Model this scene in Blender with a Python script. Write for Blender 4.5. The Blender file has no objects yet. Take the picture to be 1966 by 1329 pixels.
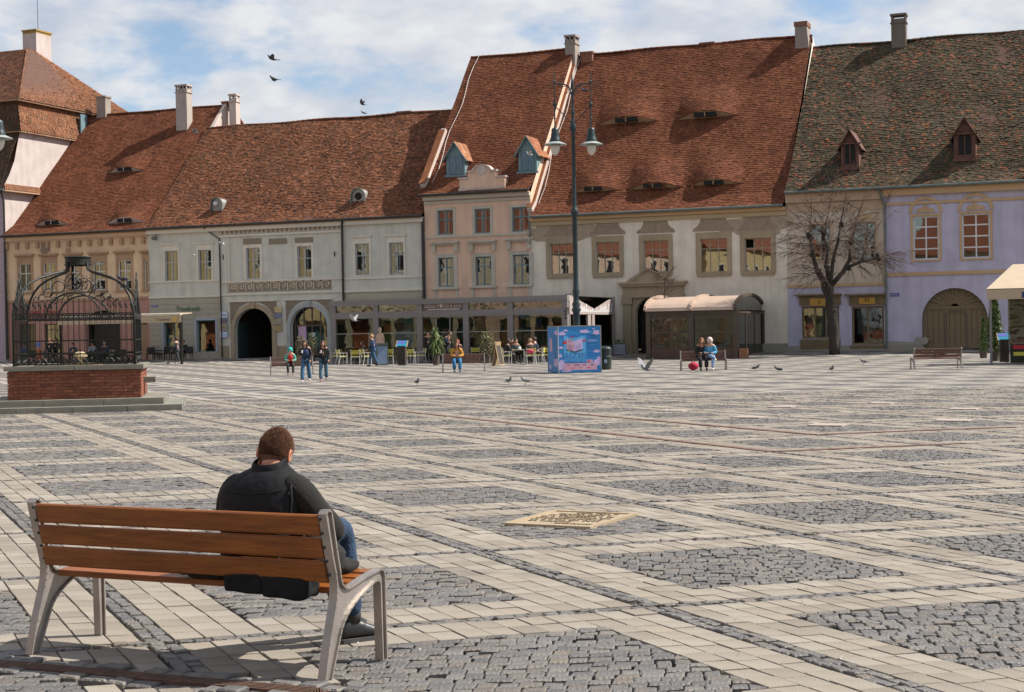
import bpy, bmesh, math, random
import numpy as np
from mathutils import Vector, Matrix
R = math.radians
random.seed(7)
C = bpy.data.collections.new('scene'); bpy.context.scene.collection.children.link(C)
S = bpy.context.scene

# ------------------------------------------------------------------ camera
F_PX, W_PX, H_PX = 3000.0, 1966.0, 1329.0
CAM_Z, HORIZON, ROLL = 1.67, 636.0, 0.018
cam = bpy.data.cameras.new('camera'); camo = bpy.data.objects.new('camera', cam); C.objects.link(camo)
cam.sensor_width = 36.0; cam.lens = F_PX / W_PX * 36.0
cam.clip_start = 0.1; cam.clip_end = 3000
pitch = -math.atan((H_PX / 2 - HORIZON) / F_PX)
camo.matrix_world = (Matrix.Translation((0, 0, CAM_Z)) @ Matrix.Rotation(R(90) + pitch, 4, 'X')
                     @ Matrix.Rotation(-ROLL, 4, 'Z'))
S.camera = camo

# ------------------------------------------------------------------ light
SUN_H = Vector((0.99, 0.12)).normalized(); SUN_E = R(48.5)
SD = Vector((SUN_H.x * math.cos(SUN_E), SUN_H.y * math.cos(SUN_E), math.sin(SUN_E)))
sl = bpy.data.lights.new('sun', 'SUN'); sl.energy = 5.0; sl.angle = R(0.53); sl.color = (1.0, 0.93, 0.84)
so = bpy.data.objects.new('sun', sl); C.objects.link(so)
so.rotation_euler = SD.to_track_quat('Z', 'Y').to_euler(); so.location = (60, 15, 80)
so['label'] = 'daylight sun'; so['kind'] = 'structure'
wd = bpy.data.worlds.new('World'); S.world = wd; wd.use_nodes = True
nt = wd.node_tree; nt.nodes.clear(); L = nt.links.new
def wn(t, **k):
    n = nt.nodes.new(t)
    for a, b in k.items(): setattr(n, a, b)
    return n
out = wn('ShaderNodeOutputWorld'); bg = wn('ShaderNodeBackground'); bg.inputs['Strength'].default_value = 0.075
sky = wn('ShaderNodeTexSky', sky_type='NISHITA', sun_disc=False)
sky.sun_elevation = SUN_E; sky.sun_rotation = math.atan2(SUN_H.x, SUN_H.y)
sky.air_density = 1.0; sky.dust_density = 0.6; sky.ozone_density = 1.2
tc = wn('ShaderNodeTexCoord')
def cloud_noise(scale, loc, detail, zs=2.2, rough=0.55):
    mp = wn('ShaderNodeMapping'); mp.inputs['Scale'].default_value = (1, 1, zs); mp.inputs['Location'].default_value = loc
    L(tc.outputs['Generated'], mp.inputs['Vector'])
    n = wn('ShaderNodeTexNoise'); n.inputs['Scale'].default_value = scale; n.inputs['Detail'].default_value = detail
    n.inputs['Roughness'].default_value = rough
    L(mp.outputs['Vector'], n.inputs['Vector']); return n.outputs['Fac']
def math_(op, a, b, clamp=False):
    m = wn('ShaderNodeMath', operation=op); m.use_clamp = clamp
    for i, v in enumerate((a, b)):
        if isinstance(v, (int, float)): m.inputs[i].default_value = v
        else: L(v, m.inputs[i])
    return m.outputs[0]
def ramp_(fac, pts, interp='EASE'):
    r = wn('ShaderNodeValToRGB'); r.color_ramp.interpolation = interp; e = r.color_ramp.elements
    while len(e) < len(pts): e.new(0.5)
    for i, (p, c) in enumerate(pts): e[i].position = p; e[i].color = (*c, 1) if len(c) == 3 else c
    L(fac, r.inputs['Fac']); return r.outputs['Color']
n1 = cloud_noise(7.5, (0.31, 0.12, 0.4), 9)
n2 = cloud_noise(26, (1.7, 0.3, 0.1), 6)
mix = math_('ADD', math_('MULTIPLY', n1, 0.80), math_('MULTIPLY', n2, 0.20))
mask = ramp_(mix, [(0.395, (0, 0, 0)), (0.54, (1, 1, 1))])
n3 = cloud_noise(14, (0.9, 2.1, 0.55), 6)
cloudc = ramp_(n3, [(0.30, (4.2, 4.7, 5.6)), (0.60, (6.6, 6.65, 6.8))], 'LINEAR')
# far air whitens the sky close to the horizon
sx = wn('ShaderNodeSeparateXYZ'); L(tc.outputs['Generated'], sx.inputs[0])
mx = wn('ShaderNodeMixRGB'); L(mask, mx.inputs['Fac']); mx.inputs['Color2'].default_value = (1, 1, 1, 1)
skyb = wn('ShaderNodeMixRGB', blend_type='MULTIPLY'); skyb.inputs['Fac'].default_value = 1
skyb.inputs['Color2'].default_value = (1.08, 1.08, 1.12, 1)
L(sky.outputs['Color'], skyb.inputs['Color1'])
L(skyb.outputs['Color'], mx.inputs['Color1']); L(cloudc, mx.inputs['Color2'])
L(mx.outputs['Color'], bg.inputs['Color']); L(bg.outputs[0], out.inputs[0])
S.view_settings.view_transform = 'Standard'; S.view_settings.look = 'None'
S.view_settings.exposure = 0.72; S.view_settings.gamma = 1.0; S.view_settings.use_curve_mapping = False
S.render.resolution_x = 1024; S.render.resolution_y = 692
S.cycles.max_bounces = 8; S.cycles.transparent_max_bounces = 12

# ------------------------------------------------------------------ geometry of the place
P1 = Vector((-24.9, 109.4)); P2 = Vector((21.75, 91.0))     # line of the house fronts
FU = (P2 - P1).normalized(); FV = Vector((-FU.y, FU.x))      # along the fronts; into the houses
TH = math.atan2(FU.y, FU.x)
GZ = 0.15                                                    # pavement level at the fronts
def sm(a, b, x):
    t = min(1.0, max(0.0, (x - a) / (b - a))); return t * t * (3 - 2 * t)
def terr(x, y):
    t = -((x - P1.x) * FV.x + (y - P1.y) * FV.y)             # metres in front of the house line
    return -0.08 * sm(15, 50, y) + 0.23 * (1 - sm(0.8, 7.5, t))
def ray(px, py):
    c, s = math.cos(ROLL), math.sin(ROLL); x = px - W_PX / 2; y = py - HORIZON
    return ((x * c - y * s) / F_PX, -(x * s + y * c) / F_PX)  # per metre of depth: sideways, up
def gp(px, py):                                              # point of the ground seen at a pixel
    a, b = ray(px, py); lo, hi = 3.0, 200.0
    for _ in range(40):
        d = (lo + hi) / 2
        if CAM_Z + b * d > terr(a * d, d): lo = d
        else: hi = d
    return Vector((a * d, d, terr(a * d, d)))
def fp(px, py, off=0.0):                                     # (u, z) on a plane `off` metres before the fronts
    a, b = ray(px, py)
    ox, oy = P1.x - FV.x * off, P1.y - FV.y * off
    d = (ox * FV.x + oy * FV.y) / (a * FV.x + FV.y)
    x, y = a * d, d
    return ((x - P1.x) * FU.x + (y - P1.y) * FU.y, CAM_Z + b * d)
def at(px, py, d):                                           # point at depth d
    a, b = ray(px, py); return Vector((a * d, d, CAM_Z + b * d))

# ------------------------------------------------------------------ materials
MATS = {}
def mat(name, c1, c2=None, scale=3.0, rough=0.8, metal=0.0, bump=0.0, bscale=30.0, spec=None, attr=None,
        dirt=0.0, dscale=0.6, dcol=(0.1, 0.09, 0.075), stretch=(1, 1, 1), coat=0.0, streak=0.0):
    if name in MATS: return MATS[name]
    m = bpy.data.materials.new(name); m.use_nodes = True; t = m.node_tree; b = t.nodes['Principled BSDF']; l = t.links.new
    b.inputs['Roughness'].default_value = rough; b.inputs['Metallic'].default_value = metal
    if spec is not None: b.inputs['Specular IOR Level'].default_value = spec
    if coat: b.inputs['Coat Weight'].default_value = coat; b.inputs['Coat Roughness'].default_value = 0.15
    g = t.nodes.new('ShaderNodeTexCoord'); mp = t.nodes.new('ShaderNodeMapping'); mp.inputs['Scale'].default_value = stretch
    l(g.outputs['Object'], mp.inputs['Vector'])
    def noise(sc, det=5):
        n = t.nodes.new('ShaderNodeTexNoise'); n.inputs['Scale'].default_value = sc; n.inputs['Detail'].default_value = det
        l(mp.outputs['Vector'], n.inputs['Vector']); return n.outputs['Fac']
    col = None
    c2 = c2 or tuple(min(1, v * 0.82) for v in c1)
    if attr:                                                 # list of colours picked piece by piece
        a = t.nodes.new('ShaderNodeAttribute'); a.attribute_name = 'rnd'
        r = t.nodes.new('ShaderNodeValToRGB'); e = r.color_ramp.elements
        while len(e) < len(attr): e.new(0.5)
        for i, c in enumerate(attr): e[i].position = i / (len(attr) - 1); e[i].color = (*c, 1)
        l(a.outputs['Fac'], r.inputs['Fac']); base = r.outputs['Color']
        mm = t.nodes.new('ShaderNodeMixRGB'); mm.blend_type = 'MULTIPLY'; mm.inputs['Fac'].default_value = 1
        rr = t.nodes.new('ShaderNodeValToRGB'); rr.color_ramp.elements[0].position = 0.3; rr.color_ramp.elements[1].position = 0.7
        rr.color_ramp.elements[0].color = (0.74, 0.74, 0.74, 1); rr.color_ramp.elements[1].color = (1.12, 1.12, 1.12, 1)
        l(noise(scale), rr.inputs['Fac']); l(base, mm.inputs['Color1']); l(rr.outputs['Color'], mm.inputs['Color2'])
        col = mm.outputs['Color']
    else:
        r = t.nodes.new('ShaderNodeValToRGB'); e = r.color_ramp.elements
        e[0].position = 0.32; e[1].position = 0.68; e[0].color = (*c2, 1); e[1].color = (*c1, 1)
        l(noise(scale), r.inputs['Fac']); col = r.outputs['Color']
    if dirt:
        mm = t.nodes.new('ShaderNodeMixRGB'); r = t.nodes.new('ShaderNodeValToRGB')
        r.color_ramp.elements[0].position = 0.50; r.color_ramp.elements[1].position = 0.72
        r.color_ramp.elements[0].color = (0, 0, 0, 1); r.color_ramp.elements[1].color = (dirt, dirt, dirt, 1)
        l(noise(dscale, 9), r.inputs['Fac']); l(r.outputs['Color'], mm.inputs['Fac']); l(col, mm.inputs['Color1'])
        mm.inputs['Color2'].default_value = (*dcol, 1); col = mm.outputs['Color']
    if streak:                                               # rain streaks running down
        m2 = t.nodes.new('ShaderNodeMapping'); m2.inputs['Scale'].default_value = (1.5, 1.5, 0.16); l(g.outputs['Object'], m2.inputs['Vector'])
        n = t.nodes.new('ShaderNodeTexNoise'); n.inputs['Scale'].default_value = 1.6; n.inputs['Detail'].default_value = 8; n.inputs['Roughness'].default_value = .62; l(m2.outputs['Vector'], n.inputs['Vector'])
        r = t.nodes.new('ShaderNodeValToRGB'); r.color_ramp.elements[0].position = 0.42; r.color_ramp.elements[1].position = 0.75
        r.color_ramp.elements[0].color = (1, 1, 1, 1); v = 1 - streak; r.color_ramp.elements[1].color = (v, v * .98, v * .94, 1); l(n.outputs['Fac'], r.inputs['Fac'])
        mm = t.nodes.new('ShaderNodeMixRGB'); mm.blend_type = 'MULTIPLY'; mm.inputs['Fac'].default_value = 1; l(col, mm.inputs['Color1']); l(r.outputs['Color'], mm.inputs['Color2']); col = mm.outputs['Color']
    l(col, b.inputs['Base Color'])
    if bump:
        bn = t.nodes.new('ShaderNodeBump'); bn.inputs['Strength'].default_value = bump; bn.inputs['Distance'].default_value = 0.02
        l(noise(bscale, 4), bn.inputs['Height']); l(bn.outputs['Normal'], b.inputs['Normal'])
    MATS[name] = m; return m
def glass_mat(name, tint, fac, rough=0.02, wav=0.0, wscale=2.0):
    if name in MATS: return MATS[name]
    m = bpy.data.materials.new(name); m.use_nodes = True; t = m.node_tree; t.nodes.clear(); l = t.links.new
    o = t.nodes.new('ShaderNodeOutputMaterial'); tr = t.nodes.new('ShaderNodeBsdfTransparent'); gl = t.nodes.new('ShaderNodeBsdfGlossy')
    tr.inputs['Color'].default_value = (*tint, 1); gl.inputs['Roughness'].default_value = rough
    gl.inputs['Color'].default_value = (0.95, 0.95, 0.95, 1)
    mx = t.nodes.new('ShaderNodeMixShader'); fr = t.nodes.new('ShaderNodeFresnel'); fr.inputs['IOR'].default_value = 1.5
    ad = t.nodes.new('ShaderNodeMath'); ad.operation = 'ADD'; ad.use_clamp = True; ad.inputs[1].default_value = fac
    l(fr.outputs[0], ad.inputs[0]); l(ad.outputs[0], mx.inputs[0]); l(tr.outputs[0], mx.inputs[1]); l(gl.outputs[0], mx.inputs[2])
    l(mx.outputs[0], o.inputs[0])
    if wav:
        g = t.nodes.new('ShaderNodeNewGeometry'); n = t.nodes.new('ShaderNodeTexNoise'); n.inputs['Scale'].default_value = wscale
        n.inputs['Detail'].default_value = 2
        l(g.outputs['Position'], n.inputs['Vector']); bn = t.nodes.new('ShaderNodeBump'); bn.inputs['Strength'].default_value = wav
        bn.inputs['Distance'].default_value = 0.05; l(n.outputs['Fac'], bn.inputs['Height']); l(bn.outputs[0], gl.inputs['Normal']); l(bn.outputs[0], fr.inputs['Normal'])
    MATS[name] = m; return m

# ------------------------------------------------------------------ mesh helpers
def tag(o, label=None, cat=None, group=None, kind=None):
    for k, v in (('label', label), ('category', cat), ('group', group), ('kind', kind)):
        if v is not None: o[k] = v
    return o
def empty(name, loc=(0, 0, 0), rz=0.0, label=None, cat=None, group=None, kind=None, scale=1.0):
    o = bpy.data.objects.new(name, None); C.objects.link(o); o.location = loc; o.rotation_euler = (0, 0, rz)
    o.scale = (scale,) * 3; o.empty_display_size = 0.2
    return tag(o, label, cat, group, kind)
def link(name, me, m=None, parent=None):
    o = bpy.data.objects.new(name, me); C.objects.link(o)
    if m is not None and not me.materials: me.materials.append(m)
    if parent is not None: o.parent = parent
    return o
def copy_tree(o, parent=None):
    c = o.copy(); C.objects.link(c)
    if parent is not None: c.parent = parent
    for ch in list(o.children): copy_tree(ch, c)
    return c
class MB:
    def __init__(s): s.v = []; s.f = []; s.r = []
    def add(s, vs, fs, rnd=None):
        b = len(s.v); s.v += [tuple(v) for v in vs]; s.f += [tuple(i + b for i in f) for f in fs]
        s.r += [rnd if rnd is not None else 0.5] * len(fs); return s
    def box(s, x0, x1, y0, y1, z0, z1, M=None, rnd=None):
        vs = [Vector(p) for p in ((x0, y0, z0), (x1, y0, z0), (x1, y1, z0), (x0, y1, z0), (x0, y0, z1), (x1, y0, z1), (x1, y1, z1), (x0, y1, z1))]
        if M is not None: vs = [M @ v for v in vs]
        return s.add(vs, [(0, 3, 2, 1), (4, 5, 6, 7), (0, 1, 5, 4), (1, 2, 6, 5), (2, 3, 7, 6), (3, 0, 4, 7)], rnd)
    def bar(s, a, b, w, h=None, up=(0, 0, 1)):               # square bar from a to b
        a = Vector(a); b = Vector(b); h = h or w; d = (b - a).normalized(); up = Vector(up)
        if abs(d.dot(up)) > 0.98: up = Vector((1, 0, 0))
        x = d.cross(up).normalized(); y = x.cross(d)
        vs = [p + x * (sx * w / 2) + y * (sy * h / 2) for p in (a, b) for sx, sy in ((-1, -1), (1, -1), (1, 1), (-1, 1))]
        return s.add(vs, [(3, 2, 1, 0), (4, 5, 6, 7), (0, 1, 5, 4), (1, 2, 6, 5), (2, 3, 7, 6), (3, 0, 4, 7)])
    def tube(s, pts, rad, n=8, caps=True):
        pts = [Vector(p) for p in pts]; rs = rad if isinstance(rad, (list, tuple)) else [rad] * len(pts)
        ref = None; vs = []
        for i, p in enumerate(pts):
            d = (pts[min(i + 1, len(pts) - 1)] - pts[max(i - 1, 0)]).normalized()
            if ref is None:
                ref = Vector((0, 0, 1)) if abs(d.z) < 0.9 else Vector((1, 0, 0))
            x = d.cross(ref).normalized(); y = x.cross(d).normalized(); ref = y
            for k in range(n):
                a = 2 * math.pi * k / n; vs.append(p + (x * math.cos(a) + y * math.sin(a)) * rs[i])
        fs = []
        for i in range(len(pts) - 1):
            for k in range(n):
                a, b = i * n + k, i * n + (k + 1) % n; fs.append((a, b, b + n, a + n))
        if caps: fs += [tuple(range(n - 1, -1, -1)), tuple(range((len(pts) - 1) * n, len(pts) * n))]
        return s.add(vs, fs)
    def lathe(s, prof, c=(0, 0, 0), n=16, caps=True):
        vs = [(c[0] + r * math.cos(2 * math.pi * k / n), c[1] + r * math.sin(2 * math.pi * k / n), c[2] + z) for r, z in prof for k in range(n)]
        fs = [(i * n + k, i * n + (k + 1) % n, (i + 1) * n + (k + 1) % n, (i + 1) * n + k) for i in range(len(prof) - 1) for k in range(n)]
        if caps: fs += [tuple(range(n - 1, -1, -1)), tuple(range((len(prof) - 1) * n, len(prof) * n))]
        return s.add(vs, fs)
    def prism(s, poly, axis, a, b, rnd=None):                # 2-D outline pushed along an axis ('x','y','z')
        n = len(poly)
        def P(p, q): return {'x': (q, p[0], p[1]), 'y': (p[0], q, p[1]), 'z': (p[0], p[1], q)}[axis]
        vs = [P(p, a) for p in poly] + [P(p, b) for p in poly]
        fs = [tuple(range(n)), tuple(range(2 * n - 1, n - 1, -1))] + [(i, i + n, (i + 1) % n + n, (i + 1) % n) for i in range(n)]
        return s.add(vs, fs, rnd)
    def quad(s, *vs): return s.add(vs, [tuple(range(len(vs)))])
    def ball(s, c, r, n=10, m=6, sc=(1, 1, 1)):
        prof = [(max(1e-4, math.sin(math.pi * i / m)) * r, -math.cos(math.pi * i / m) * r) for i in range(m + 1)]
        b = len(s.v); s.lathe(prof, (0, 0, 0), n)
        for i in range(b, len(s.v)):
            x, y, z = s.v[i]; s.v[i] = (c[0] + x * sc[0], c[1] + y * sc[1], c[2] + z * sc[2])
        return s
    def mesh(s, name, m=None, smooth=False, fix=True):
        me = bpy.data.meshes.new(name); me.from_pydata(s.v, [], s.f)
        if fix:
            bm = bmesh.new(); bm.from_mesh(me); bmesh.ops.recalc_face_normals(bm, faces=bm.faces); bm.to_mesh(me); bm.free()
        if any(r != 0.5 for r in s.r):
            at_ = me.attributes.new('rnd', 'FLOAT', 'FACE'); at_.data.foreach_set('value', s.r)
        if smooth: me.polygons.foreach_set('use_smooth', [True] * len(me.polygons))
        if m is not None: me.materials.append(m)
        me.update(); return me
    def build(s, name, m=None, parent=None, smooth=False, loc=None, fix=True, kind=None, label=None):
        o = link(name, s.mesh(name, m, smooth, fix), None, parent)
        if loc is not None: o.location = loc
        if kind: o['kind'] = kind
        if label: o['label'] = label
        return o
def np_mesh(name, V, F, rnd=None, m=None, smooth=False):
    """V (n,3) floats, F (m,4) ints: fast quad mesh."""
    me = bpy.data.meshes.new(name); n = len(F)
    me.vertices.add(len(V)); me.vertices.foreach_set('co', np.asarray(V, np.float32).ravel())
    me.loops.add(n * 4); me.loops.foreach_set('vertex_index', np.asarray(F, np.int32).ravel())
    me.polygons.add(n); me.polygons.foreach_set('loop_start', np.arange(0, n * 4, 4, dtype=np.int32))
    me.polygons.foreach_set('loop_total', np.full(n, 4, dtype=np.int32))
    me.polygons.foreach_set('use_smooth', np.full(n, bool(smooth)))
    me.update(calc_edges=True); me.validate()
    if rnd is not None:
        a = me.attributes.new('rnd', 'FLOAT', 'FACE'); a.data.foreach_set('value', np.asarray(rnd, np.float32))
    if m: me.materials.append(m)
    return me
# ================================================================== GROUND
RNG = np.random.default_rng(11)
LO = np.array([1.0589, 14.9102]); LA = np.array([2.3332, 0.5236]); LB = np.array([1.1008, -2.4961])
# the sett lines were never laid at quite even distances
DI = np.array([-1, 0, 1, 2, 3, 4, 5, 6.]); DX = np.array([-.95, -.54, -.10, .12, .12, -.06, -.10, 0]); DY = np.array([-.45, -.33, .0, .13, .05, -.1, .1, .3])
def terr_np(x, y):
    def smn(a, b, v):
        t = np.clip((v - a) / (b - a), 0, 1); return t * t * (3 - 2 * t)
    t = -((x - P1.x) * FV.x + (y - P1.y) * FV.y)
    return -0.08 * smn(15, 50, y) + 0.23 * (1 - smn(0.8, 7.5, t))
def lat(st):
    """lattice coordinates (...,2) to ground metres"""
    st = np.asarray(st, float); sh = st.shape; p = st.reshape(-1, 2)
    out = LO + (p[:, :1] - 2) * LA + p[:, 1:] * LB
    out[:, 0] += np.interp(p[:, 0], DI, DX); out[:, 1] += np.interp(p[:, 0], DI, DY)
    return out.reshape(sh)
def to_px(x, y, z):
    X = x / y * F_PX; Yv = (CAM_Z - z) / y * F_PX; c, s = math.cos(ROLL), math.sin(ROLL)
    return W_PX / 2 + X * c + Yv * s, HORIZON - X * s + Yv * c

mJoint = mat('joint_dirt', (0.13, 0.088, 0.045), (0.045, 0.036, 0.026), scale=8, rough=1.0, bump=0.3, bscale=60)
mBlock = mat('concrete_block', (0.5,) * 3, attr=[(0.22, 0.195, 0.163), (0.27, 0.243, 0.207), (0.296, 0.268, 0.228), (0.255, 0.228, 0.19), (0.277, 0.242, 0.198), (0.205, 0.183, 0.155)],
             scale=2.2, rough=0.86, bump=0.35, bscale=90, dirt=0.55, dscale=1.1, dcol=(0.13, 0.112, 0.09), spec=0.2)
mSett = mat('basalt_sett', (0.5,) * 3, attr=[(0.082, 0.080, 0.080), (0.106, 0.103, 0.102), (0.124, 0.119, 0.115), (0.138, 0.130, 0.121), (0.118, 0.105, 0.092), (0.156, 0.148, 0.137), (0.095, 0.093, 0.094), (0.145, 0.123, 0.10)],
            scale=7, rough=0.62, bump=0.7, bscale=45, dirt=0.25, dscale=2.5, dcol=(0.2, 0.16, 0.11), spec=0.5)
mSettFar = mat('basalt_setts_far', (0.112, 0.108, 0.105), (0.058, 0.056, 0.056), scale=5.5, rough=0.7, bump=1.0, bscale=9, dirt=0.4, dscale=9,
               dcol=(0.055, 0.05, 0.045), stretch=(1, 0.6, 1))
mBlockFar = mat('concrete_far', (0.300, 0.272, 0.236), (0.25, 0.227, 0.197), scale=1.2, rough=0.88, bump=0.3, bscale=8, dirt=0.3, dscale=3, dcol=(0.14, 0.12, 0.10))

def grid_axis(parts):
    o = []
    for a, b, st in parts: o += list(np.arange(a, b, st))
    return np.array(o + [parts[-1][1]])
gx = grid_axis([(-900, -120, 130), (-120, -45, 12.5), (-45, 45, 1.5), (45, 120, 12.5), (120, 900, 130)])
gy = grid_axis([(-900, -100, 160), (-100, 0, 20), (0, 130, 1.5), (130, 250, 20), (250, 1500, 250)])
GX, GY = np.meshgrid(gx, gy); V = np.stack([GX, GY, terr_np(GX, GY) - 0.045], -1).reshape(-1, 3)
nx, ny = len(gx), len(gy); I = np.arange(nx * ny).reshape(ny, nx)
Fq = np.stack([I[:-1, :-1], I[:-1, 1:], I[1:, 1:], I[1:, :-1]], -1).reshape(-1, 4)
ground = link('ground', np_mesh('ground', V, Fq, None, mJoint)); ground['kind'] = 'structure'
ground['label'] = 'town square paved with pale block bands round diamonds of dark setts'

BA, BB = 0.2, 0.19                                            # half widths of the pale bands
def rect(s0, s1, t0, t1): return [(s0, t0), (s1, t0), (s1, t1), (s0, t1)]
def band_cell():
    blocks, setts = [], []
    cs = [(0.027 + k * 0.0577, 0.027 + (k + 1) * 0.0577) for k in range(3)]
    inner = [(0.2 + k * 0.6 / 11, 0.2 + (k + 1) * 0.6 / 11) for k in range(11)]
    ce = [(0.8 + k * 0.0553, 0.8 + (k + 1) * 0.0553) for k in range(3)]
    r0 = [(0.023, 0.107), (0.107, 0.19)]; r1 = [(0.81, 0.893), (0.893, 0.977)]; rm = [(0.19 + k * 0.0775, 0.19 + (k + 1) * 0.0775) for k in range(8)]
    for c in cs + ce:
        off = RNG.uniform(-0.02, 0.02)
        for k, r in enumerate(r0 + rm + r1):
            a, b = r
            if 0.1 < a: a += off if a not in (0.81,) else off
            if 0.1 < b < 0.95: b += off
            blocks.append(rect(c[0], c[1], a, b))
    for c in inner:
        for r in r0 + r1: blocks.append(rect(c[0], c[1], *r))
    n = 30
    for k in range(n):
        for q in (0, 1):
            o = 0.5 * q / n; a = k / n + o; b = (k + 1) / n + o; jt = RNG.uniform(-0.008, 0.008)
            if b <= 1.0 + 1e-6: setts.append(rect(-0.027 + q * 0.027, q * 0.027, a + jt, b + jt))
            if b <= 1.0 and a > 0.027: setts.append(rect(a + jt, b + jt, -0.023 + q * 0.023, q * 0.023))
    return blocks, setts
MA = np.array([LA * 1.1, LB * 1.08]).T; MI = np.linalg.inv(MA)
def sett_cell(kind):
    e = (LA - LB); e = e / np.linalg.norm(e)
    if kind == 1: e = np.array([e[1], -e[0]]) * 0.94 + e * 0.34; e = e / np.linalg.norm(e)
    f = np.array([e[1], -e[0]]); c0 = MA @ np.array([0.5, 0.5]); out = []
    row = -22; w = 0.100
    for row in range(-28, 29):
        x0 = row * w; y = -2.6 + RNG.uniform(0, 0.1)
        while y < 2.6:
            ln = RNG.uniform(0.078, 0.118)
            q = [c0 + f * (x0 + dx) + e * (y + dy) for dx, dy in ((0, 0), (w, 0), (w, ln), (0, ln))]
            st = np.array([MI @ p for p in q]); c = st.mean(0)
            y += ln
            if BA - 0.01 < c[0] < 1 - BA + 0.01 and BB - 0.01 < c[1] < 1 - BB + 0.01:
                st[:, 0] = np.clip(st[:, 0], BA, 1 - BA); st[:, 1] = np.clip(st[:, 1], BB, 1 - BB)
                d1 = st[2] - st[0]; d2 = st[3] - st[1]
                if abs(d1[0] * d2[1] - d1[1] * d2[0]) > 0.0011: out.append(st)
    return out
SV = [sett_cell(k % 2) for k in range(4)]
near_b, near_s, far_b, far_s = [], [], [], []
DCUT = 42.0
for i in range(-14, 46):
    for j in range(-46, 6):
        c = LO + (i + .5 - 2) * LA + (j + .5) * LB
        if c[1] < 5.0 or abs(c[0]) > 0.345 * c[1] + 4.5: continue
        if (c[0] - P1.x) * FV.x + (c[1] - P1.y) * FV.y > 1.5: continue
        o = np.array([i, j], float)
        if c[1] < DCUT:
            b, s = band_cell(); s = s + SV[RNG.integers(4)]
            near_b += [np.array(q) + o for q in b]; near_s += [np.array(q) + o for q in s]
        else:
            for k in range(3):
                w0, w1 = BB + k * 0.2067, BB + (k + 1) * 0.2067
                far_b += [np.array(rect(0.03, BA, w0, w1)) + o, np.array(rect(1 - BA, 0.97, w0, w1)) + o]
            for k in range(3):
                w0, w1 = 0.03 + k * 0.3133, 0.03 + (k + 1) * 0.3133
                far_b += [np.array(rect(w0, w1, 0.03, BB)) + o, np.array(rect(w0, w1, 1 - BB, 0.97)) + o]
            far_s += [np.array(rect(BA, 1 - BA, BB, 1 - BB)) + o, np.array(rect(-0.03, 0.03, 0.03, 0.97)) + o, np.array(rect(-0.03, 0.97, -0.028, 0.028)) + o]
CH0, CH1 = np.array([-3.4, 8.38]), np.array([-0.95, 7.30])   # slot drain in the foreground
cd_ = (CH1 - CH0) / np.linalg.norm(CH1 - CH0); cn_ = np.array([-cd_[1], cd_[0]])
def pieces(Q, gap, jit, hj, tilt, cut=True):
    P = lat(np.array(Q)); c = P.mean(1, keepdims=True)
    if cut:
        r = c[:, 0] - CH0; al = r @ cd_; di = np.abs(r @ cn_)
        keep = ~((di < 0.17) & (al < np.linalg.norm(CH1 - CH0) + 0.1)); P = P[keep]; c = c[keep]
    n = len(P); L_ = np.linalg.norm(P - c, axis=2, keepdims=True)
    P = c + (P - c) * (1 - gap / np.maximum(L_, 0.03)) + RNG.normal(0, jit, P.shape)
    h = RNG.normal(0, hj, (n, 1)) + RNG.normal(0, tilt, (n, 4))
    return P, c, h
def solid(P, c, h, inset, cham):
    """top quad + chamfer ring + skirt for every piece, as arrays"""
    n = len(P); zt = terr_np(P[..., 0], P[..., 1]); T = c + (P - c) * inset
    rings = []
    if cham: rings.append(np.concatenate([T, (zt + h)[..., None]], 2))
    rings.append(np.concatenate([P, (zt + h - cham)[..., None]], 2))
    rings.append(np.concatenate([P, (zt - 0.05)[..., None]], 2))
    V = np.stack(rings, 1).reshape(n, -1, 3); k = V.shape[1]
    f = [(0, 1, 2, 3)] + [(a * 4 + q, (a + 1) * 4 + q, (a + 1) * 4 + (q + 1) % 4, a * 4 + (q + 1) % 4) for a in range(k // 4 - 1) for q in range(4)]
    f = np.array(f)
    # make tops face up
    d1 = P[:, 2] - P[:, 0]; d2 = P[:, 3] - P[:, 1]; flip = (d1[:, 0] * d2[:, 1] - d1[:, 1] * d2[:, 0]) < 0
    fs = np.where(flip[:, None, None], f[None, :, ::-1], f[None])
    return V, fs, k
def emit(P, c, h, inset, cham, name, many, m, single_n):
    V, fs, k = solid(P, c, h, inset, cham); n = len(V); rnd = RNG.uniform(0, 1, n)
    cx, cy = c[:, 0, 0], c[:, 0, 1]
    px, py = to_px(P[..., 0], P[..., 1], 0.0)
    area = np.where((px.mean(1) > -10) & (px.mean(1) < W_PX + 10) & (py.mean(1) < H_PX + 8), (px.max(1) - px.min(1)) * (py.max(1) - py.min(1)), 0)
    order = np.argsort(-area); single = order[:single_n]; rest = np.ones(n, bool); rest[single] = False
    for q in single:
        o0 = np.array([cx[q], cy[q], 0.0]); me = np_mesh(name, V[q] - o0, fs[q], np.full(len(fs[q]), rnd[q]), m)
        o = link(name, me, None, ground); o.location = o0
    Vr = V[rest].reshape(-1, 3); nr = int(rest.sum()); Fr = (fs[rest] + (np.arange(nr) * k)[:, None, None]).reshape(-1, 4)
    o = link(many, np_mesh(many, Vr, Fr, np.repeat(rnd[rest], fs.shape[1]), m), None, ground); o['kind'] = 'stuff'
emit(*pieces(near_b, 0.0065, 0.0015, 0.0016, 0.0008), 0.97, 0.003, 'paving_block', 'paving_blocks', mBlock, 300)
emit(*pieces(near_s, 0.0050, 0.0040, 0.0036, 0.0022), 0.85, 0.005, 'cobblestone', 'cobblestones', mSett, 300)
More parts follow.
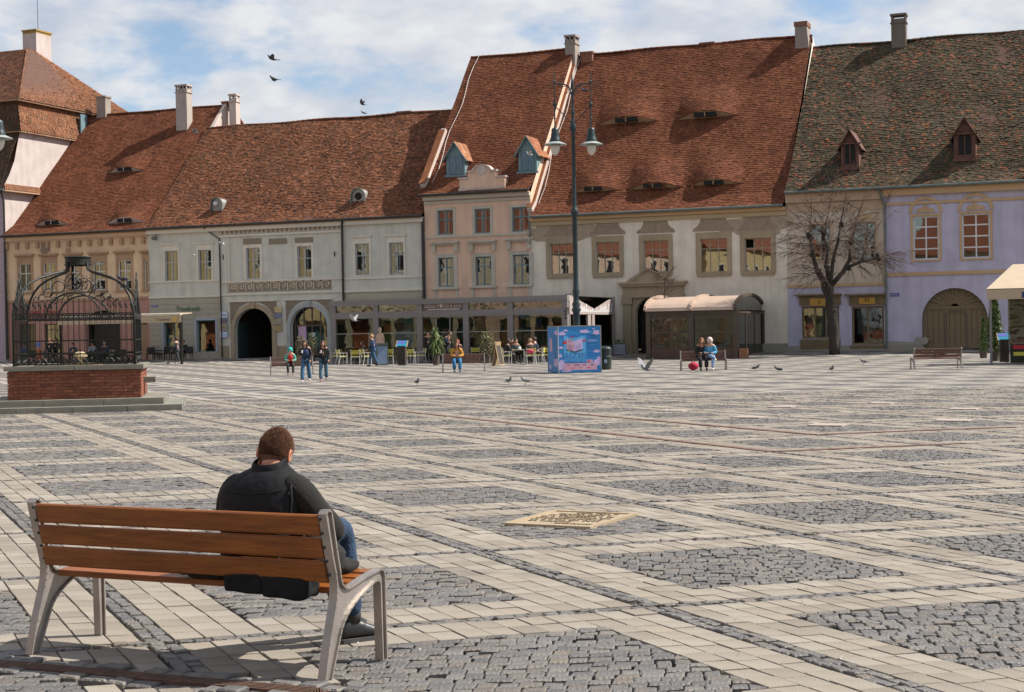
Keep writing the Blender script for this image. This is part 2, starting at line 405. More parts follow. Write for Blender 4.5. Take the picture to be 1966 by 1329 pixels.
def sheet(Q, name, m, dz):
    P = lat(np.array(Q)); n = len(P); z = terr_np(P[..., 0], P[..., 1]) + dz
    V = np.concatenate([P, z[..., None]], 2).reshape(-1, 3); F = np.arange(n * 4).reshape(n, 4)
    d1 = P[:, 2] - P[:, 0]; d2 = P[:, 3] - P[:, 1]; fl = (d1[:, 0] * d2[:, 1] - d1[:, 1] * d2[:, 0]) < 0
    F = np.where(fl[:, None], F[:, ::-1], F)
    o = link(name, np_mesh(name, V, F, None, m), None, ground); o['kind'] = 'stuff'
sheet(far_b, 'distant_paving_blocks', mBlockFar, 0.0)
sheet(far_s, 'distant_cobblestones', mSettFar, -0.006)
def flat_strip(mb, pts, w, z):                               # strip that follows the ground
    for a, b in zip(pts[:-1], pts[1:]):
        a = np.array(a); b = np.array(b); d = b - a; n = np.array([-d[1], d[0]]) / np.linalg.norm(d) * w / 2
        c4 = [a - n, b - n, b + n, a + n]
        top = [(p[0], p[1], float(terr_np(p[0], p[1])) + z) for p in c4]; bot = [(p[0], p[1], float(terr_np(p[0], p[1])) - 0.04) for p in c4]
        mb.add(top + bot, [(0, 1, 2, 3), (0, 4, 5, 1), (1, 5, 6, 2), (2, 6, 7, 3), (3, 7, 4, 0)])
mRust = mat('rusted_steel', (0.13, 0.065, 0.04), (0.07, 0.042, 0.03), scale=14, rough=0.75, bump=0.4, bscale=60)
mDark = mat('dark_void', (0.012, 0.012, 0.013), rough=0.9)
# foreground slot drain: pit, four bars, sett borders
chn = empty('drain_channel', (0, 0, 0), 0, 'rusty slotted drain line along the very bottom left of the paving', 'drain')
mb = MB(); flat_strip(mb, [CH0, CH1], 0.11, -0.03); mb.build('pit', mDark, chn)
for k in range(5):
    mb = MB(); o = cn_ * (-0.05 + k * 0.025); mb.bar((*(CH0 + o), -0.004), (*(CH1 + o), -0.004), 0.012, 0.02); mb.build('grate_bar', mRust, chn)
mb = MB()
for k in range(18):
    mb = MB(); p = CH0 + cd_ * (0.08 + k * 0.155); mb.bar((*(p - cn_ * 0.05), -0.008), (*(p + cn_ * 0.05), -0.008), 0.012, 0.014); mb.build('cross_bar', mRust, chn)
Q = []
for sgn in (-1, 1):
    al = 0.0
    while al < 2.9:
        ln = RNG.uniform(0.10, 0.17); a = CH0 + cd_ * al + cn_ * sgn * 0.062; b = CH0 + cd_ * (al + ln) + cn_ * sgn * 0.062
        Q.append([a, b, b + cn_ * sgn * 0.105, a + cn_ * sgn * 0.105]); al += ln
P = np.array(Q); c = P.mean(1, keepdims=True); P = c + (P - c) * 0.94 + RNG.normal(0, 0.004, P.shape)
hh = RNG.normal(0.004, 0.005, (len(P), 1)) + RNG.normal(0, 0.002, (len(P), 4))
V, fs, k = solid(P, c, hh, 0.82, 0.008)
for q in range(len(V)):
    o0 = np.array([c[q, 0, 0], c[q, 0, 1], 0]); o = link('edge_stone', np_mesh('edge_stone', V[q] - o0, fs[q], np.full(len(fs[q]), float(RNG.uniform())), mSett), None, chn); o.location = o0
# two slot drains laid along the sett lines further off
mRustStrip = mat('rust_brown_strip', (0.16, 0.085, 0.065), (0.10, 0.055, 0.045), scale=6, rough=0.8)
def lattice_drain(path, label):
    pts = []
    for (a, b) in zip(path[:-1], path[1:]):
        n = int(max(abs(b[0] - a[0]), abs(b[1] - a[1])) * 3)
        pts += [lat([(a[0] + (b[0] - a[0]) * k / n, a[1] + (b[1] - a[1]) * k / n)])[0] for k in range(n)]
    pts.append(lat([path[-1]])[0]); mb = MB(); flat_strip(mb, pts, 0.13, 0.012); o = mb.build('drain_cover', mRustStrip); tag(o, label, 'drain', 'brown drain covers along the paving lines')
lattice_drain([(4, -8.6), (4, -2), (5.2, -2)], 'long brown drain cover crossing the middle of the square to a corner')
lattice_drain([(5, -7.2), (5, -3), (6.4, -3)], 'brown drain cover further back, right of the middle of the square')
mb = MB(); rr = random.Random(21)                            # crumbs, petals and paper flecks lying about
for k in range(150):
    d = 7.5 + 22 * rr.random() ** 1.6; x = rr.uniform(-.33, .33) * d; z = terr(x, d) + .006; s_ = rr.uniform(.004, .011); a = rr.uniform(0, 3)
    c_, n_ = math.cos(a) * s_, math.sin(a) * s_; mb.add([(x - c_, d - n_, z), (x + n_ * .6, d - c_ * .6, z), (x + c_, d + n_, z + .004), (x - n_ * .6, d + c_ * .6, z + .003), (x, d, z + .007)], [(0, 1, 4), (1, 2, 4), (2, 3, 4), (3, 0, 4)], rnd=rr.random())
mb.build('litter_flecks', mat('litter', (0,)*3, attr=[(.45, .42, .38), (.12, .08, .04), (.5, .48, .45), (.22, .15, .07)], scale=5, rough=.9), ground, kind='stuff')
# ------------------------------------------------ bronze plaque sunk in a diamond
mBronze = mat('pale_bronze', (0.44, 0.35, 0.23), (0.37, 0.29, 0.185), scale=5, rough=0.5, metal=0.35, bump=0.15, bscale=60)
mBronzeD = mat('bronze_relief', (0.14, 0.10, 0.06), (0.09, 0.065, 0.04), scale=8, rough=0.6)
pc = [gp(975, 1010), gp(1145, 1016), gp(1215, 990), gp(1055, 982)]; pm = sum(pc, Vector()) / 4
ex = ((pc[1] - pc[0]) + (pc[2] - pc[3])) / 2; ey = ((pc[3] - pc[0]) + (pc[2] - pc[1])) / 2
wq, hq = ex.length, ey.length
pl = empty('bronze_plaque', (pm.x, pm.y, 0.0), math.atan2(ex.y, ex.x), 'large pale bronze plaque with raised lines of lettering set in the cobbles', 'plaque')
mb = MB(); mb.box(-wq / 2, wq / 2, -hq / 2, hq / 2, -0.03, 0.010); mb.build('plate', mBronze, pl)
mb = MB()
for a, b, c_, d in ((-wq/2, wq/2, -hq/2, -hq/2+.05), (-wq/2, wq/2, hq/2-.05, hq/2), (-wq/2, -wq/2+.05, -hq/2+.05, hq/2-.05), (wq/2-.05, wq/2, -hq/2+.05, hq/2-.05)):
    mb.box(a, b, c_, d, 0.010, 0.020)
mb.build('rim', mBronze, pl)
mb = MB(); rr = random.Random(5)
for k, (x0, x1) in enumerate([(-.12, .25), (-.25, .27), (-.30, .30), (-.33, .33), (-.33, .33), (-.33, .30), (-.30, .1), (.0, .34)]):
    y = hq * 0.36 - k * hq * 0.1; x = x0
    while x < x1:
        wd_ = rr.uniform(0.018, 0.036)
        mb.box(x, x + wd_, y, y + 0.012, 0.010, 0.016); mb.box(x, x + 0.008, y + 0.012, y + 0.04, 0.010, 0.016); mb.box(x + wd_ * .55, x + wd_ * .55 + .008, y + 0.012, y + 0.038, 0.010, 0.016)
        if rr.random() < .5: mb.box(x, x + wd_, y + 0.04, y + 0.05, 0.010, 0.016)
        x += wd_ + (0.012 if rr.random() > .2 else 0.04)
o = mb.build('lettering', mBronzeD, pl); o['kind'] = 'stuff'
# other pale plates lying in diamonds further away
mPlate = mat('pale_stone_plate', (0.36, 0.31, 0.27), (0.30, 0.25, 0.22), scale=3, rough=0.55)
PLATES = [(1296, 789, .55), (1440, 802, .55), (1592, 817, .6), (1503, 782, .5), (1694, 775, .5), (1853, 786, .55), (1833, 808, .6)]
for k, (px, py, w) in enumerate(PLATES):
    p = gp(px, py); mb = MB(); mb.box(-w / 2, w / 2, -w / 2, w / 2, -.03, 0.02)
    o = mb.build('ground_plate', mPlate, None, loc=p); o.rotation_euler.z = math.atan2(ex.y, ex.x)
    where = ['leftmost, nearest the advertising cube', 'second from the left in its row', 'in front of the others, beside the drain corner', 'small one in the second row',
             'farthest back of them all', 'far right, behind its nearer neighbour', 'nearest of those by the right edge'][k]
    tag(o, 'pale plate in the cobbles: ' + where, 'plate', 'pale plates set in the cobbled diamonds')
# ================================================================== HOUSES
def plaster(name, c, dirt=0.25, **k):
    c = tuple(min(.78, v * 1.28) for v in c)
    return mat(name, c, tuple(v * 0.88 for v in c), scale=1.3, rough=0.92, bump=0.25, bscale=25, dirt=dirt, dscale=0.7,
               dcol=tuple(v * 0.62 for v in c), streak=.17, **k)
mPeach = plaster('peach_plaster', (0.57, 0.42, 0.28)); mPeachL = plaster('peach_trim', (0.50, 0.36, 0.25)); mBrownT = plaster('brown_trim', (0.34, 0.22, 0.14))
mRose = plaster('rose_plaster', (0.37, 0.20, 0.16)); mGrey = plaster('grey_green_plaster', (0.47, 0.47, 0.42)); mGreyD = plaster('grey_rustic_plaster', (0.33, 0.31, 0.25))
mPale = plaster('pale_trim', (0.56, 0.53, 0.46)); mPink = plaster('pink_plaster', (0.56, 0.39, 0.29)); mPinkT = plaster('greyish_trim', (0.40, 0.37, 0.31))
mCream = plaster('cream_plaster', (0.60, 0.55, 0.46)); mOchre = plaster('ochre_trim', (0.43, 0.29, 0.16)); mLilac = plaster('lilac_plaster', (0.40, 0.375, 0.475), 0.4)
mDirty = plaster('worn_ochre_plaster', (0.40, 0.29, 0.20), 0.5); mStone = plaster('old_stone', (0.30, 0.24, 0.16), 0.5); mStoneG = plaster('grey_stone', (0.27, 0.25, 0.21), 0.5)
mStain = mat('bare_brown_render', (0.33, 0.255, 0.185), (0.25, 0.19, 0.14), scale=4, rough=0.95, bump=0.6, bscale=14)
mWhite = plaster('white_plaster', (0.42, 0.36, 0.33), 0.3); mWhiteF = mat('white_paint', (0.66, 0.66, 0.66), (0.58, 0.58, 0.58), rough=0.5)
mBlueF = mat('blue_frame_paint', (0.13, 0.22, 0.25), (0.10, 0.17, 0.20), rough=0.6); mBrownF = mat('dark_frame_paint', (0.14, 0.10, 0.075), (0.09, 0.065, 0.05), rough=0.6)
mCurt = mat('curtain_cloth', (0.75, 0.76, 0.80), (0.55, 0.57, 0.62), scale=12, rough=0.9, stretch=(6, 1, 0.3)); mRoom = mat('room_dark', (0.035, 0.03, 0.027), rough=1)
mZinc = mat('dark_zinc', (0.045, 0.042, 0.038), (0.028, 0.026, 0.025), rough=0.55, metal=0.2); mZincG = mat('green_zinc', (0.16, 0.19, 0.17), (0.11, 0.13, 0.12), rough=0.5, metal=0.3)
mGlassR = glass_mat('reflecting_window_glass', (0.75, 0.78, 0.76), 0.12, 0.01, 0.04, .8)
mGlass = glass_mat('window_glass', (0.75, 0.78, 0.76), 0.05, 0.01, 0.05, 1.0)
mGlassS = glass_mat('shop_glass', (0.8, 0.83, 0.8), 0.04, 0.01, 0.07, 0.8)
TR = [(0.112, 0.040, 0.021), (0.158, 0.057, 0.030), (0.130, 0.047, 0.025), (0.20, 0.077, 0.041), (0.088, 0.034, 0.021)]
TM = [(0.095, 0.045, 0.027), (0.205, 0.082, 0.043), (0.155, 0.062, 0.033), (0.26, 0.115, 0.065), (0.07, 0.042, 0.03), (0.20, 0.08, 0.042)]
TG = [(0.045, 0.038, 0.026), (0.078, 0.064, 0.043), (0.060, 0.048, 0.031), (0.115, 0.095, 0.064), (0.068, 0.052, 0.033), (0.10, 0.062, 0.040), (0.24, 0.088, 0.045)]
TO = [(0.27, 0.11, 0.055), (0.34, 0.15, 0.08), (0.21, 0.09, 0.05), (0.38, 0.19, 0.11), (0.16, 0.10, 0.06)]
mTileR = mat('red_clay_tiles', (0,)*3, attr=TR, scale=1.2, rough=0.9, spec=.12, dirt=0.35, dscale=0.5, dcol=(0.10, 0.036, 0.02))
mTileM = mat('weathered_tiles', (0,)*3, attr=TM, scale=1.5, rough=0.9, spec=.12, dirt=0.45, dscale=0.6, dcol=(0.085, 0.045, 0.03))
mTileG = mat('mossy_grey_tiles', (0,)*3, attr=TG, scale=1.0, rough=0.9, spec=.12, dirt=0.4, dscale=0.5, dcol=(0.07, 0.055, 0.036))
mTileO = mat('orange_old_tiles', (0,)*3, attr=TO, scale=1.5, rough=0.9, spec=.12, dirt=0.3, dscale=0.6, dcol=(0.14, 0.07, 0.04))
mDeck = mat('roof_deck', (0.10, 0.05, 0.035), rough=0.95); mBrick = mat('chimney_brick', (0.24, 0.11, 0.07), (0.16, 0.075, 0.05), scale=6, rough=0.9, bump=0.4, bscale=20)
mChim = plaster('chimney_render', (0.24, 0.205, 0.18), 0.5)

UNIT = {}
def unit_box(m):                                             # shared 1x1x1 box
    if m.name not in UNIT: mb = MB(); mb.box(-.5, .5, -.5, .5, -.5, .5); UNIT[m.name] = mb.mesh('unit_' + m.name, m)
    return UNIT[m.name]
def ubox(name, m, parent, x0, x1, y0, y1, z0, z1):
    o = link(name, unit_box(m), None, parent); o.location = ((x0 + x1) / 2, (y0 + y1) / 2, (z0 + z1) / 2); o.scale = (x1 - x0, y1 - y0, z1 - z0); return o
def text(name, body, size, m, parent, loc, rot=(R(90), 0, 0), ext=0.01, align='CENTER', width=None):
    cu = bpy.data.curves.new(name, 'FONT'); cu.body = body; cu.size = size; cu.extrude = ext; cu.align_x = align; cu.resolution_u = 2
    t = bpy.data.objects.new(name, cu); C.objects.link(t); bpy.context.view_layer.update()
    me = bpy.data.meshes.new_from_object(t.evaluated_get(bpy.context.evaluated_depsgraph_get())); bpy.data.objects.remove(t)
    me.materials.clear(); me.materials.append(m); o = link(name, me, None, parent); o.location = loc; o.rotation_euler = rot
    if width:
        w = max(v.co.x for v in me.vertices) - min(v.co.x for v in me.vertices)
        if w > 0: o.scale.x = width / w
    return o

class House:
    def __init__(h, px0, px1, py, label, name='town_house', u0=None):
        h.u0 = fp(px0, py)[0] if u0 is None else u0; h.w = fp(px1, py)[0] - h.u0; p = P1 + FU * h.u0
        h.o = empty(name, (p.x, p.y, GZ), TH, label, 'house'); h.holes = []; h.arches = []; h.bumps = []
    def f(h, px, py, off=0.0): u, z = fp(px, py, off); return u - h.u0, z - GZ
    def rect(h, px0, px1, py0, py1, off=0.0):
        xm, z1 = h.f((px0 + px1) / 2, py0, off); _, z0 = h.f((px0 + px1) / 2, py1, off); a = h.f(px0, (py0 + py1) / 2, off)[0]; b = h.f(px1, (py0 + py1) / 2, off)[0]
        return a, b, z0, z1
    def wall(h, x0, x1, z0, z1, m, name='wall', thick=0.32, y=0.0):
        """front wall with openings and reveals"""
        H = [q for q in h.holes if q[0] < x1 and q[1] > x0 and q[2] < z1 and q[3] > z0]
        xs = sorted({x0, x1} | {min(max(v, x0), x1) for q in H for v in q[:2]}); zs = sorted({z0, z1} | {min(max(v, z0), z1) for q in H for v in q[2:4]})
        mb = MB()
        for a, b in zip(xs[:-1], xs[1:]):
            for c, d in zip(zs[:-1], zs[1:]):
                mx_, mz_ = (a + b) / 2, (c + d) / 2
                if any(q[0] < mx_ < q[1] and q[2] < mz_ < q[3] for q in H): continue
                mb.quad((a, y, c), (b, y, c), (b, y, d), (a, y, d))
        for q in H:
            a, b, c, d = max(q[0], x0), min(q[1], x1), max(q[2], z0), min(q[3], z1)
            if q[0] >= x0: mb.quad((a, y, c), (a, y + thick, c), (a, y + thick, d), (a, y, d))
            if q[1] <= x1: mb.quad((b, y, c), (b, y + thick, c), (b, y + thick, d), (b, y, d))
            if q[3] <= z1: mb.quad((a, y, d), (b, y, d), (b, y + thick, d), (a, y + thick, d))
            if q[2] >= z0: mb.quad((a, y, c), (b, y, c), (b, y + thick, c), (a, y + thick, c))
        for (ax0, ax1, zt, asp) in h.arches:                 # spandrels that round off a rectangular hole
            if not (x0 - .01 <= ax0 and ax1 <= x1 + .01): continue
            cx, r = (ax0 + ax1) / 2, (ax1 - ax0) / 2; hr = r * asp; n = 20
            P = [(cx - r * math.cos(math.pi * k / n), zt - hr + hr * math.sin(math.pi * k / n)) for k in range(n + 1)]
            for k in range(n):
                (a, c), (b, d) = P[k], P[k + 1]
                mb.quad((a, y, c), (b, y, d), (b, y, zt), (a, y, zt)); mb.quad((a, y, c), (b, y, d), (b, y + thick, d), (a, y + thick, c))
        mb.build(name, m, h.o, fix=False); return mb
    def shell(h, m, ztop, depth, zr=None, yr=None):
        """side and back walls with gables"""
        mb = MB(); w = h.w
        for x in (0.0, w):
            if zr: mb.add([(x, 0.02, 0), (x, depth, 0), (x, depth, ztop), (x, yr, zr), (x, 0.02, ztop)], [(0, 1, 2, 3, 4)])
            else: mb.quad((x, 0.02, 0), (x, depth, 0), (x, depth, ztop), (x, 0.02, ztop))
        mb.quad((0, depth, 0), (w, depth, 0), (w, depth, ztop), (0, depth, ztop)); mb.build('rear_walls', m, h.o, fix=False)
    def window(h, x0, x1, z0, z1, frame=None, cols=2, rows=(0.68,), glass=None, curtain=True, fw=0.06, back=True, dep=0.14, open_=None):
        """frame with its own panes; rows = heights (0-1) of the cross bars"""
        frame = frame or mWhiteF; glass = glass or mGlass; h.holes.append((x0, x1, z0, z1)); W, Z = x1 - x0, z1 - z0
        cx, cz = (x0 + x1) / 2, (z0 + z1) / 2; mb = MB(); y0, y1 = -0.03, 0.03
        mb.box(-W/2, -W/2 + fw, y0, y1, -Z/2, Z/2); mb.box(W/2 - fw, W/2, y0, y1, -Z/2, Z/2); mb.box(-W/2 + fw, W/2 - fw, y0, y1, Z/2 - fw, Z/2); mb.box(-W/2 + fw, W/2 - fw, y0, y1, -Z/2, -Z/2 + fw)
        ex_ = [-W/2 + fw] + [-W/2 + fw + (W - 2*fw) * k / cols for k in range(1, cols)] + [W/2 - fw]; b = fw * 0.42
        ez_ = [-Z/2 + fw] + [-Z/2 + Z * r for r in rows] + [Z/2 - fw]
        for x in ex_[1:-1]: mb.box(x - b, x + b, y0 - .006, y1, -Z/2 + fw, Z/2 - fw)
        for z in ez_[1:-1]: mb.box(-W/2 + fw, W/2 - fw, y0 - .012, y1 - .003, z - b, z + b)
        w = mb.build('window', frame, h.o, loc=(cx, dep, cz))
        for i in range(cols):
            for j in range(len(ez_) - 1):
                if open_ == (i, j): continue
                xa, xb = ex_[i] + (b if i else 0), ex_[i + 1] - (b if i < cols - 1 else 0); za, zb = ez_[j] + (b if j else 0), ez_[j + 1] - (b if j < len(ez_) - 2 else 0)
                ubox('pane', glass, w, xa, xb, 0.0, 0.008, za, zb)
        if curtain:
            mb = MB(); n = 3
            for sgn in (-1, 1):
                xa = sgn * W * 0.05; xb = sgn * W * 0.17
                for k in range(n):
                    a = xa + (xb - xa) * k / n; c_ = xa + (xb - xa) * (k + 1) / n
                    mb.quad((a, .05 + .02 * (k % 2), -Z/2), (c_, .05 + .02 * ((k + 1) % 2), -Z/2), (c_, .05 + .02 * ((k + 1) % 2), Z/2), (a, .05 + .02 * (k % 2), Z/2))
            mb.build('curtain', mCurt, w, fix=False)
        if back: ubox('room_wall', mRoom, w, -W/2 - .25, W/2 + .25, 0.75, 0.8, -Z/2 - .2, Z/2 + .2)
        return w
    def band(h, name, m, x0, x1, z0, z1, out=0.05): return ubox(name, m, h.o, x0, x1, -out, 0.004, z0, z1)
    def surround(h, m, r, wd=0.16, top=0.2, bottom=0.1, out=0.045, name='window_surround'):
        x0, x1, z0, z1 = r; mb = MB()
        mb.box(x0 - wd, x0, -out, .003, z0 - bottom, z1 + top); mb.box(x1, x1 + wd, -out, .003, z0 - bottom, z1 + top); mb.box(x0, x1, -out, .003, z1, z1 + top)
        if bottom > 0: mb.box(x0, x1, -out, .003, z0 - bottom, z0)
        return mb.build(name, m, h.o)
    # ---------------------------------------------------------------- roof
    def set_roof(h, eave_px, ridge_px, s, over=0.4, kick=1.3, kang=13):
        h.over = over; zE = h.f(*eave_px, over)[1]; zR = fp(ridge_px[0], ridge_px[1], -s)[1] - GZ
        h.zE, h.zR, h.s = zE, zR, s; y0 = -over
        P = math.atan2(zR - zE, s + over)
        for _ in range(20):
            yk, zk = y0 + kick * math.cos(P - R(kang)), zE + kick * math.sin(P - R(kang)); P = math.atan2(zR - zk, s - yk)
        h.P, h.yk, h.zk, h.kick, h.k2 = P, yk, zk, kick, P - R(kang); h.SL = kick + math.hypot(s - yk, zR - zk)
        print('roof', round(h.u0, 1), 'w', round(h.w, 1), 'eave', round(zE, 2), 'ridge', round(zR, 2), 'pitch', round(math.degrees(P), 1))
    def rp(h, x, v, n=0.0):
        if v < h.kick: return Vector((x, -h.over + v * math.cos(h.k2) - n * math.sin(h.k2), h.zE + v * math.sin(h.k2) + n * math.cos(h.k2)))
        w = v - h.kick; return Vector((x, h.yk + w * math.cos(h.P) - n * math.sin(h.P), h.zk + w * math.sin(h.P) + n * math.cos(h.P)))
    def hit(h, px, py):
        """local x and slope length v where a pixel meets the main slope"""
        a, b = ray(px, py); n = Vector((0, -math.sin(h.P), math.cos(h.P))); base = Vector((0, h.yk, h.zk))
        def loc(d):
            q = Vector((a * d, d)) - (P1 + FU * h.u0); return Vector((q.dot(FU), q.dot(FV), CAM_Z + b * d - GZ))
        f0, f1 = (loc(80) - base).dot(n), (loc(130) - base).dot(n); d = 80 - f0 * 50 / (f1 - f0); p = loc(d)
        return p.x, h.kick + (p - base).dot(Vector((0, math.cos(h.P), math.sin(h.P)))), p
    def roof(h, m, x0=None, x1=None, tw=0.18, ex=0.165, lift=0.009, sag=0.035, gutter=None, left_skew=0.0, right_skew=0.0):
        x0 = -0.12 if x0 is None else x0; x1 = h.w + 0.12 if x1 is None else x1
        rng = np.random.default_rng(int(h.w * 100)); nr = int(h.SL / ex) + 1; nc = int((x1 - x0) / tw) + 1
        r_, c_ = np.meshgrid(np.arange(nr), np.arange(nc), indexing='ij'); r_ = r_.ravel(); c_ = c_.ravel()
        ul = x0 + (c_ - 0.5 * (r_ % 2)) * tw + rng.normal(0, 0.004, r_.size); ur = ul + tw - 0.006
        v0 = r_ * ex + rng.normal(0, 0.004, r_.size); v1 = v0 + ex * 1.45
        ul = np.clip(ul, x0, x1); ur = np.clip(ur, x0, x1); ok = (ur - ul > 0.02) & (v0 < h.SL - .02)
        ul, ur, v0, v1 = ul[ok], ur[ok], v0[ok], np.minimum(v1[ok], h.SL); N = ul.size
        th = 0.024 + np.abs(rng.normal(0, lift, N)); tl = rng.normal(0, lift * .5, N)
        def surf(u, v, n):
            n = n + sag * (np.sin(u * 0.9 + h.u0) * 0.5 + np.sin(v * 1.1 + u * 0.35) * 0.5 + np.sin(u * 2.3 + v * .7) * .25)
            for (bu, bv, hw, hh, dl) in h.bumps:
                t = np.clip(1 - ((u - bu) / hw) ** 2, 0, 1) ** 1.5; q = np.clip((v - bv) / dl, 0, 1)
                fall = np.where(v >= bv - 1e-3, (1 - q) ** 2 * (1 + 2 * q), 0); n = n + hh * t * fall
            k = v < h.kick; w = v - h.kick
            y = np.where(k, -h.over + v * math.cos(h.k2) - n * math.sin(h.k2), h.yk + w * math.cos(h.P) - n * math.sin(h.P))
            z = np.where(k, h.zE + v * math.sin(h.k2) + n * math.cos(h.k2), h.zk + w * math.sin(h.P) + n * math.cos(h.P))
            return np.stack([u, y, z], -1)
        vs = v0.copy()
        for (bu, bv, hw, hh, dl) in h.bumps:                 # rows start exactly at the mouth of an eyebrow
            near = (np.abs(ul - bu) < hw) & (v0 < bv) & (v1 > bv); vs = np.where(near & (bv - v0 < ex * 0.6), bv, vs)
            v1 = np.where(near & (bv - v0 >= ex * 0.6), bv - .002, v1)
        V = np.stack([surf(ul, vs, th + tl), surf(ur, vs, th - tl), surf(ur, v1, 0 * th + .002), surf(ul, v1, 0 * th + .002), surf(ul, vs, 0 * th - .02), surf(ur, vs, 0 * th - .02)], 1)
        F = np.array([[0, 1, 2, 3], [4, 5, 1, 0]]); FF = (F[None] + (np.arange(N) * 6)[:, None, None]).reshape(-1, 4)
        # patches of older tiles
        rnd = np.repeat(np.clip(rng.uniform(0, 1, N), 0, 1), 2)
        o = link('roof_tiles', np_mesh('roof_tiles', V.reshape(-1, 3), FF, rnd, m), None, h.o); o['kind'] = 'stuff'
        # deck, back slope, verge
        mb = MB(); a, b = h.rp(x0, .05, -.05), h.rp(x1, .05, -.05); c, d = h.rp(x0, h.kick, -.05), h.rp(x1, h.kick, -.05); e, f = h.rp(x0, h.SL, -.05), h.rp(x1, h.SL, -.05)
        mb.add([a, b, d, c, f, e], [(0, 1, 2, 3), (3, 2, 4, 5)]); yb = 2 * h.s + .4
        mb.quad(e, f, (x1, yb, h.zE), (x0, yb, h.zE)); mb.build('roof_deck', mDeck, h.o, fix=False)
        mb = MB(); n = int((x1 - x0) / 0.42)
        for k in range(n):
            xa = x0 + (x1 - x0) * k / n; xb = xa + (x1 - x0) / n * 1.08; r1 = 0.13; r2 = 0.11; zz = h.zR + .02 + sag * .6 * math.sin(xa * .9 + h.u0)
            vs_ = [(xa if q < 7 else xb, h.s + (r1 if q < 7 else r2) * math.cos(math.pi * (q % 7) / 6), zz - .05 + (r1 if q < 7 else r2) * math.sin(math.pi * (q % 7) / 6)) for q in range(14)]
            mb.add(vs_, [(q, q + 1, q + 8, q + 7) for q in range(6)] + [tuple(range(7))], rnd=rng.uniform())
        o = mb.build('ridge_tiles', m, h.o, fix=False); o['kind'] = 'stuff'
        g = gutter or mZinc; mb = MB(); mb.tube([(x0, -h.over - .07, h.zE - .05), (x1, -h.over - .07, h.zE - .05)], .085, 8); mb.build('gutter', g, h.o)
        mb = MB(); mb.box(x0 + .1, x1 - .1, -h.over, .0, h.zE - .16, h.zE - .08); mb.build('soffit', mBrownT, h.o)
    def eyebrow(h, px, py, hwpx, hh=0.55, cheek=None, dl=2.6):
        x, v, p = h.hit(px, py); hw = abs(h.hit(px + hwpx, py)[0] - x); h.bumps.append((x, v, hw, hh, dl)); h.eb = getattr(h, 'eb', []); h.eb.append((x, v, hw, hh, cheek or mWhite))
    def build_eyebrows(h):
        for (x, v, hw, hh, ck) in h.eb:
            n = 16; mb = MB(); top = []; bot = []
            for k in range(n + 1):
                u = x + hw * (-1 + 2 * k / n); t = max(0, 1 - ((u - x) / hw) ** 2) ** 1.5; top.append(h.rp(u, v + .03, hh * t + .005)); bot.append(h.rp(u, v + .03, -.05))
            mb.add(top + bot, [(k, k + 1, n + 2 + k, n + 1 + k) for k in range(n)]); o = mb.build('eyebrow_dormer', ck, h.o, fix=False)
            a = h.rp(x - hw * .36, v - .0, hh * .12); b = h.rp(x + hw * .36, v - .0, hh * .78)
            ubox('dark_opening', mDark, o, x - hw * .33, x + hw * .33, min(a.y, b.y) - .0, max(a.y, b.y) + .1, a.z, b.z)
            ubox('post', ck, o, x - .03, x + .03, min(a.y, b.y) - .03, min(a.y, b.y) - .005, a.z, b.z)
    def chimney(h, px0, px1, pyt, pyb, y=None, m=None, dep=0.8, cap=None, holes=0, name='chimney', side=0.0, capm=None):
        """front face seen between px0 and px1; y = depth of that face, default where it meets the roof"""
        if y is None: y = h.hit((px0 + px1) / 2, pyb)[2].y
        a, b, z0, z1 = h.rect(px0, px1, pyt, pyb, -y); m = m or mChim; mb = MB(); zb = z0 - 1.8
        mb.prism([(a, zb), (b, zb), (b, z1 - .32), (a, z1 - .32)], 'y', y, y + dep); c = mb.build(name, m, h.o)
        mb = MB(); t = .06; mb.box(a - t, b + t, y - t, y + dep + t, z1 - .13, z1)
        if holes:
            n = holes + 1
            for k in range(n): xx = a + (b - a - .1) * k / (n - 1); mb.box(xx, xx + .1, y, y + .12, z1 - .55, z1 - .13); mb.box(xx, xx + .1, y + dep - .12, y + dep, z1 - .55, z1 - .13)
            mb.box(a - t, b + t, y - t, y + dep + t, z1 - .62, z1 - .55)
            if holes > 1: mb2 = MB(); mb2.box(a + .02, b - .02, y + dep * .45, y + dep * .55, z1 - .55, z1 - .13); mb2.build('flue_core', mDark, c)
        else: mb.box(a, b, y, y + dep, z1 - .32, z1 - .13)
        mb.build('chimney_cap', capm or m, c); return c
    def downpipe(h, x, z0, z1, r=0.06, m=None, top=None):
        mb = MB(); pts = ([top] if top else []) + [(x, -.13, z1), (x, -.13, z0)]; mb.tube(pts, r, 8)
        k = z0 + .6
        while k < z1: mb.lathe([(r + .015, 0), (r + .015, .05)], (x, -.13, k), 8); k += 2.2
        mb.build('downpipe', m or mZinc, h.o)
def arch_hole(h, r, asp=1.0): h.holes.append(r); h.arches.append((r[0], r[1], r[3], asp))
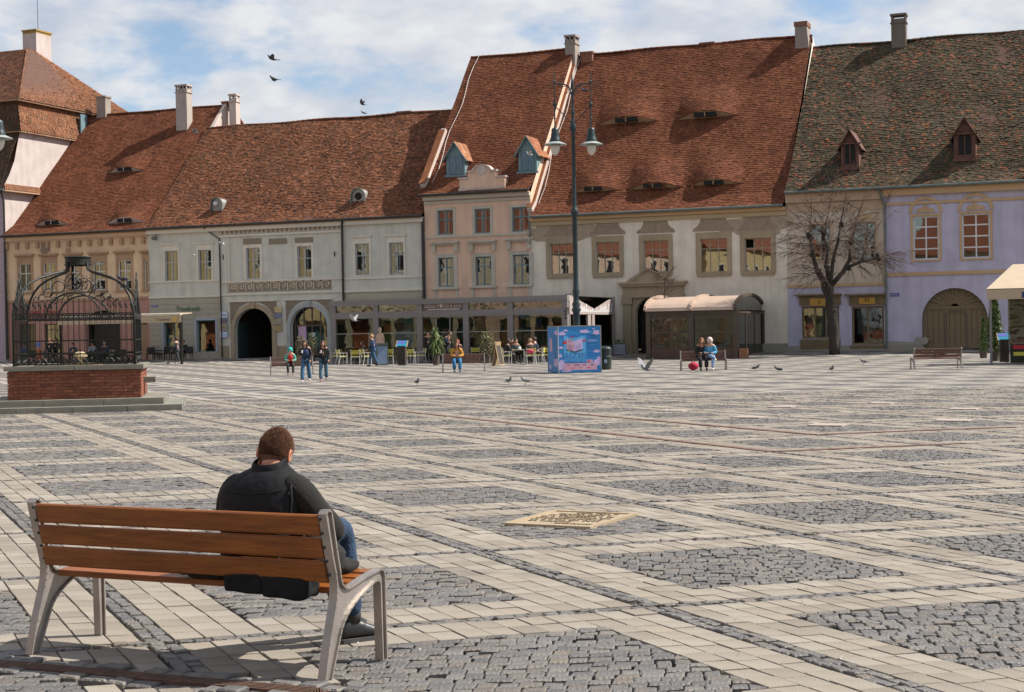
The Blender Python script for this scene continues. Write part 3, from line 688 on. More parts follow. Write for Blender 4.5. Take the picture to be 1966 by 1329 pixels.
def arch_trim(h, r, asp, wd, out, m, name='arch_surround', legs=True, key=True):
    x0, x1, z0, z1 = r; cx, rr_ = (x0 + x1) / 2, (x1 - x0) / 2; n = 20; mb = MB(); hr = rr_ * asp; zc = z1 - hr
    I_ = [(cx - rr_ * math.cos(math.pi * k / n), zc + hr * math.sin(math.pi * k / n)) for k in range(n + 1)]
    O_ = [(cx - (rr_ + wd) * math.cos(math.pi * k / n), zc + (hr + wd) * math.sin(math.pi * k / n)) for k in range(n + 1)]
    if legs: I_ = [(x0, z0)] + I_ + [(x1, z0)]; O_ = [(x0 - wd, z0)] + O_ + [(x1 + wd, z0)]
    for k in range(len(I_) - 1): mb.prism([I_[k], O_[k], O_[k + 1], I_[k + 1]], 'y', -out, .003)
    o = mb.build(name, m, h.o)
    if key: mb = MB(); mb.prism([(cx - .14, z1 - .03), (cx + .14, z1 - .03), (cx + .22, z1 + wd + .12), (cx - .22, z1 + wd + .12)], 'y', -out - .07, -out + .002); mb.build('keystone', m, o)
    return o
# ------------------------------------------------ peach house (second from the left)
h1 = House(11, 286, 500, 'peach plastered house with red roof and white windows, behind the iron cage')
h1.set_roof((150, 446), (360, 209), 10.2, kick=1.6, kang=14)
W1 = [h1.rect(a, b, c, d) for a, b, c, d in ((38, 61, 506, 560), (84, 107, 505, 559), (131, 154, 504, 558), (179, 203, 502, 557), (228, 253, 500, 556), (278, 300, 499, 555))]
zg1 = h1.f(150, 577)[1]
for q, r in enumerate(W1):
    if r[1] > h1.w: r = (r[0], h1.w - .12, r[2], r[3])
    h1.window(*r, cols=2 if q < 5 else 1, rows=(0.64,), fw=.07, curtain=q % 2 == 0)
    h1.surround(mBrownT, r, .17, .55, .05, name='window_surround')
    x0, x1, z0, z1 = r; xr = min(x1 + .32, h1.w); mb = MB(); mb.box(x0 - .32, xr, -.2, .003, z1 + .55, z1 + .66); mb.box(x0 - .27, xr - .05, -.13, .003, z1 + .47, z1 + .55); mb.build('window_cornice', mBrownT, h1.o)
    h1.band('sill', mBrownT, x0 - .25, min(x1 + .25, h1.w), z0 - .17, z0 - .06, .14)
# ground floor openings
D1 = [h1.rect(38, 70, 622, 690), h1.rect(86, 120, 622, 690), h1.rect(166, 232, 612, 690), h1.rect(262, 284, 620, 686)]
for q, r in enumerate(D1):
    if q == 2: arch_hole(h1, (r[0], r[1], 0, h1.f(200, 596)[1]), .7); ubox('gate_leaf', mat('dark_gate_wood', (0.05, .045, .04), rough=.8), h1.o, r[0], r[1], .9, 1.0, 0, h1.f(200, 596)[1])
    elif q == 3: h1.holes.append((r[0], r[1], .05, r[3])); o = ubox('door', mat('pale_wood_door', (0.36, .24, .14), rough=.7), h1.o, r[0] + .08, r[1] - .08, .12, .17, .05, r[3] - .1)
    else: h1.window(r[0], r[1], .25, r[3], frame=mBrownF, cols=2, rows=(.35, .82), glass=mGlassS, curtain=False, dep=.2)
h1.wall(0, h1.w, zg1, h1.zE - .1, mPeach); h1.wall(0, h1.w, 0, zg1, mRose, 'ground_floor_wall'); h1.shell(mPeach, h1.zE - .2, 2 * h1.s, h1.zR - .15, h1.s)
h1.band('string_course', mBrownT, 0, h1.w, zg1 - .04, zg1 + .14, .07); h1.band('cornice', mPeachL, 0, h1.w, h1.zE - .42, h1.zE - .17, .22); h1.band('frieze', mPeachL, 0, h1.w, h1.zE - .55, h1.zE - .42, .08)
for k in range(14):
    xx = .25 + (h1.w - .6) * k / 13; o = ubox('cornice_bracket', mBrownT, h1.o, xx - .13, xx + .13, -.2, .003, h1.zE - 1.0, h1.zE - .56)
for a, b in ((128, 138),): r = h1.rect(a, b, 470, 570); h1.band('pilaster', mBrownT, r[0], r[1], zg1 + .15, h1.zE - 1.1, .03)
def patch(h, px, py, w, z, m, seed=1, name='bare_patch', out=.006):
    x, zc = h.f(px, py); rr_ = random.Random(seed); n = 18; pts = []
    for k in range(n):
        a = 2 * math.pi * k / n; e = 1 + rr_.uniform(-.22, .22); pts.append((x + w * .5 * e * (abs(math.cos(a)) ** .7) * (1 if math.cos(a) > 0 else -1), zc + z * .5 * e * (abs(math.sin(a)) ** .7) * (1 if math.sin(a) > 0 else -1)))
    mb = MB(); mb.prism(pts, 'y', -out, .002); return mb.build(name, m, h.o)
patch(h1, 88, 475, .85, .95, mat('bare_render', (0.30, 0.21, 0.16), (.24, .17, .13), rough=.95, bump=.5), 3)
h1.eyebrow(243, 330, 36, .50); h1.eyebrow(103, 434, 36, .46); h1.eyebrow(243, 431, 38, .46)
h1.roof(mTileR, x0=.0); h1.build_eyebrows()
h1.chimney(339, 360, 163, 252, m=plaster('old_white_chimney', (.33, .29, .26), .5), dep=.75, holes=3)
h1.chimney(187, 204, 185, 224, y=h1.s - .3, dep=.7); h1.chimney(441, 454, 181, 208, y=h1.s - .2, m=mWhite, dep=.6, holes=1)
mb = MB(); x = h1.w + .12                                     # white parapet gable against the lower neighbour
mb.prism([(3.5, h1.zE + 3.2), (h1.s, h1.zR + .15), (h1.s * 1.35, h1.zR - 2.6), (h1.s * 1.35, h1.zE), (3.5, h1.zE)], 'x', x - .1, x + .15); mb.build('gable_parapet', mWhite, h1.o)
mb = MB(); mb.bar((x + .05, h1.s - .1, h1.zR + .28), (x + .05, h1.s * 1.42, h1.zR - 2.7), .7, .07); mb.build('parapet_coping', mTileO, h1.o)
mSignR = mat('red_letters', (0.34, 0.03, 0.03), rough=.5)
x, z = h1.f(84, 604); text('sign_lettering', 'Frutti Union', .55, mSignR, h1.o, (x, -.08, z), width=h1.rect(50, 112, 590, 604)[1] - h1.rect(50, 112, 590, 604)[0])
h1.downpipe(.08, .1, h1.zE - .5, .07)
# ------------------------------------------------ grey house with two carriage arches
h2 = House(286, 816, 500, 'long grey-green house with Greek-key frieze, two carriage arches and a weathered roof')
h2.set_roof((540, 426), (640, 229), 8.0)
xa, xb = h2.f(425, 500)[0], h2.f(657, 500)[0]
W2 = [h2.rect(*q) for q in ((318, 343, 482, 540), (382, 407, 480, 539), (474, 500, 476, 536), (572, 599, 473, 533), (683, 710, 468, 529), (748, 776, 466, 528))]
for q, r in enumerate(W2):
    h2.window(*r, frame=mat('grey_frame_paint', (.44, .46, .48), rough=.6), cols=2, rows=(.62,), fw=.06, curtain=True)
    h2.surround(mPale, r, .2 if q in (2, 3) else .14, .42 if q not in (2, 3) else .22, .04 if q in (2, 3) else .1)
    if q not in (2, 3): h2.band('window_cornice', mPale, r[0] - .25, r[1] + .25, r[3] + .42, r[3] + .52, .13)
zb2 = h2.f(540, 566)[1]
zl2 = h2.f(350, 572)[1]
A1_ = h2.rect(452, 524, 592, 688); A1_ = (A1_[0], A1_[1], 0, A1_[3]); A2_ = h2.rect(559, 630, 589, 688); A2_ = (A2_[0], A2_[1], 0, A2_[3])
arch_hole(h2, A1_, .95); arch_hole(h2, A2_, .95)
S1_ = h2.rect(315, 349, 618, 672); S2_ = h2.rect(378, 415, 615, 676)
h2.window(*S1_, frame=mBlueF, cols=2, rows=(), glass=mGlassS, curtain=False, dep=.25); h2.window(*S2_, frame=mBlueF, cols=1, rows=(), glass=mGlassS, curtain=False, dep=.25)
mPaleBlue = mat('pale_blue_paint', (0.36, 0.42, 0.52), rough=.6)
for r in (S1_, S2_): h2.surround(mPaleBlue, r, .13, .12, 0, .05, 'shop_surround')
mRedC = mat('red_cloth', (0.42, .02, .03), rough=.8); ubox('red_display', mRedC, h2.o, S2_[1] - .42, S2_[1] - .08, .5, .55, S2_[2] + .6, S2_[3])
ubox('display_wall', mat('salmon_wall', (.55, .28, .2), rough=.9), h2.o, S1_[0] + .1, S1_[1] - .1, .7, .74, S1_[2], S1_[3] - .1)
ztop = h2.zE - .1
h2.wall(0, xa, 0, zl2, mGreyD, 'rustic_wall'); h2.wall(0, xa, zl2, ztop, mGrey); h2.wall(xa, xb, 0, ztop, mGrey); h2.wall(xb, h2.w, 0, zl2 + .05, mGreyD, 'rustic_wall'); h2.wall(xb, h2.w, zl2 + .05, ztop, mGrey)
h2.shell(mGrey, ztop, 16, h2.zR - .15, h2.s)
def grooves(h, x0, x1, z0, z1, st, m, holes):                # raised courses of rustication, split round openings
    z = z0
    while z + st <= z1 + .01:
        segs = [(x0, x1)]
        for q in holes:
            if q[2] - .1 < z + st and q[3] + .1 > z: segs = [s_ for a, b in segs for s_ in ((a, min(b, q[0] - .14)), (max(a, q[1] + .14), b)) if s_[1] - s_[0] > .05]
        for a, b in segs: ubox('rustic_course', m, h.o, a, b, -.03, .003, z + .03, z + st)
        z += st
grooves(h2, .02, xa - .05, .9, zl2 - .05, .36, mGreyD, h2.holes); grooves(h2, xb + .3, h2.w - .02, .9, zl2 - .05, .36, mGreyD, h2.holes)
h2.band('string_course', mPale, 0, xa, zl2, zl2 + .14, .08); h2.band('string_course', mPale, xb, h2.w, zl2 + .04, zl2 + .18, .08)
zs = h2.f(540, 540)[1]; zf0, zf1 = h2.f(540, 559)[1], h2.f(540, 541)[1]
h2.band('string_course', mPale, 0, xa, h2.f(350, 542)[1], h2.f(350, 539)[1], .06); h2.band('string_course', mPale, xa - .05, xb + .05, zs, zs + .12, .1); h2.band('string_course', mPale, xb, h2.w, h2.f(735, 535)[1], h2.f(735, 531)[1], .06)
h2.band('string_course', mPale, xa - .05, xb + .05, zf0 - .2, zf0 - .08, .1)
h2.band('cornice', mPale, 0, h2.w, ztop - .32, ztop - .07, .25); h2.band('cornice', mPale, xa - .1, xb + .1, ztop - .75, ztop - .62, .12)
for k in range(26): xx = xa + (xb - xa) * (k + .5) / 26; ubox('dentil', mBrownT, h2.o, xx - .06, xx + .06, -.15, .003, ztop - .5, ztop - .36)
for x in (xa, xb): ubox('pilaster', mGrey, h2.o, x - (.0 if x == xa else .75), x + (.75 if x == xa else .0), -.05, .003, zs + .13, ztop - .76)
# Greek key frieze, one raised fret after another
mb0 = MB(); key = [(0, 0), (0, 1), (.8, 1), (.8, .3), (.42, .3), (.42, .68), (.56, .68)]
fw_ = (h2.f(636, 550)[0] - h2.f(440, 550)[0]) / 12; x0k = h2.f(440, 550)[0]; hk = (zf1 - zf0) * .82; t = .075
def fret(mb, sx, sz):
    K = [(0.02, 0.0), (0.02, 1.0), (.82, 1.0), (.82, .28), (.40, .28), (.40, .62), (.60, .62)]
    for (a, b), (c, d) in zip(K[:-1], K[1:]):
        xa_, xb_ = sorted((a * sx, c * sx)); za_, zb_ = sorted((b * sz, d * sz)); mb.box(xa_ - t/2, xb_ + t/2, -.04, .003, za_ - t/2, zb_ + t/2)
    mb.box(.82 * sx + t, sx - t * .3, -.04, .003, -t/2, t/2) if False else None
fret(mb0, fw_ * .95, hk); fm = mb0.mesh('fret', plaster('fret_trim', (.50, .42, .31), .2))
for k in range(12): o = link('greek_key', fm, None, h2.o); o.location = (x0k + fw_ * k, 0, zf0 + .1)
h2.band('frieze_ground', mat('frieze_brown', (.27, .235, .185), rough=.95), x0k - .1, x0k + fw_ * 12 + .05, zf0 + .0, zf1 - .0, .012)
mOrn = mat('ornament_brown', (0.30, .25, .18), (.2, .165, .12), scale=14, rough=.9, bump=1.0, bscale=12)
for a, b in ((468, 503), (517, 552), (567, 602)): r = h2.rect(a, b, 458 if a < 560 else 456, 469); o = h2.band('relief_panel', mOrn, *r[:2], r[2], r[3], .03)
for a, b in ((512, 514), (556, 558)): pass
arch_trim(h2, A1_, .95, .3, .1, mStone); arch_trim(h2, A2_, .95, .28, .1, mat('pale_blue_grey_plaster', (.38, .41, .40), rough=.9))
mOrn2 = mat('ornament_spandrel', (0.26, .215, .16), (.18, .15, .11), scale=14, rough=.9, bump=1.0, bscale=12)
for r in (A1_, A2_):
    for sgn in (-1, 1):
        cx, rr_ = (r[0] + r[1]) / 2, (r[1] - r[0]) / 2 + .34; zc = r[3] - (r[1] - r[0]) / 2 * .95; zt = r[3] + .42; n = 8
        arc = [(cx + sgn * rr_ * math.cos(math.pi / 2 * k / n * .92), zc + (rr_ + .04) * math.sin(math.pi / 2 * k / n * .92)) for k in range(1, n + 1)]
        mb = MB(); mb.prism([(cx + sgn * rr_ * 1.0, arc[0][1])] + arc + [(arc[-1][0], zt), (cx + sgn * rr_ * 1.0, zt)], 'y', -.04, .002); mb.build('spandrel_relief', mOrn2, h2.o)
    h2.band('label_mould', mPale, r[0] - .5, r[1] + .5, r[3] + .46, r[3] + .56, .1)
for px0, px1 in ((424, 440), (526, 536), (537, 560)): r = h2.rect(px0, px1, 664, 690); ubox('stone_plinth', mStone, h2.o, r[0], r[1], -.08, .003, 0, r[3])
# passage behind the first arch, glazed door in the second
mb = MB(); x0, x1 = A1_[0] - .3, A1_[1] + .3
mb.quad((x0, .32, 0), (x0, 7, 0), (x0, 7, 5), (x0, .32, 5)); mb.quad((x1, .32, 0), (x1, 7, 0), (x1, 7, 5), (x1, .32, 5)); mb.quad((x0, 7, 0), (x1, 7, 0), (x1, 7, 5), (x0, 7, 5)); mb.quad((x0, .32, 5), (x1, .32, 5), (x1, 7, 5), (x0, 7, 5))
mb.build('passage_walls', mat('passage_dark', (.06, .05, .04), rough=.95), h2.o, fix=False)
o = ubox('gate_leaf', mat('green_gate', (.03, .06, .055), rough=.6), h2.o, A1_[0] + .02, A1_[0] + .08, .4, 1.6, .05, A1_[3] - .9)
h2.holes.clear(); h2.arches.clear()
fr = h2.window(A2_[0] + .05, A2_[1] - .05, .1, A2_[3] - .02, frame=mBrownF, cols=4, rows=(.62,), glass=mGlassS, curtain=False, dep=.45, fw=.09)
ubox('pink_poster', mat('pink_poster', (.6, .42, .55), (.45, .3, .5), scale=6, rough=.5), fr, -1.05, -.45, -.05, -.04, -1.2, .35)
for px, py, c in ((597, 643, (.35, .55, .8)),): x, z = h2.f(px, py); ubox('sticker', mat('blue_sticker', c, rough=.5), h2.o, x - .15, x + .15, .39, .4, z - .15, z + .15)
# enamel and painted boards between the arches
for k, (a, b, c, d, col) in enumerate(((425, 439, 599, 611, (.55, .62, .75)), (425, 439, 612, 619, (.16, .16, .2)), (425, 439, 621, 635, (.32, .30, .24)), (425, 439, 637, 648, (.50, .60, .80)),
                         (530, 543, 589, 600, (.55, .42, .22)), (530, 543, 602, 609, (.16, .2, .34)), (530, 543, 612, 623, (.32, .30, .22)), (530, 543, 625, 636, (.36, .27, .12)))):
    r = h2.rect(a, b, c, d); o = ubox('wall_board', mat('board_%d' % k, col, rough=.45), h2.o, r[0], r[1], -.14, -.11, r[2], r[3])
mNavy = mat('navy_letters', (.05, .09, .3), rough=.5)
x, z = h2.f(432, 607); text('board_lettering', 'MALL', .22, mNavy, h2.o, (x, -.142, z), ext=.002); x, z = h2.f(432, 630); text('board_lettering', '\u2605', .3, mat('ochre_mark', (.35, .25, .05), rough=.5), h2.o, (x, -.142, z), ext=.002)
mGreenL = mat('green_letters', (0.03, 0.16, 0.06), rough=.4); r = h2.rect(340, 386, 588, 598); text('sign_lettering', 'Truefresh', .5, mGreenL, h2.o, ((r[0] + r[1]) / 2, -.12, r[2] + .03), width=r[1] - r[0])
mEnamel = mat('blue_enamel', (0.04, 0.05, 0.28), rough=.3)
def street_plate(h, px0, px1, py0, py1):
    r = h.rect(px0, px1, py0, py1); o = ubox('street_name_plate', mEnamel, h.o, r[0], r[1], -.05, -.03, r[2], r[3])
    t_ = text('plate_lettering', 'Pia\u021ba Mare', .14, mWhiteF, h.o, ((r[0] + r[1]) / 2, -.055, r[2] + .05), ext=.002, width=(r[1] - r[0]) * .8)
street_plate(h2, 292, 304, 586, 590)
for px, py in ((430, 494), (644, 488)):
    x, z = h2.f(px, py); mb = MB(); mb.box(-.2, .2, -.05, 0, -.05, .05); mb.box(-.05, .05, -.052, 0, -.18, .18); mb.build('iron_anchor', mZinc, h2.o, loc=(x, 0, z))
h2.roof(mTileM, x1=h2.w + .02, lift=.015, sag=.06)
# round metal roof vents
def roof_vent(h, px, pyb, w, ball):
    x, v, p = h.hit(px, pyb); mb = MB(); n = 10; hh = w * 1.05; y0 = p.y; z0 = p.z - .05
    prof = [(-w/2, 0)] + [(-w/2 * math.cos(math.pi * k / n), hh * .5 + hh * .5 * math.sin(math.pi * k / n)) for k in range(n + 1)] + [(w/2, 0)]
    dep = hh / math.tan(h.P) + .2
    mb.prism([(x + a, z0 + b) for a, b in prof], 'y', y0, y0 + dep); o = mb.build('roof_vent', mat('grey_zinc', (.33, .33, .31), (.2, .2, .19), rough=.5, metal=.3), h.o)
    mb = MB(); mb.prism([(x + a * 1.12, z0 - .04 + b * 1.1) for a, b in prof] + [(x + w/2, z0 - .04)] + [(x + a, z0 - .02 + b) for a, b in reversed(prof)], 'y', y0 - .15, y0 - .02); mb.build('hood', mZincG, o)
    if ball: mb = MB(); mb.ball((x - .05, y0 - .12, z0 + hh * .55), w * .2, 10, 8); mb.build('white_lamp', mWhiteF, o)
    else: mb = MB(); mb.prism([(x + w * .27 * math.cos(2 * math.pi * k / 14), z0 + hh * .5 + w * .27 * math.sin(2 * math.pi * k / 14)) for k in range(14)], 'y', y0 - .03, y0 + .01); mb.build('dark_opening', mDark, o)
roof_vent(h2, 418, 404, .85, True); roof_vent(h2, 689, 390, .95, False)
h2.downpipe(xb + .12, .1, h2.f(660, 440)[1], .075, top=(xb + .3, -.45, ztop + .02)); h2.downpipe(h2.w - .05, 0.1, ztop - .1, .1)
mb = MB(); x, z = h2.f(398, 438); x2, z2 = h2.f(424, 459); mb.tube([(x, -.45, ztop), (x, -.2, z - .1), (x2, -.14, z2), (x2 + .05, -.14, .1)], .05, 8); mb.build('downpipe', mZinc, h2.o)
mb = MB(); x, z = h2.f(303, 458); mb.ball((x, -.35, z), .22, 10, 8, (1, 1, .7)); mb.bar((x, -.3, z + .1), (x, 0, z + .35), .03); mb.build('wall_lamp', mZincG, h2.o)
h2.chimney(762, 788, 214, 224, y=h2.s, m=mBrick, dep=.6)
# ------------------------------------------------ tall pink house
h3 = House(817, 1021, 500, 'narrow tall pink three-storey house with blue dormers and a small curved gable')
h3.set_roof((910, 369), (1000, 104), 8.9)
W3 = [h3.rect(*q) for q in ((841, 871, 404, 451), (912, 942, 401, 448), (984, 1016, 398, 445))]; W3b = [h3.rect(*q) for q in ((842, 872, 495, 551), (914, 944, 493, 548), (986, 1017, 489, 546))]
for q, r in enumerate(W3): h3.window(*r, frame=mBlueF, cols=2, rows=(.62,), fw=.09); h3.surround(mPinkT, r, .17, .16, .1)
for q, r in enumerate(W3b):
    h3.window(*r, frame=mBlueF, cols=2, rows=(.66,), fw=.08, curtain=q == 0); h3.surround(mPinkT, r, .27, .16, .05, .05)
    r2 = (r[0] - .32, min(r[1] + .32, h3.w - .02)); mb = MB(); z1 = r[3]
    mb.box(r2[0] - .18, r2[1] + .1, -.3, .003, z1 + .93, z1 + 1.03); mb.box(r2[0] - .08, r2[1] + .04, -.2, .003, z1 + .82, z1 + .93); mb.box(r2[0], r2[1], -.06, .003, z1 + .17, z1 + .82) if False else None
    mb.box(r2[0] - .04, r2[0] + .2, -.16, .003, z1 + .35, z1 + .82); mb.box(r2[1] - .22, r2[1] + .02, -.16, .003, z1 + .35, z1 + .82); mb.box(r2[0] + .2, r2[1] - .22, -.06, .003, z1 + .17, z1 + .24); mb.build('window_cornice', mPinkT, h3.o)
    mb = MB(); mb.box(r2[0] - .12, r2[1] + .05, -.16, .003, r[2] - .17, r[2] - .05); mb.box(r2[0], r2[0] + .2, -.05, .003, r[2] - 1.05, r[2] - .17); mb.box(r2[1] - .22, r2[1] - .02, -.05, .003, r[2] - 1.05, r[2] - .17); mb.build('window_apron', mPinkT, h3.o)
h3.window(1.0, 3.0, .6, 2.8, frame=mBlueF, curtain=False, cols=2, rows=())
h3.wall(0, h3.w, 0, h3.zE - .1, mPink); h3.shell(mPink, h3.zE - .2, 2 * h3.s, h3.zR - .15, h3.s)
h3.band('cornice', mPinkT, 0, h3.w, h3.zE - .38, h3.zE - .16, .25); h3.band('frieze', mPinkT, 0, h3.w, h3.zE - .62, h3.zE - .45, .08); z = h3.f(915, 453)[1]; h3.band('string_course', mPinkT, 0, h3.w, z - .06, z + .06, .07)
h3.roof(mTileR, x0=-.25, x1=h3.w + .05, sag=.04)
def coping(h, x, m, v0=0.4, v1=None, w=.34, n=.16, name='verge_coping'):
    v1 = v1 or h.SL; mb = MB(); a, k, b = h.rp(x, v0, n), h.rp(x, h.kick, n), h.rp(x, v1, n); mb.bar(a, k, w, .34) if v0 < h.kick else None; mb.bar(k, b, w, .34); mb.build(name, m, h.o)
    mb = MB(); q = max(v0, .5)
    while q < v1 - .3: mb.bar(h.rp(x - .04, q, n + .2), h.rp(x - .04, q + .36, n + .235), w + .08, .05); q += .33
    o = mb.build('coping_tiles', mTileO, h.o); o['kind'] = 'stuff'
coping(h3, -.15, mWhite, v0=.8, v1=h3.kick + 5.0)
def gable_dormer(h, px0, px1, pyb, pyt, rise, m, mroof, kind):
    """small pitched dormer; front between px0..px1, wall from pyb up to pyt, roof apex `rise` above"""
    xm, v, p = h.hit((px0 + px1) / 2, pyb); y = p.y; a, b, z0, z1 = h.rect(px0, px1, pyt, pyb, -y); x = (a + b) / 2; w = b - a
    mb = MB(); dep = (z1 - z0) / math.tan(h.P) + .3; yb = y + dep; za = z1 + rise; yr = y + (za - z0) / math.tan(h.P) + .2
    mb.add([(a, y, z0), (b, y, z0), (b, y, z1), (x, y, za), (a, y, z1), (a, yb, z1), (b, yb, z1), (a, y + .1, z0 - .1), (b, y + .1, z0 - .1), (x, yr, za)],
           [(0, 1, 2, 3, 4), (0, 4, 5), (1, 6, 2), (4, 3, 9, 5), (3, 2, 6, 9)]); o = mb.build('dormer', m, h.o, fix=False)
    t = .22
    for sg, s0, s1 in ((-1, a, x), (1, b, x)):
        mb = MB(); n = 8; q = 7
        ed = Vector((sg * (w / 2 + t), 0, -rise * (t / (w / 2)))); rows = 5
        for i in range(rows):
            f0, f1 = i / rows, (i + 1) / rows + .06
            for j in range(n):
                y0_, y1_ = y - .25 + (yr - y + .25) * j / n, y - .25 + (yr - y + .25) * (j + 1) / n - .01
                l_ = lambda f, up: (x + ed.x * (1 - f), za + ed.z * (1 - f) + up) if False else (x + sg * (w/2 + t) * (1 - f), za - rise * (1 + t / (w/2)) * (1 - f) + up)
                (xa_, za_), (xb_, zb_) = l_(f0, .05), l_(min(1, f1), .02); mb.add([(xa_, y0_, za_), (xa_, y1_, za_), (xb_, y1_, zb_), (xb_, y0_, zb_), (xa_, y0_, za_ - .05), (xa_, y1_, za_ - .05)], [(0, 1, 2, 3), (4, 5, 1, 0)], rnd=random.random())
        mb.build('dormer_tiles', mroof, o, fix=False)['kind'] = 'stuff'
        mb = MB(); mb.bar((x + sg * (w/2 + t), y - .2, za - rise * (1 + t / (w/2)) - .02), (x, y - .2, za - .02), .05, .14, up=(0, 1, 0)); mb.build('bargeboard', m, o)
    if kind == 'blue':
        g = glass_mat('dormer_glass', (.5, .6, .65), .25, .02, .5, 2); mb = MB(); W = w * .74; Z = (z1 - z0) * .92; cx = x; zz = z0 + .08
        for xx in (cx - W/2, cx - .03, cx + W/2 - .06): mb.box(xx, xx + .06, y - .07, y - .005, zz, zz + Z)
        for q in (0, .62, .97): mb.box(cx - W/2 + .06, cx + W/2 - .06, y - .065, y - .007, zz + Z * q, zz + Z * q + .06)
        f_ = mb.build('dormer_window', mBlueF, o); ubox('curtain', mCurt, f_, cx - W/2 + .1, cx - .05, y - .012, y - .006, zz + .06, zz + Z * .55)
        ubox('pane', mat('blue_dark_glass', (.03, .09, .14), (.02, .05, .08), rough=.08, spec=1.0), f_, cx - W/2 + .06, cx + W/2 - .06, y - .03, y - .022, zz + .06, zz + Z * .97)
        mb = MB(); mb.box(a - .1, b + .1, y - .14, y + .02, z0 - .12, z0 + .02); mb.build('dormer_sill', mBlueF, o)
    else:
        mb = MB(); W = w * .58; zz0, zz1 = z0 + .35, z1 - .05; P = [(x - W/2, zz0), (x + W/2, zz0)] + [(x + W/2 * math.cos(math.pi * k / 8), zz1 - .2 + .28 * math.sin(math.pi * k / 8)) for k in range(9)]
        mb.prism(P, 'y', y - .02, y - .004); f_ = mb.build('dark_opening', mDark, o); ubox('post', m, f_, x - .03, x + .03, y - .05, y - .022, zz0, zz1)
        mb = MB(); mb.box(a - .06, b + .06, y - .12, y + .02, z0 - .05, z0 + .14); mb.box(a - .14, b + .14, y - .16, y - .0, z1 - .03, z1 + .06)
        for xx in (a, b - .14): mb.box(xx, xx + .14, y - .06, y - .001, z0 + .15, z1 - .04)
        mb.build('dormer_frame', m, o)
    return o
mBlueW = mat('blue_boarding', (0.17, 0.27, 0.29), (0.12, 0.20, 0.22), scale=3, rough=.7, stretch=(8, 1, .5)); mRedW = mat('brown_red_boarding', (0.14, 0.065, 0.045), (0.09, 0.04, 0.03), scale=5, rough=.85)
gable_dormer(h3, 858, 893, 337, 301, .95, mBlueW, mTileO, 'blue'); gable_dormer(h3, 996, 1031, 330, 291, .98, mBlueW, mTileO, 'blue')
r = h3.rect(883, 970, 318, 366, .15); cx = (r[0] + r[1]) / 2; zb = r[2] - .1; w = r[1] - r[0]
mb = MB(); k = w / 2; a = zb + (r[3] - zb) * .52; b_ = zb + (r[3] - zb) * .76
P = [(-k, zb), (k, zb), (k, a), (k * .62, a), (k * .62, b_), (k * .38, b_)] + [(k * .38 * math.cos(math.pi * q / 10), b_ + (r[3] - b_) * math.sin(math.pi * q / 10)) for q in range(1, 10)] + [(-k * .38, b_), (-k * .62, b_), (-k * .62, a), (-k, a)]
mb.prism([(cx + p_[0], p_[1]) for p_ in P], 'y', -.2, .25); g3 = mb.build('curved_gable', mPink, h3.o)
mb = MB(); mb.box(cx - k - .08, cx - k * .60, -.3, .3, a, a + .1); mb.box(cx + k * .60, cx + k + .08, -.3, .3, a, a + .1); mb.box(cx - k * .68, cx - k * .36, -.3, .3, b_, b_ + .1); mb.box(cx + k * .36, cx + k * .68, -.3, .3, b_, b_ + .1); mb.box(cx - k - .05, cx + k + .05, -.28, .25, zb, zb + .28)
for q in range(10):
    t0, t1 = math.pi * q / 10, math.pi * (q + 1) / 10; e = (r[3] - b_)
    mb.prism([(cx + k * .38 * math.cos(t0), b_ + e * math.sin(t0)), (cx + k * .45 * math.cos(t0), b_ + (e + .07) * math.sin(t0)), (cx + k * .45 * math.cos(t1), b_ + (e + .07) * math.sin(t1)), (cx + k * .38 * math.cos(t1), b_ + e * math.sin(t1))], 'y', -.28, .28)
mb.prism([(cx + k * .2 * math.cos(2 * math.pi * q / 16), b_ + .12 + k * .2 * math.sin(2 * math.pi * q / 16)) for q in range(16)], 'y', -.25, -.2)
mb.build('gable_moulding', mWhite, g3)
h3.chimney(1085, 1104, 68, 112, y=h3.s - .4, m=mChim, dep=.9, holes=2); h3.chimney(1115, 1137, 100, 112, y=h3.s + .3, m=mBrick, dep=.7)
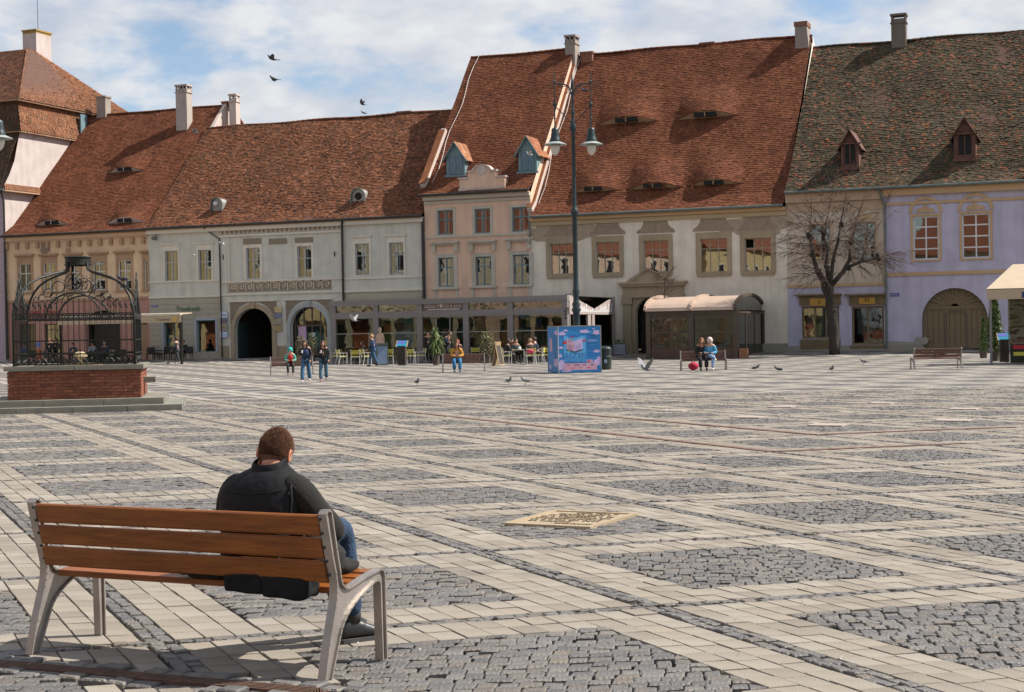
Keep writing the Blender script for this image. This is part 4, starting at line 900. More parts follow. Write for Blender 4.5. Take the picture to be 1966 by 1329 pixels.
# ------------------------------------------------ cream house with eyebrow dormers
h4 = House(1021, 1511, 500, 'cream house with huge red roof of eyebrow dormers and stone window frames')
h4.set_roof((1260, 404), (1300, 91), 9.7)
W4 = [h4.rect(*q) for q in ((1057, 1101, 468, 527), (1145, 1190, 465, 525), (1236, 1284, 462, 523), (1345, 1397, 458, 523), (1430, 1481, 457, 521))]
for q, r in enumerate(W4):
    h4.window(*r, frame=mat('stone_mullion', (.36, .30, .22), rough=.85), cols=3, rows=(.70,), fw=.06, curtain=False, glass=mGlassR, open_=(0, 1) if q == 4 else None, dep=.17)
    h4.surround(mStone, r, .27, .38, .1, .06); h4.band('sill', mStone, r[0] - .2, r[1] + .2, r[2] - .24, r[2] - .1, .12)
    # painted render left bare over each window: a sagging baroque outline
    cx = (r[0] + r[1]) / 2; w = (r[1] - r[0]) / 2; z = r[3] + .45; rr_ = random.Random(q)
    P = [(-w * 1.55, 0), (-w * 1.5, .18), (-w * 1.2, .32), (-w * 1.0, .62), (-w * .9, .95), (-w * .6, 1.15 + rr_.uniform(-.05, .1)), (-w * .2, .98), (0, .95), (w * .3, .98), (w * .6, 1.12 + rr_.uniform(-.05, .1)), (w * .9, .95), (w * 1.0, .6), (w * 1.2, .35), (w * 1.5, .2), (w * 1.55, 0)]
    mb = MB(); mb.prism([(cx + a, z + b * .95) for a, b in P], 'y', -.012, .002); mb.build('bare_patch', mStain, h4.o)
    mb = MB(); mb.tube([(cx + w * .5 * math.cos(t_), -.03, z + .98 + .14 * math.sin(2 * t_)) for t_ in [k * .35 - .2 for k in range(10)]], .05, 6); mb.build('scroll', mStone, h4.o)
x0 = h4.f(1025, 440)[0]; x1 = h4.f(1100, 440)[0]
patch(h4, 1085, 446, 5.6, 1.1, mat('pale_worn_render', (.40, .32, .23), (.33, .265, .19), scale=3, rough=.95, bump=.4), 9); patch(h4, 1455, 433, 4.2, 1.2, MATS['pale_worn_render'], 5)
G4 = h4.rect(1222, 1287, 570, 680); G4 = (G4[0], G4[1], 0, G4[3]); arch_hole(h4, G4, 1.0)
h4.window(*h4.rect(1192, 1200, 640, 660)[:2], 1.0, 1.9, frame=mBlueF, cols=1, rows=(), curtain=False) if False else None
h4.wall(0, h4.w, 0, h4.zE - .1, mCream); h4.shell(mCream, h4.zE - .2, 2 * h4.s, h4.zR - .15, h4.s)
h4.band('cornice', mOchre, 0, h4.w, h4.zE - .34, h4.zE - .14, .25); h4.band('frieze', mat('yellow_trim', (.46, .36, .22), rough=.9), 0, h4.w, h4.zE - .62, h4.zE - .36, .1)
h4.band('plinth', mStoneG, 0, G4[0] - 1.4, 0, .5, .04); h4.band('plinth', mStoneG, G4[1] + 1.4, h4.w, 0, .5, .04)
ubox('gate_leaf', mat('dark_gate', (.035, .028, .022), rough=.8), h4.o, G4[0] - .1, G4[1] + .1, 1.3, 1.4, 0, G4[3] + .1); arch_trim(h4, G4, 1.0, .3, .12, mStone)
pr = h4.rect(1193, 1318, 541, 568); mb = MB()                 # stone portal with pediment
mb.box(pr[0] - .1, pr[1] + .1, -.5, .003, pr[3] - .12, pr[3]); mb.box(pr[0], pr[1], -.4, .003, pr[3] - .28, pr[3] - .12); mb.box(pr[0] + .1, pr[1] - .1, -.3, .003, pr[2] - .1, pr[2] + .08); mb.box(pr[0] + .15, pr[1] - .15, -.2, .003, pr[2] + .08, pr[3] - .28); mb.build('portal_entablature', mStone, h4.o)
mb = MB(); cx = (pr[0] + pr[1]) / 2 - .3; mb.prism([(pr[0] + .6, pr[3]), (pr[1] - .8, pr[3]), (cx, pr[3] + .75)], 'y', -.22, .003); o = mb.build('pediment', mStone, h4.o)
mb = MB(); mb.bar((pr[0] + .5, -.3, pr[3] + .04), (cx, -.3, pr[3] + .82), .12, .1); mb.bar((pr[1] - .7, -.3, pr[3] + .04), (cx, -.3, pr[3] + .82), .12, .1); mb.build('pediment_moulding', mStone, o)
for a, b in ((pr[0] + .2, pr[0] + .75), (G4[0] - .38 - .5, G4[0] - .34)) if False else ((pr[0] + .15, pr[0] + .7), (pr[1] - .7, pr[1] - .15)):
    ubox('portal_pillar', mStone, h4.o, a, b, -.26, .003, .7, pr[2] - .1); ubox('pillar_base', mStone, h4.o, a - .1, b + .1, -.36, .003, 0, .7); ubox('capital', mStone, h4.o, a - .07, b + .07, -.32, .003, pr[2] - .5, pr[2] - .12)
for e in ((1205, 237, 62, .66), (1356, 227, 62, .66), (1141, 368, 48, .52), (1256, 362, 54, .54), (1372, 356, 54, .54)): h4.eyebrow(*e[:3], e[3], mat('sand_board', (.40, .28, .18), rough=.9), dl=3.4)
h4.roof(mTileR, x0=.1, x1=h4.w - .1, gutter=mZincG, sag=.05); h4.build_eyebrows(); coping(h4, .02, mWhite)
h4.chimney(1344, 1370, 82, 96, y=h4.s, m=mBrick, dep=.7)
r = h4.rect(1527, 1557, 52, 105, -h4.s + .6); mb = MB(); x, w = r[0], r[1] - r[0]; y = h4.s - .8
mb.prism([(x, r[2] - 1), (x + w, r[2] - 1), (x + w * .75, r[3]), (x, r[3])], 'y', y, y + 1.2); o = mb.build('chimney', mChim, h4.o); mb = MB(); mb.box(x - .05, x + w * .8, y - .06, y + 1.26, r[3], r[3] + .3); mb.build('chimney_cap', mBrick, o)
h4.downpipe(-.05, h4.f(1022, 470)[1], h4.zE - .2, .05, mZincG)
# lightning conductors down the roofs
for hh_, x in ((h4, .35), (h3, .35)):
    mb = MB(); mb.tube([hh_.rp(x + .12 * math.sin(k * 1.3) , hh_.kick + (hh_.SL - hh_.kick) * k / 10, .12) for k in range(11)], .016, 5); mb.build('lightning_conductor', mat('galvanised_wire', (.5, .47, .45), rough=.5), hh_.o)
# ------------------------------------------------ lilac house
h5 = House(1511, 2230, 500, 'lilac and ochre house with mossy grey roof and big arched gate on the right')
h5.set_roof((1730, 358), (1745, 78), 9.6)
xs = h5.f(1699, 500)[0]
W5 = [h5.rect(*q) for q in ((1557, 1595, 430, 502), (1637, 1682, 427, 500), (1753, 1803, 415, 499), (1847, 1901, 410, 496), (1990, 2046, 405, 492), (2090, 2146, 400, 488))]
for q, r in enumerate(W5):
    h5.window(*r, frame=mWhiteF if q > 1 else mat('worn_frame', (.34, .29, .22), rough=.8), cols=2, rows=(.25, .5, .75), fw=.09, curtain=False, glass=mGlassR, dep=.12)
    h5.surround(mOchre if q > 1 else mDirty, r, .13, .13, .1, .05)
    if q > 0: r2 = (r[0] - .05, r[1] + .05, r[3] + .2, r[3] + .2 + (r[1] - r[0]) * .52); arch_trim(h5, r2, 1.0, .16, .07, mOchre if q > 1 else mDirty, 'blind_arch', legs=False, key=False); mb = MB(); cx = (r[0] + r[1]) / 2; zz = r[3] + .22; mb.prism([(cx - .5, zz), (cx + .5, zz), (cx + .45, zz + .2), (cx + .15, zz + .22), (cx, zz + .45), (cx - .2, zz + .25), (cx - .45, zz + .2)], 'y', -.05, .002); mb.build('shell_relief', mOchre, h5.o)
G5 = h5.rect(1770, 1897, 553, 672); G5 = (G5[0], G5[1], 0, G5[3]); arch_hole(h5, G5, 1.0)
SH = [h5.rect(1540, 1612, 588, 660), h5.rect(1636, 1698, 588, 668)]
for q, r in enumerate(SH): h5.window(r[0], r[1], .75 if q == 0 else .35, r[3], frame=mat('shop_wood', (.20, .145, .07), (.14, .10, .05), rough=.7), cols=2 if q else 3, rows=(), glass=mGlassS, curtain=False, dep=.12, fw=.12)
zt5 = h5.zE - .1; zstr = h5.f(1830, 524)[1]; zstrL = h5.f(1600, 548)[1]
h5.wall(0, xs, 0, 3.9, mLilac, 'ground_floor_wall'); h5.wall(0, xs, 3.9, zt5, plaster('faded_pink_lilac', (.46, .39, .31), .5)); h5.wall(xs, h5.w, 0, zt5, mLilac); h5.shell(mLilac, zt5, 2 * h5.s, h5.zR - .15, h5.s)
h5.band('cornice', mDirty, 0, xs, zt5 - .55, zt5 - .05, .22); h5.band('cornice', mOchre, xs, h5.w, zt5 - .4, zt5 - .05, .25); h5.band('frieze', mDirty, 0, xs, zt5 - 1.15, zt5 - .6, .05); h5.band('frieze', mOchre, xs, h5.w, zt5 - .95, zt5 - .8, .08)
h5.band('string_course', mOchre, xs, h5.w, zstr - .1, zstr + .1, .08); h5.band('string_course', mOchre, 0, xs, zstrL - .08, zstrL + .08, .07)
mWoodG = mat('old_gate_wood', (0.21, 0.155, 0.085), (0.15, 0.11, 0.06), scale=5, rough=.8, stretch=(6, 6, .5), bump=.3, bscale=20)
n = 12; xw = (G5[1] - G5[0]) / n
for k in range(n): ubox('gate_plank', mWoodG, h5.o, G5[0] + xw * k + .008, G5[0] + xw * (k + 1) - .008, .3 + (.012 if k % 2 else 0), .36, .05, 2.35)
rr_ = (G5[1] - G5[0]) / 2; cx = (G5[0] + G5[1]) / 2; zc = 2.45
for k in range(14):                                           # rays of the fanlight boarding
    a0, a1 = math.pi * k / 14, math.pi * (k + 1) / 14; mb = MB(); rr2 = max(rr_, G5[3] - zc) + .1
    mb.prism([(cx + .25 * math.cos(a0), zc + .2 * math.sin(a0)), (cx + rr2 * math.cos(a0 + .012), zc + rr2 * math.sin(a0 + .012)), (cx + rr2 * math.cos(a1 - .012), zc + rr2 * math.sin(a1 - .012)), (cx + .25 * math.cos(a1), zc + .2 * math.sin(a1))], 'y', .33 + (.012 if k % 2 else 0), .38); mb.build('gate_ray', mWoodG, h5.o)
ubox('gate_rail', mWoodG, h5.o, G5[0], G5[1], .26, .35, 2.33, 2.5); r = h5.rect(1816, 1855, 602, 670)
mb = MB(); mb.box(r[0] - .05, r[0] + .03, .26, .3, .05, 2.1); mb.box(r[1] - .03, r[1] + .05, .26, .3, .05, 2.1); P = [(r[0] - .05 + (r[1] - r[0] + .1) * k / 8, 2.08 + .14 * math.sin(math.pi * k / 8)) for k in range(9)]
for (a, b), (c, d) in zip(P[:-1], P[1:]): mb.bar((a, .28, b), (c, .28, d), .05)
mb.build('wicket_door', mBrownF, h5.o)
mSignY = mat('amber_sign', (0.50, 0.27, 0.03), rough=.4)
for q, (a, b, c, d) in enumerate(((1556, 1592, 573, 587), (1650, 1681, 572, 584))):
    r = h5.rect(a, b, c, d); ubox('shop_sign', mSignY, h5.o, r[0], r[1], -.16, -.12, r[2], r[3]); text('sign_lettering', '3' if q == 0 else 'M', .36, mDark, h5.o, ((r[0] + r[1]) / 2, -.163, r[2] + .08), ext=.001)
for q, r in enumerate(SH):
    mb = MB(); mb.box(r[0] - .12, r[1] + .1, -.1, .003, r[3] + .05, r[3] + .62); mb.box(r[0] - .35, r[1] + .15, -.35, .003, r[3] + .63, r[3] + .72); mb.build('shop_fascia', MATS['shop_wood'], h5.o); ubox('shop_stallriser', MATS['shop_wood'], h5.o, r[0] - .1, r[1] + .05, -.06, .003, .12, .72 if q == 0 else .33)
    for k in range(5 if q == 0 else 3):                      # goods hung in the window
        c_ = [(.10, .16, .2), (.03, .03, .03), (.3, .28, .25), (.25, .05, .04), (.05, .07, .12)][k]; xx = r[0] + .25 + k * (r[1] - r[0] - .5) / 5
        ubox('display_cloth', mat('goods_%d' % k, c_, rough=.9), h5.o, xx, xx + .3, .45, .5, .95, r[3] - .25 - .1 * (k % 2))
ubox('plinth', mStoneG, h5.o, 0, G5[0] - .15, -.05, .003, 0, .34); patch(h5, 1737, 664, 2.2, .55, mStoneG, 4, 'damp_patch', .03); patch(h5, 1770, 655, .8, .5, mStoneG, 8, 'damp_patch', .035)
h5.roof(mTileG, x0=.0, gutter=mZincG, lift=.018, sag=.07)
gable_dormer(h5, 1615, 1649, 326, 277, .85, mRedW, mRedW, 'brown'); gable_dormer(h5, 1831, 1873, 309, 258, .95, mRedW, mRedW, 'brown'); gable_dormer(h5, 2052, 2098, 290, 238, .95, mRedW, mRedW, 'brown')
c5 = h5.chimney(1710, 1738, 27, 82, y=h5.s - .4, m=plaster('grey_brick_chimney', (.13, .11, .09), .5), dep=.7, holes=1)
street_plate(h5, 1710, 1727, 563, 569); h5.downpipe(xs + .05, .1, h5.f(1702, 395)[1], .07, mZincG, top=(xs - .25, -.42, zt5 + .05))
mb = MB(); mb.bar(h5.rp(0.0, .2, .1), h5.rp(0.0, h5.SL, .1), .2, .2) if False else None
# ------------------------------------------------ corner house far left with two-tier roof
h0 = House(12, 13, 500, 'white and lilac corner house with two-tier tiled roof, at the left edge', name='corner_house'); h0.w = 0.0; HW = 17.0; HD = 17.0
mSide = plaster('white_side_wall', (0.40, 0.345, 0.33), .3); zA = h0.f(12, 365)[1]; yA = 1.9; a, b = ray(38, 250)
def z_at(px, py, y): return fp(px, py, -y)[1] - GZ
zSk = z_at(12, 357, .2); zM0 = z_at(38, 250, 1.9); zM1 = z_at(35, 190, 1.6); zPk = z_at(38, 97, 9.0)
mb = MB(); h0.wall(-HW, 0, 0, zSk - .4, plaster('lilac_rustic', (.38, .31, .36), .3)); mb = MB()
mb.quad((0, 0, 0), (0, HD, 0), (0, HD, zSk), (0, 0, zSk)); mb.add([(0, 0, zSk), (0, HD, zSk), (0, HD, zM0), (0, 1.9, zM0), (0, 1.2, (zSk + zM0) / 2 - .2), (0, .6, zSk + (zM0 - zSk) * .2)], [(0, 1, 2, 3, 4, 5)]); mb.quad((0, HD, 0), (-HW, HD, 0), (-HW, HD, zM0), (0, HD, zM0)); mb.build('side_wall', mSide, h0.o, fix=False)
grooves(h0, -8, -.05, .5, zSk - .5, .5, MATS['lilac_rustic'], [])
def tile_slope(name, m, A, B, Cc, Dd, parent, ex=.17, tw=.19, lift=.02):
    """tiled quad: A,B bottom edge, D,C top edge"""
    A, B, Cc, Dd = map(Vector, (A, B, Cc, Dd)); H_ = ((Dd - A).length + (Cc - B).length) / 2; nr = int(H_ / ex); N_ = (B - A).cross(Dd - A).normalized(); mb = MB()
    for r_ in range(nr):
        f0, f1 = r_ / nr, min(1, (r_ + 1.3) / nr); a0, b0, a1, b1 = A.lerp(Dd, f0), B.lerp(Cc, f0), A.lerp(Dd, f1), B.lerp(Cc, f1); nc = max(1, int((b0 - a0).length / tw))
        for c_ in range(nc):
            g0 = (c_ + .5 * (r_ % 2)) / nc; g1 = min(1, g0 + 1 / nc - .006); th = .03 + abs(random.gauss(0, lift)); p0, p1, p2, p3 = a0.lerp(b0, g0) + N_ * th, a0.lerp(b0, g1) + N_ * th, a1.lerp(b1, g1) + N_ * .01, a1.lerp(b1, g0) + N_ * .01
            mb.add([p0, p1, p2, p3, p0 - N_ * .05, p1 - N_ * .05], [(0, 1, 2, 3), (4, 5, 1, 0)], rnd=random.random())
    o = mb.build(name, m, parent, fix=False); o['kind'] = 'stuff'; mb = MB(); mb.quad(A, B, Cc, Dd); mb.build(name + '_deck', mDeck, parent, fix=False)
t = .45
tile_slope('skirt_tiles', mTileO, (t, -t, zSk - .35), (t, HD, zSk - .35), (0, HD, zSk + .15), (0, 0, zSk + .15), h0.o)
ubox('skirt_soffit', mBrownT, h0.o, -HW, t, -t, HD, zSk - .45, zSk - .36)
tile_slope('front_lower_tiles', mTileG, (-HW, -t, zSk - .3), (0, -t, zSk - .3), (0, 1.9, zM0), (-HW, 1.9, zM0), h0.o)
tile_slope('tier_tiles', mTileO, (.35, 1.55, zM0 - .1), (.35, HD, zM0 - .1), (-.1, HD, zM1), (-.1, 1.75, zM1), h0.o); tile_slope('tier_front_tiles', mTileG, (-HW, 1.5, zM0 - .1), (.3, 1.5, zM0 - .1), (-.1, 1.75, zM1), (-HW, 1.75, zM1), h0.o)
ubox('tier_soffit', mBrownT, h0.o, -HW, .33, 1.55, HD, zM0 - .2, zM0 - .11); zU = zM1 - .05; pk = (-4.8, 9.0, zPk)
tile_slope('upper_side_tiles', mTileO, (.35, 1.4, zU), (.35, HD + .4, zU), (-4.6, 9.3, zPk), (-4.8, 8.8, zPk), h0.o); tile_slope('upper_front_tiles', mTileM, (-HW, 1.3, zU), (.35, 1.4, zU), pk, (-HW, 9, zPk), h0.o); tile_slope('upper_back_tiles', mTileM, (.35, HD + .4, zU), (-HW, HD + .4, zU), (-HW, 9, zPk), pk, h0.o)
ubox('eaves_soffit', mBrownT, h0.o, -HW, .3, 1.4, HD + .3, zU - .1, zU - .01)
c0 = h0.chimney(46, 72, 58, 128, y=10.5, m=mSide, dep=1.9, capm=mat('ochre_lichen', (.36, .22, .05), (.25, .18, .08), rough=.9)); ubox('blue_flashing', mBlueF, h0.o, .3, .42, 8.6, 9.4, zM0 - .2, zM1 - .3)
mb = MB(); mb.tube([(0.1, -t - .08, zSk - .4), (0.1, -.2, zSk - 1.2), (.12, -.15, .2)], .07, 8); mb.build('downpipe', mZinc, h0.o)
mb = MB(); mb.tube([(-HW, -t - .08, zSk - .38), (.4, -t - .08, zSk - .38)], .09, 8); mb.build('gutter', mZincG, h0.o)
mb = MB(); q = Vector((-5.2, 10.8, z_at(57, 60, 10.5))); mb.bar(q, q + Vector((0, 0, 3.4)), .03); mb.build('aerial', mZinc, h0.o)
# ------------------------------------------------ houses across the square (seen in the panes)
mYel = plaster('yellow_plaster', (.46, .36, .19)); mYel2 = plaster('pale_yellow_plaster', (.44, .39, .28))
def far_row(x0, y0, x1, y1, hgt, label, m, n):
    x0, y0, x1, y1 = x1, y1, x0, y0; a, b = Vector((x0, y0)), Vector((x1, y1)); d = (b - a); L_ = d.length; th = math.atan2(d.y, d.x)
    o = empty('town_house', (x0, y0, 0), th, label, 'house')
    mb = MB(); mb.box(0, L_, 0, 10, 0, hgt); mb.build('wall', m, o); mb = MB(); mb.prism([(-.4, hgt), (10.4, hgt), (5, hgt + 7)], 'x', -.2, L_ + .2); mb.build('roof', mat('far_red_roof', (.24, .085, .045), (.17, .06, .03), rough=.9), o)
    nw = int(L_ / 3.4)
    sc_ = [(.05, .12, .12), (.03, .03, .03), (.30, .10, .04), (.10, .12, .05), (.20, .25, .30), (.12, .06, .03)]
    for k in range(nw): ubox('shop_front', mat('far_shop_%d' % ((k * 5 + n) % 6), sc_[(k * 5 + n) % 6], rough=.5), o, .5 + k * 3.4, 2.9 + k * 3.4, -.06, -.03, 0, 2.6 + .5 * (k % 3)); ubox('shop_awning', mat('far_awning_%d' % (k % 2), [(.4, .3, .18), (.12, .2, .14)][k % 2], rough=.8), o, .4 + k * 3.4, 3.0 + k * 3.4, -1.2, -.07, 3.2, 3.3)
    for k in range(nw):
        for z in (5.2, 9.0):
            if z + 2 < hgt: ubox('window_surround', mPale, o, .8 + k * 3.4, 2.5 + k * 3.4, -.02, .003, z - .2, z + 2.3); ubox('window', mDark, o, 1 + k * 3.4, 2.3 + k * 3.4, -.03, .004, z, z + 2.1)
mats_ = [mYel, mYel2, mPink, mYel]
for k in range(4): far_row(-64 - 2 * k, 96 - 38 * k, -66 - 2 * k, 60 - 38 * k, 12 + (k % 2) * 1.5, ['yellow house nearest the corner, across the square on the left', 'pale yellow house across the square, second from the corner', 'pink house across the square, third from the corner', 'yellow house across the square, farthest behind the camera'][k], mats_[k], k)
far_row(-60, -62, -10, -66, 13, 'long cream house standing behind the camera on the left', mYel2, 4); far_row(-8, -66, 50, -62, 12, 'long yellow house standing behind the camera on the right', mYel, 5)
# ================================================================== STREET OBJECTS
mWood = mat('varnished_bench_wood', (0.29, 0.092, 0.013), (0.16, 0.046, 0.007), scale=3.0, rough=0.42, stretch=(1.2, 14, 14), bump=.25, bscale=14, spec=.45, dirt=.35, dscale=1.5, dcol=(.09, .035, .012))
mAlu = mat('cast_aluminium', (0.40, 0.36, 0.33), (0.30, 0.275, 0.25), scale=6, rough=0.42, metal=0.6, bump=.15, bscale=50)
mIron = mat('dark_green_iron', (0.022, 0.040, 0.044), (0.014, 0.026, 0.03), scale=5, rough=0.42, metal=.2); mIronB = mat('black_wrought_iron', (0.022, 0.024, 0.022), (0.014, 0.014, 0.013), scale=8, rough=.5, metal=.4)
def path_bars(mb, pts, w, t):
    for (y0, z0), (y1, z1) in zip(pts[:-1], pts[1:]):
        d = Vector((0, y1 - y0, z1 - z0)); e = d.normalized() * t * .3; mb.bar(Vector((0, y0, z0)) - e, Vector((0, y1, z1)) + e, w, t, up=(0, -d.z, d.y))
def bezier(P, n=8):
    out = []
    for k in range(n + 1):
        t = k / n; q = list(P)
        while len(q) > 1: q = [(a[0] * (1 - t) + b[0] * t, a[1] * (1 - t) + b[1] * t) for a, b in zip(q[:-1], q[1:])]
        out.append(q[0])
    return out
def make_bench(label, group):
    b = empty('park_bench', (0, 0, 0), 0, label, 'bench', group)
    back_o = [(0, 0), (.045, .17), (.105, .34)] + bezier([(.105, .34), (.135, .43), (.115, .50)], 5)[1:] + [(.085, .60), (.035, .80)]   # rear outline, foot to top
    front_i = [(.085, .80), (.125, .62), (.155, .50)] + bezier([(.155, .50), (.165, .405), (.25, .415)], 6)[1:] + [(.40, .445), (.53, .462)] + bezier([(.53, .462), (.575, .468), (.580, .42)], 4)[1:] + [(.585, 0)]
    under = [(.545, 0), (.535, .39)] + bezier([(.535, .39), (.53, .42), (.48, .41)], 3)[1:] + [(.33, .355)] + bezier([(.33, .355), (.18, .29), (.145, .20)], 6)[1:] + [(.055, 0)]
    for sx in (-1, 1):
        web = back_o + front_i + under; mb = MB(); mb.prism(web, 'x', -.009, .009); rim = MB()
        path_bars(rim, back_o + [(.05, .815), (.075, .815)] + front_i, .046, .009); path_bars(rim, under, .046, .009); mb.v  # noqa
        for bs in (rim,): mb.add(bs.v, bs.f)
        f = mb.build('side_frame', mAlu, b, fix=False); f.location.x = sx * .915
        for k in range(5):
            z = .775 - k * .07; y = .115 - (z - .5) * .267; mb = MB(); mb.lathe([(.0075, 0), (.0075, .008), (.004, .011)], (0, 0, 0), 8); r = mb.build('rivet', mIron, f); r.location = (-sx * .017, y - .004, z); r.rotation_euler = (R(90), 0, 0)
    for k in range(3):                                        # back slats
        z0 = .795 - k * .116; z1 = z0 - .103; f = lambda z: .115 - (z - .47) / .33 * .062
        mb = MB(); y0, y1 = f(z0), f(z1); c = .008
        mb.prism([(y1 - .017, z1 + c), (y1 - .010, z1), (y1 + .016, z1), (y1 + .02, z1 + c), (y0 + .02, z0 - c), (y0 + .014, z0), (y0 - .010, z0), (y0 - .017, z0 - c)], 'x', -.885, .885); mb.build('back_slat', mWood, b)
    for k in range(4):                                        # seat slats
        y = .20 + k * .088; z = .418 + .012 * k; mb = MB(); mb.prism([(y, z - .03), (y + .076, z - .024), (y + .078, z + .004), (y + .073, z + .008), (y + .003, z + .002), (y, z - .004)], 'x', -.885, .885); mb.build('seat_slat', mWood, b)
    return b
BW = Vector((-1.766, 7.88)); BX = Vector((.901, -.433)).normalized(); BY = Vector((-BX.y, BX.x)); BRZ = math.atan2(BX.y, BX.x)
bench = make_bench('big varnished bench in the foreground carrying the man in the black vest', 'wooden benches on the square'); bench.location = (BW.x, BW.y, 0.004); bench.rotation_euler = (0, 0, BRZ)
def put_bench(px0, px1, py, rz_off, label, flip=True, sc=1.0):
    a, c = gp(px0, py), gp(px1, py); m_ = (a + c) / 2; b = copy_tree(bench); b['label'] = label; b.location = (m_.x, m_.y, terr(m_.x, m_.y)); b.rotation_euler = (0, 0, R(rz_off)); b.scale = (sc,) * 3; return b
bn1 = put_bench(524, 598, 720, 188, 'bench with the red-vested child, behind the two strolling girls'); bn2 = put_bench(855, 928, 714, 181, 'bench with the yellow-jacketed woman, between the two potted plants'); bn3 = put_bench(1311, 1390, 711, 178, 'bench with two girls in front of the vaulted kiosk'); bn4 = put_bench(1757, 1850, 709, 2, 'empty bench with pigeons before the big arched gate', flip=False)
mWoodD = mat('shaded_bench_wood', (0.13, 0.058, 0.036), (0.08, 0.038, 0.025), scale=4, rough=.6, stretch=(1.2, 12, 12)); done = {}  # shade on the far benches is put into this darker wood colour
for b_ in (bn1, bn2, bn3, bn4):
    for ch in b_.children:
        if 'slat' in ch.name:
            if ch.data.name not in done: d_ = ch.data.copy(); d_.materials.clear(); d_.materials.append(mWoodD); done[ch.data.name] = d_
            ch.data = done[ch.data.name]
# ------------------------------------------------ street lamps
def make_lamp(label):
    o = empty('street_lamp', (0, 0, 0), 0, label, 'street lamp', 'tall two-armed street lamps')
    prof = [(.34, 0), (.34, .18), (.29, .22), (.29, .35), (.33, .40), (.26, .5), (.20, .62), (.17, 1.3), (.19, 1.36), (.15, 1.42), (.14, 2.1), (.20, 2.2), (.14, 2.28), (.17, 2.4), (.12, 2.5), (.11, 2.7), (.15, 2.85), (.12, 2.95), (.105, 3.2), (.10, 5.55), (.15, 5.66), (.17, 5.75), (.11, 5.85), (.085, 5.95), (.075, 8.6), (.12, 8.68), (.13, 8.85), (.08, 8.95), (.06, 9.2), (.09, 9.3), (.05, 9.4), (.045, 10.2), (.07, 10.28), (.02, 10.7)]
    mb = MB(); mb.lathe(prof, (0, 0, 0), 16); mb.build('post', mIron, o, smooth=True)
    for s in (-1, 1):
        mb = MB(); mb.tube([(s * .03, 0, 9.9), (s * .15, 0, 10.25), (s * .35, 0, 10.33), (s * .78, 0, 10.36)], .028, 8); mb.tube([(s * .05, 0, 8.9), (s * .4, 0, 9.25), (s * .74, 0, 9.55)], .018, 6)
        mb.tube([(s * .74, 0, 10.75), (s * .74, 0, 9.2), (s * .74, 0, 8.75)], [.02, .028, .028], 8); mb.ball((s * .74, 0, 9.6), .085, 10, 6); mb.ball((s * .74, 0, 10.42), .055, 8, 6); mb.ball((s * .74, 0, 9.1), .05, 8, 6)
        pts = [(s * (.30 + .14 * math.cos(t * .6)), 0, 10.12 + .14 * math.sin(t * .6)) for t in range(9)]; mb.tube(pts, .013, 5)
        pts = [(s * (.95 + .1 * math.cos(t * .6 + 2)), 0, 10.36 + .1 * math.sin(t * .6 + 2)) for t in range(8)]; mb.tube(pts, .011, 5); a = mb.build('arm', mIron, o)
        mb = MB(); mb.lathe([(.03, 8.78), (.12, 8.74), (.15, 8.68), (.15, 8.58), (.17, 8.52), (.17, 8.46), (.20, 8.38), (.24, 8.28), (.24, 8.24)], (s * .74, 0, 0), 18); mb.build('lamp_hood', mIron, a, smooth=True)
        mb = MB(); mb.lathe([(.24, 8.25), (.47, 8.16), (.47, 8.14), (.24, 8.2)], (s * .74, 0, 0), 20, caps=False); mb.build('reflector', mat('grey_reflector', (.30, .33, .32), rough=.5), a)
        mb = MB(); mb.lathe([(.19, 8.16), (.20, 8.05), (.15, 7.88), (.06, 7.78), (.01, 7.76)], (s * .74, 0, 0), 16); mb.build('globe', mat('milk_glass', (.62, .60, .52), (.55, .53, .46), rough=.25), a, smooth=True)
    return o
lamp = make_lamp('tall green iron street lamp rising behind the blue advertising cube'); p = gp(1109, 712); lamp.location = (p.x, p.y, p.z); lamp.rotation_euler = (0, 0, R(6)); lamp.scale = (1.06, 1.06, 1.19)
l2 = copy_tree(lamp); l2['label'] = 'street lamp at the far left edge, beside the walled well'; p = gp(-30, 748); l2.location = p; l2.rotation_euler = (0, 0, R(-3)); l2.scale = (1.0, 1.0, 1.10)
# ------------------------------------------------ advertising cube
cc = gp(1073, 717); CR = R(12); cube = empty('advertising_cube', cc, CR, 'blue printed advertising cube wrapped round the lamp base, beside the bin', 'advertising box')
CW, CHh = 1.80, 1.90
mPB = mat('poster_blue', (0.02, 0.23, 0.56), (.02, .2, .5), scale=.8, rough=.4); mPD = mat('poster_deep_blue', (0.015, 0.13, 0.48), rough=.4); mPL = mat('poster_lilac', (0.56, 0.44, 0.70), (.48, .38, .66), scale=3, rough=.45); mPN = mat('poster_navy', (0.01, .035, .16), rough=.4); mPR = mat('poster_red', (.55, .03, .04), rough=.4); mPP = mat('poster_pink', (.60, .36, .46), (.5, .3, .42), scale=4, rough=.45); mPLd = mat('poster_sky_light', (0.10, .42, .76), rough=.4)
mb = MB(); mb.box(0, CW, 0, CW, .02, CHh); mb.build('box_body', mPB, cube); mb = MB()
for x, y in ((0, 0), (CW, 0), (0, CW), (CW, CW)): mb.box(x - .015, x + .015, y - .015, y + .015, 0, CHh + .02)
mb.box(-.015, CW + .015, -.015, .015, CHh, CHh + .03); mb.box(-.015, .015, -.015, CW, CHh + .001, CHh + .029); mb.build('corner_trim', mAlu, cube)
mb = MB(); mb.box(.0, .02, -.02, -.016, .02, CHh); mb.build('white_edge', mWhiteF, cube)
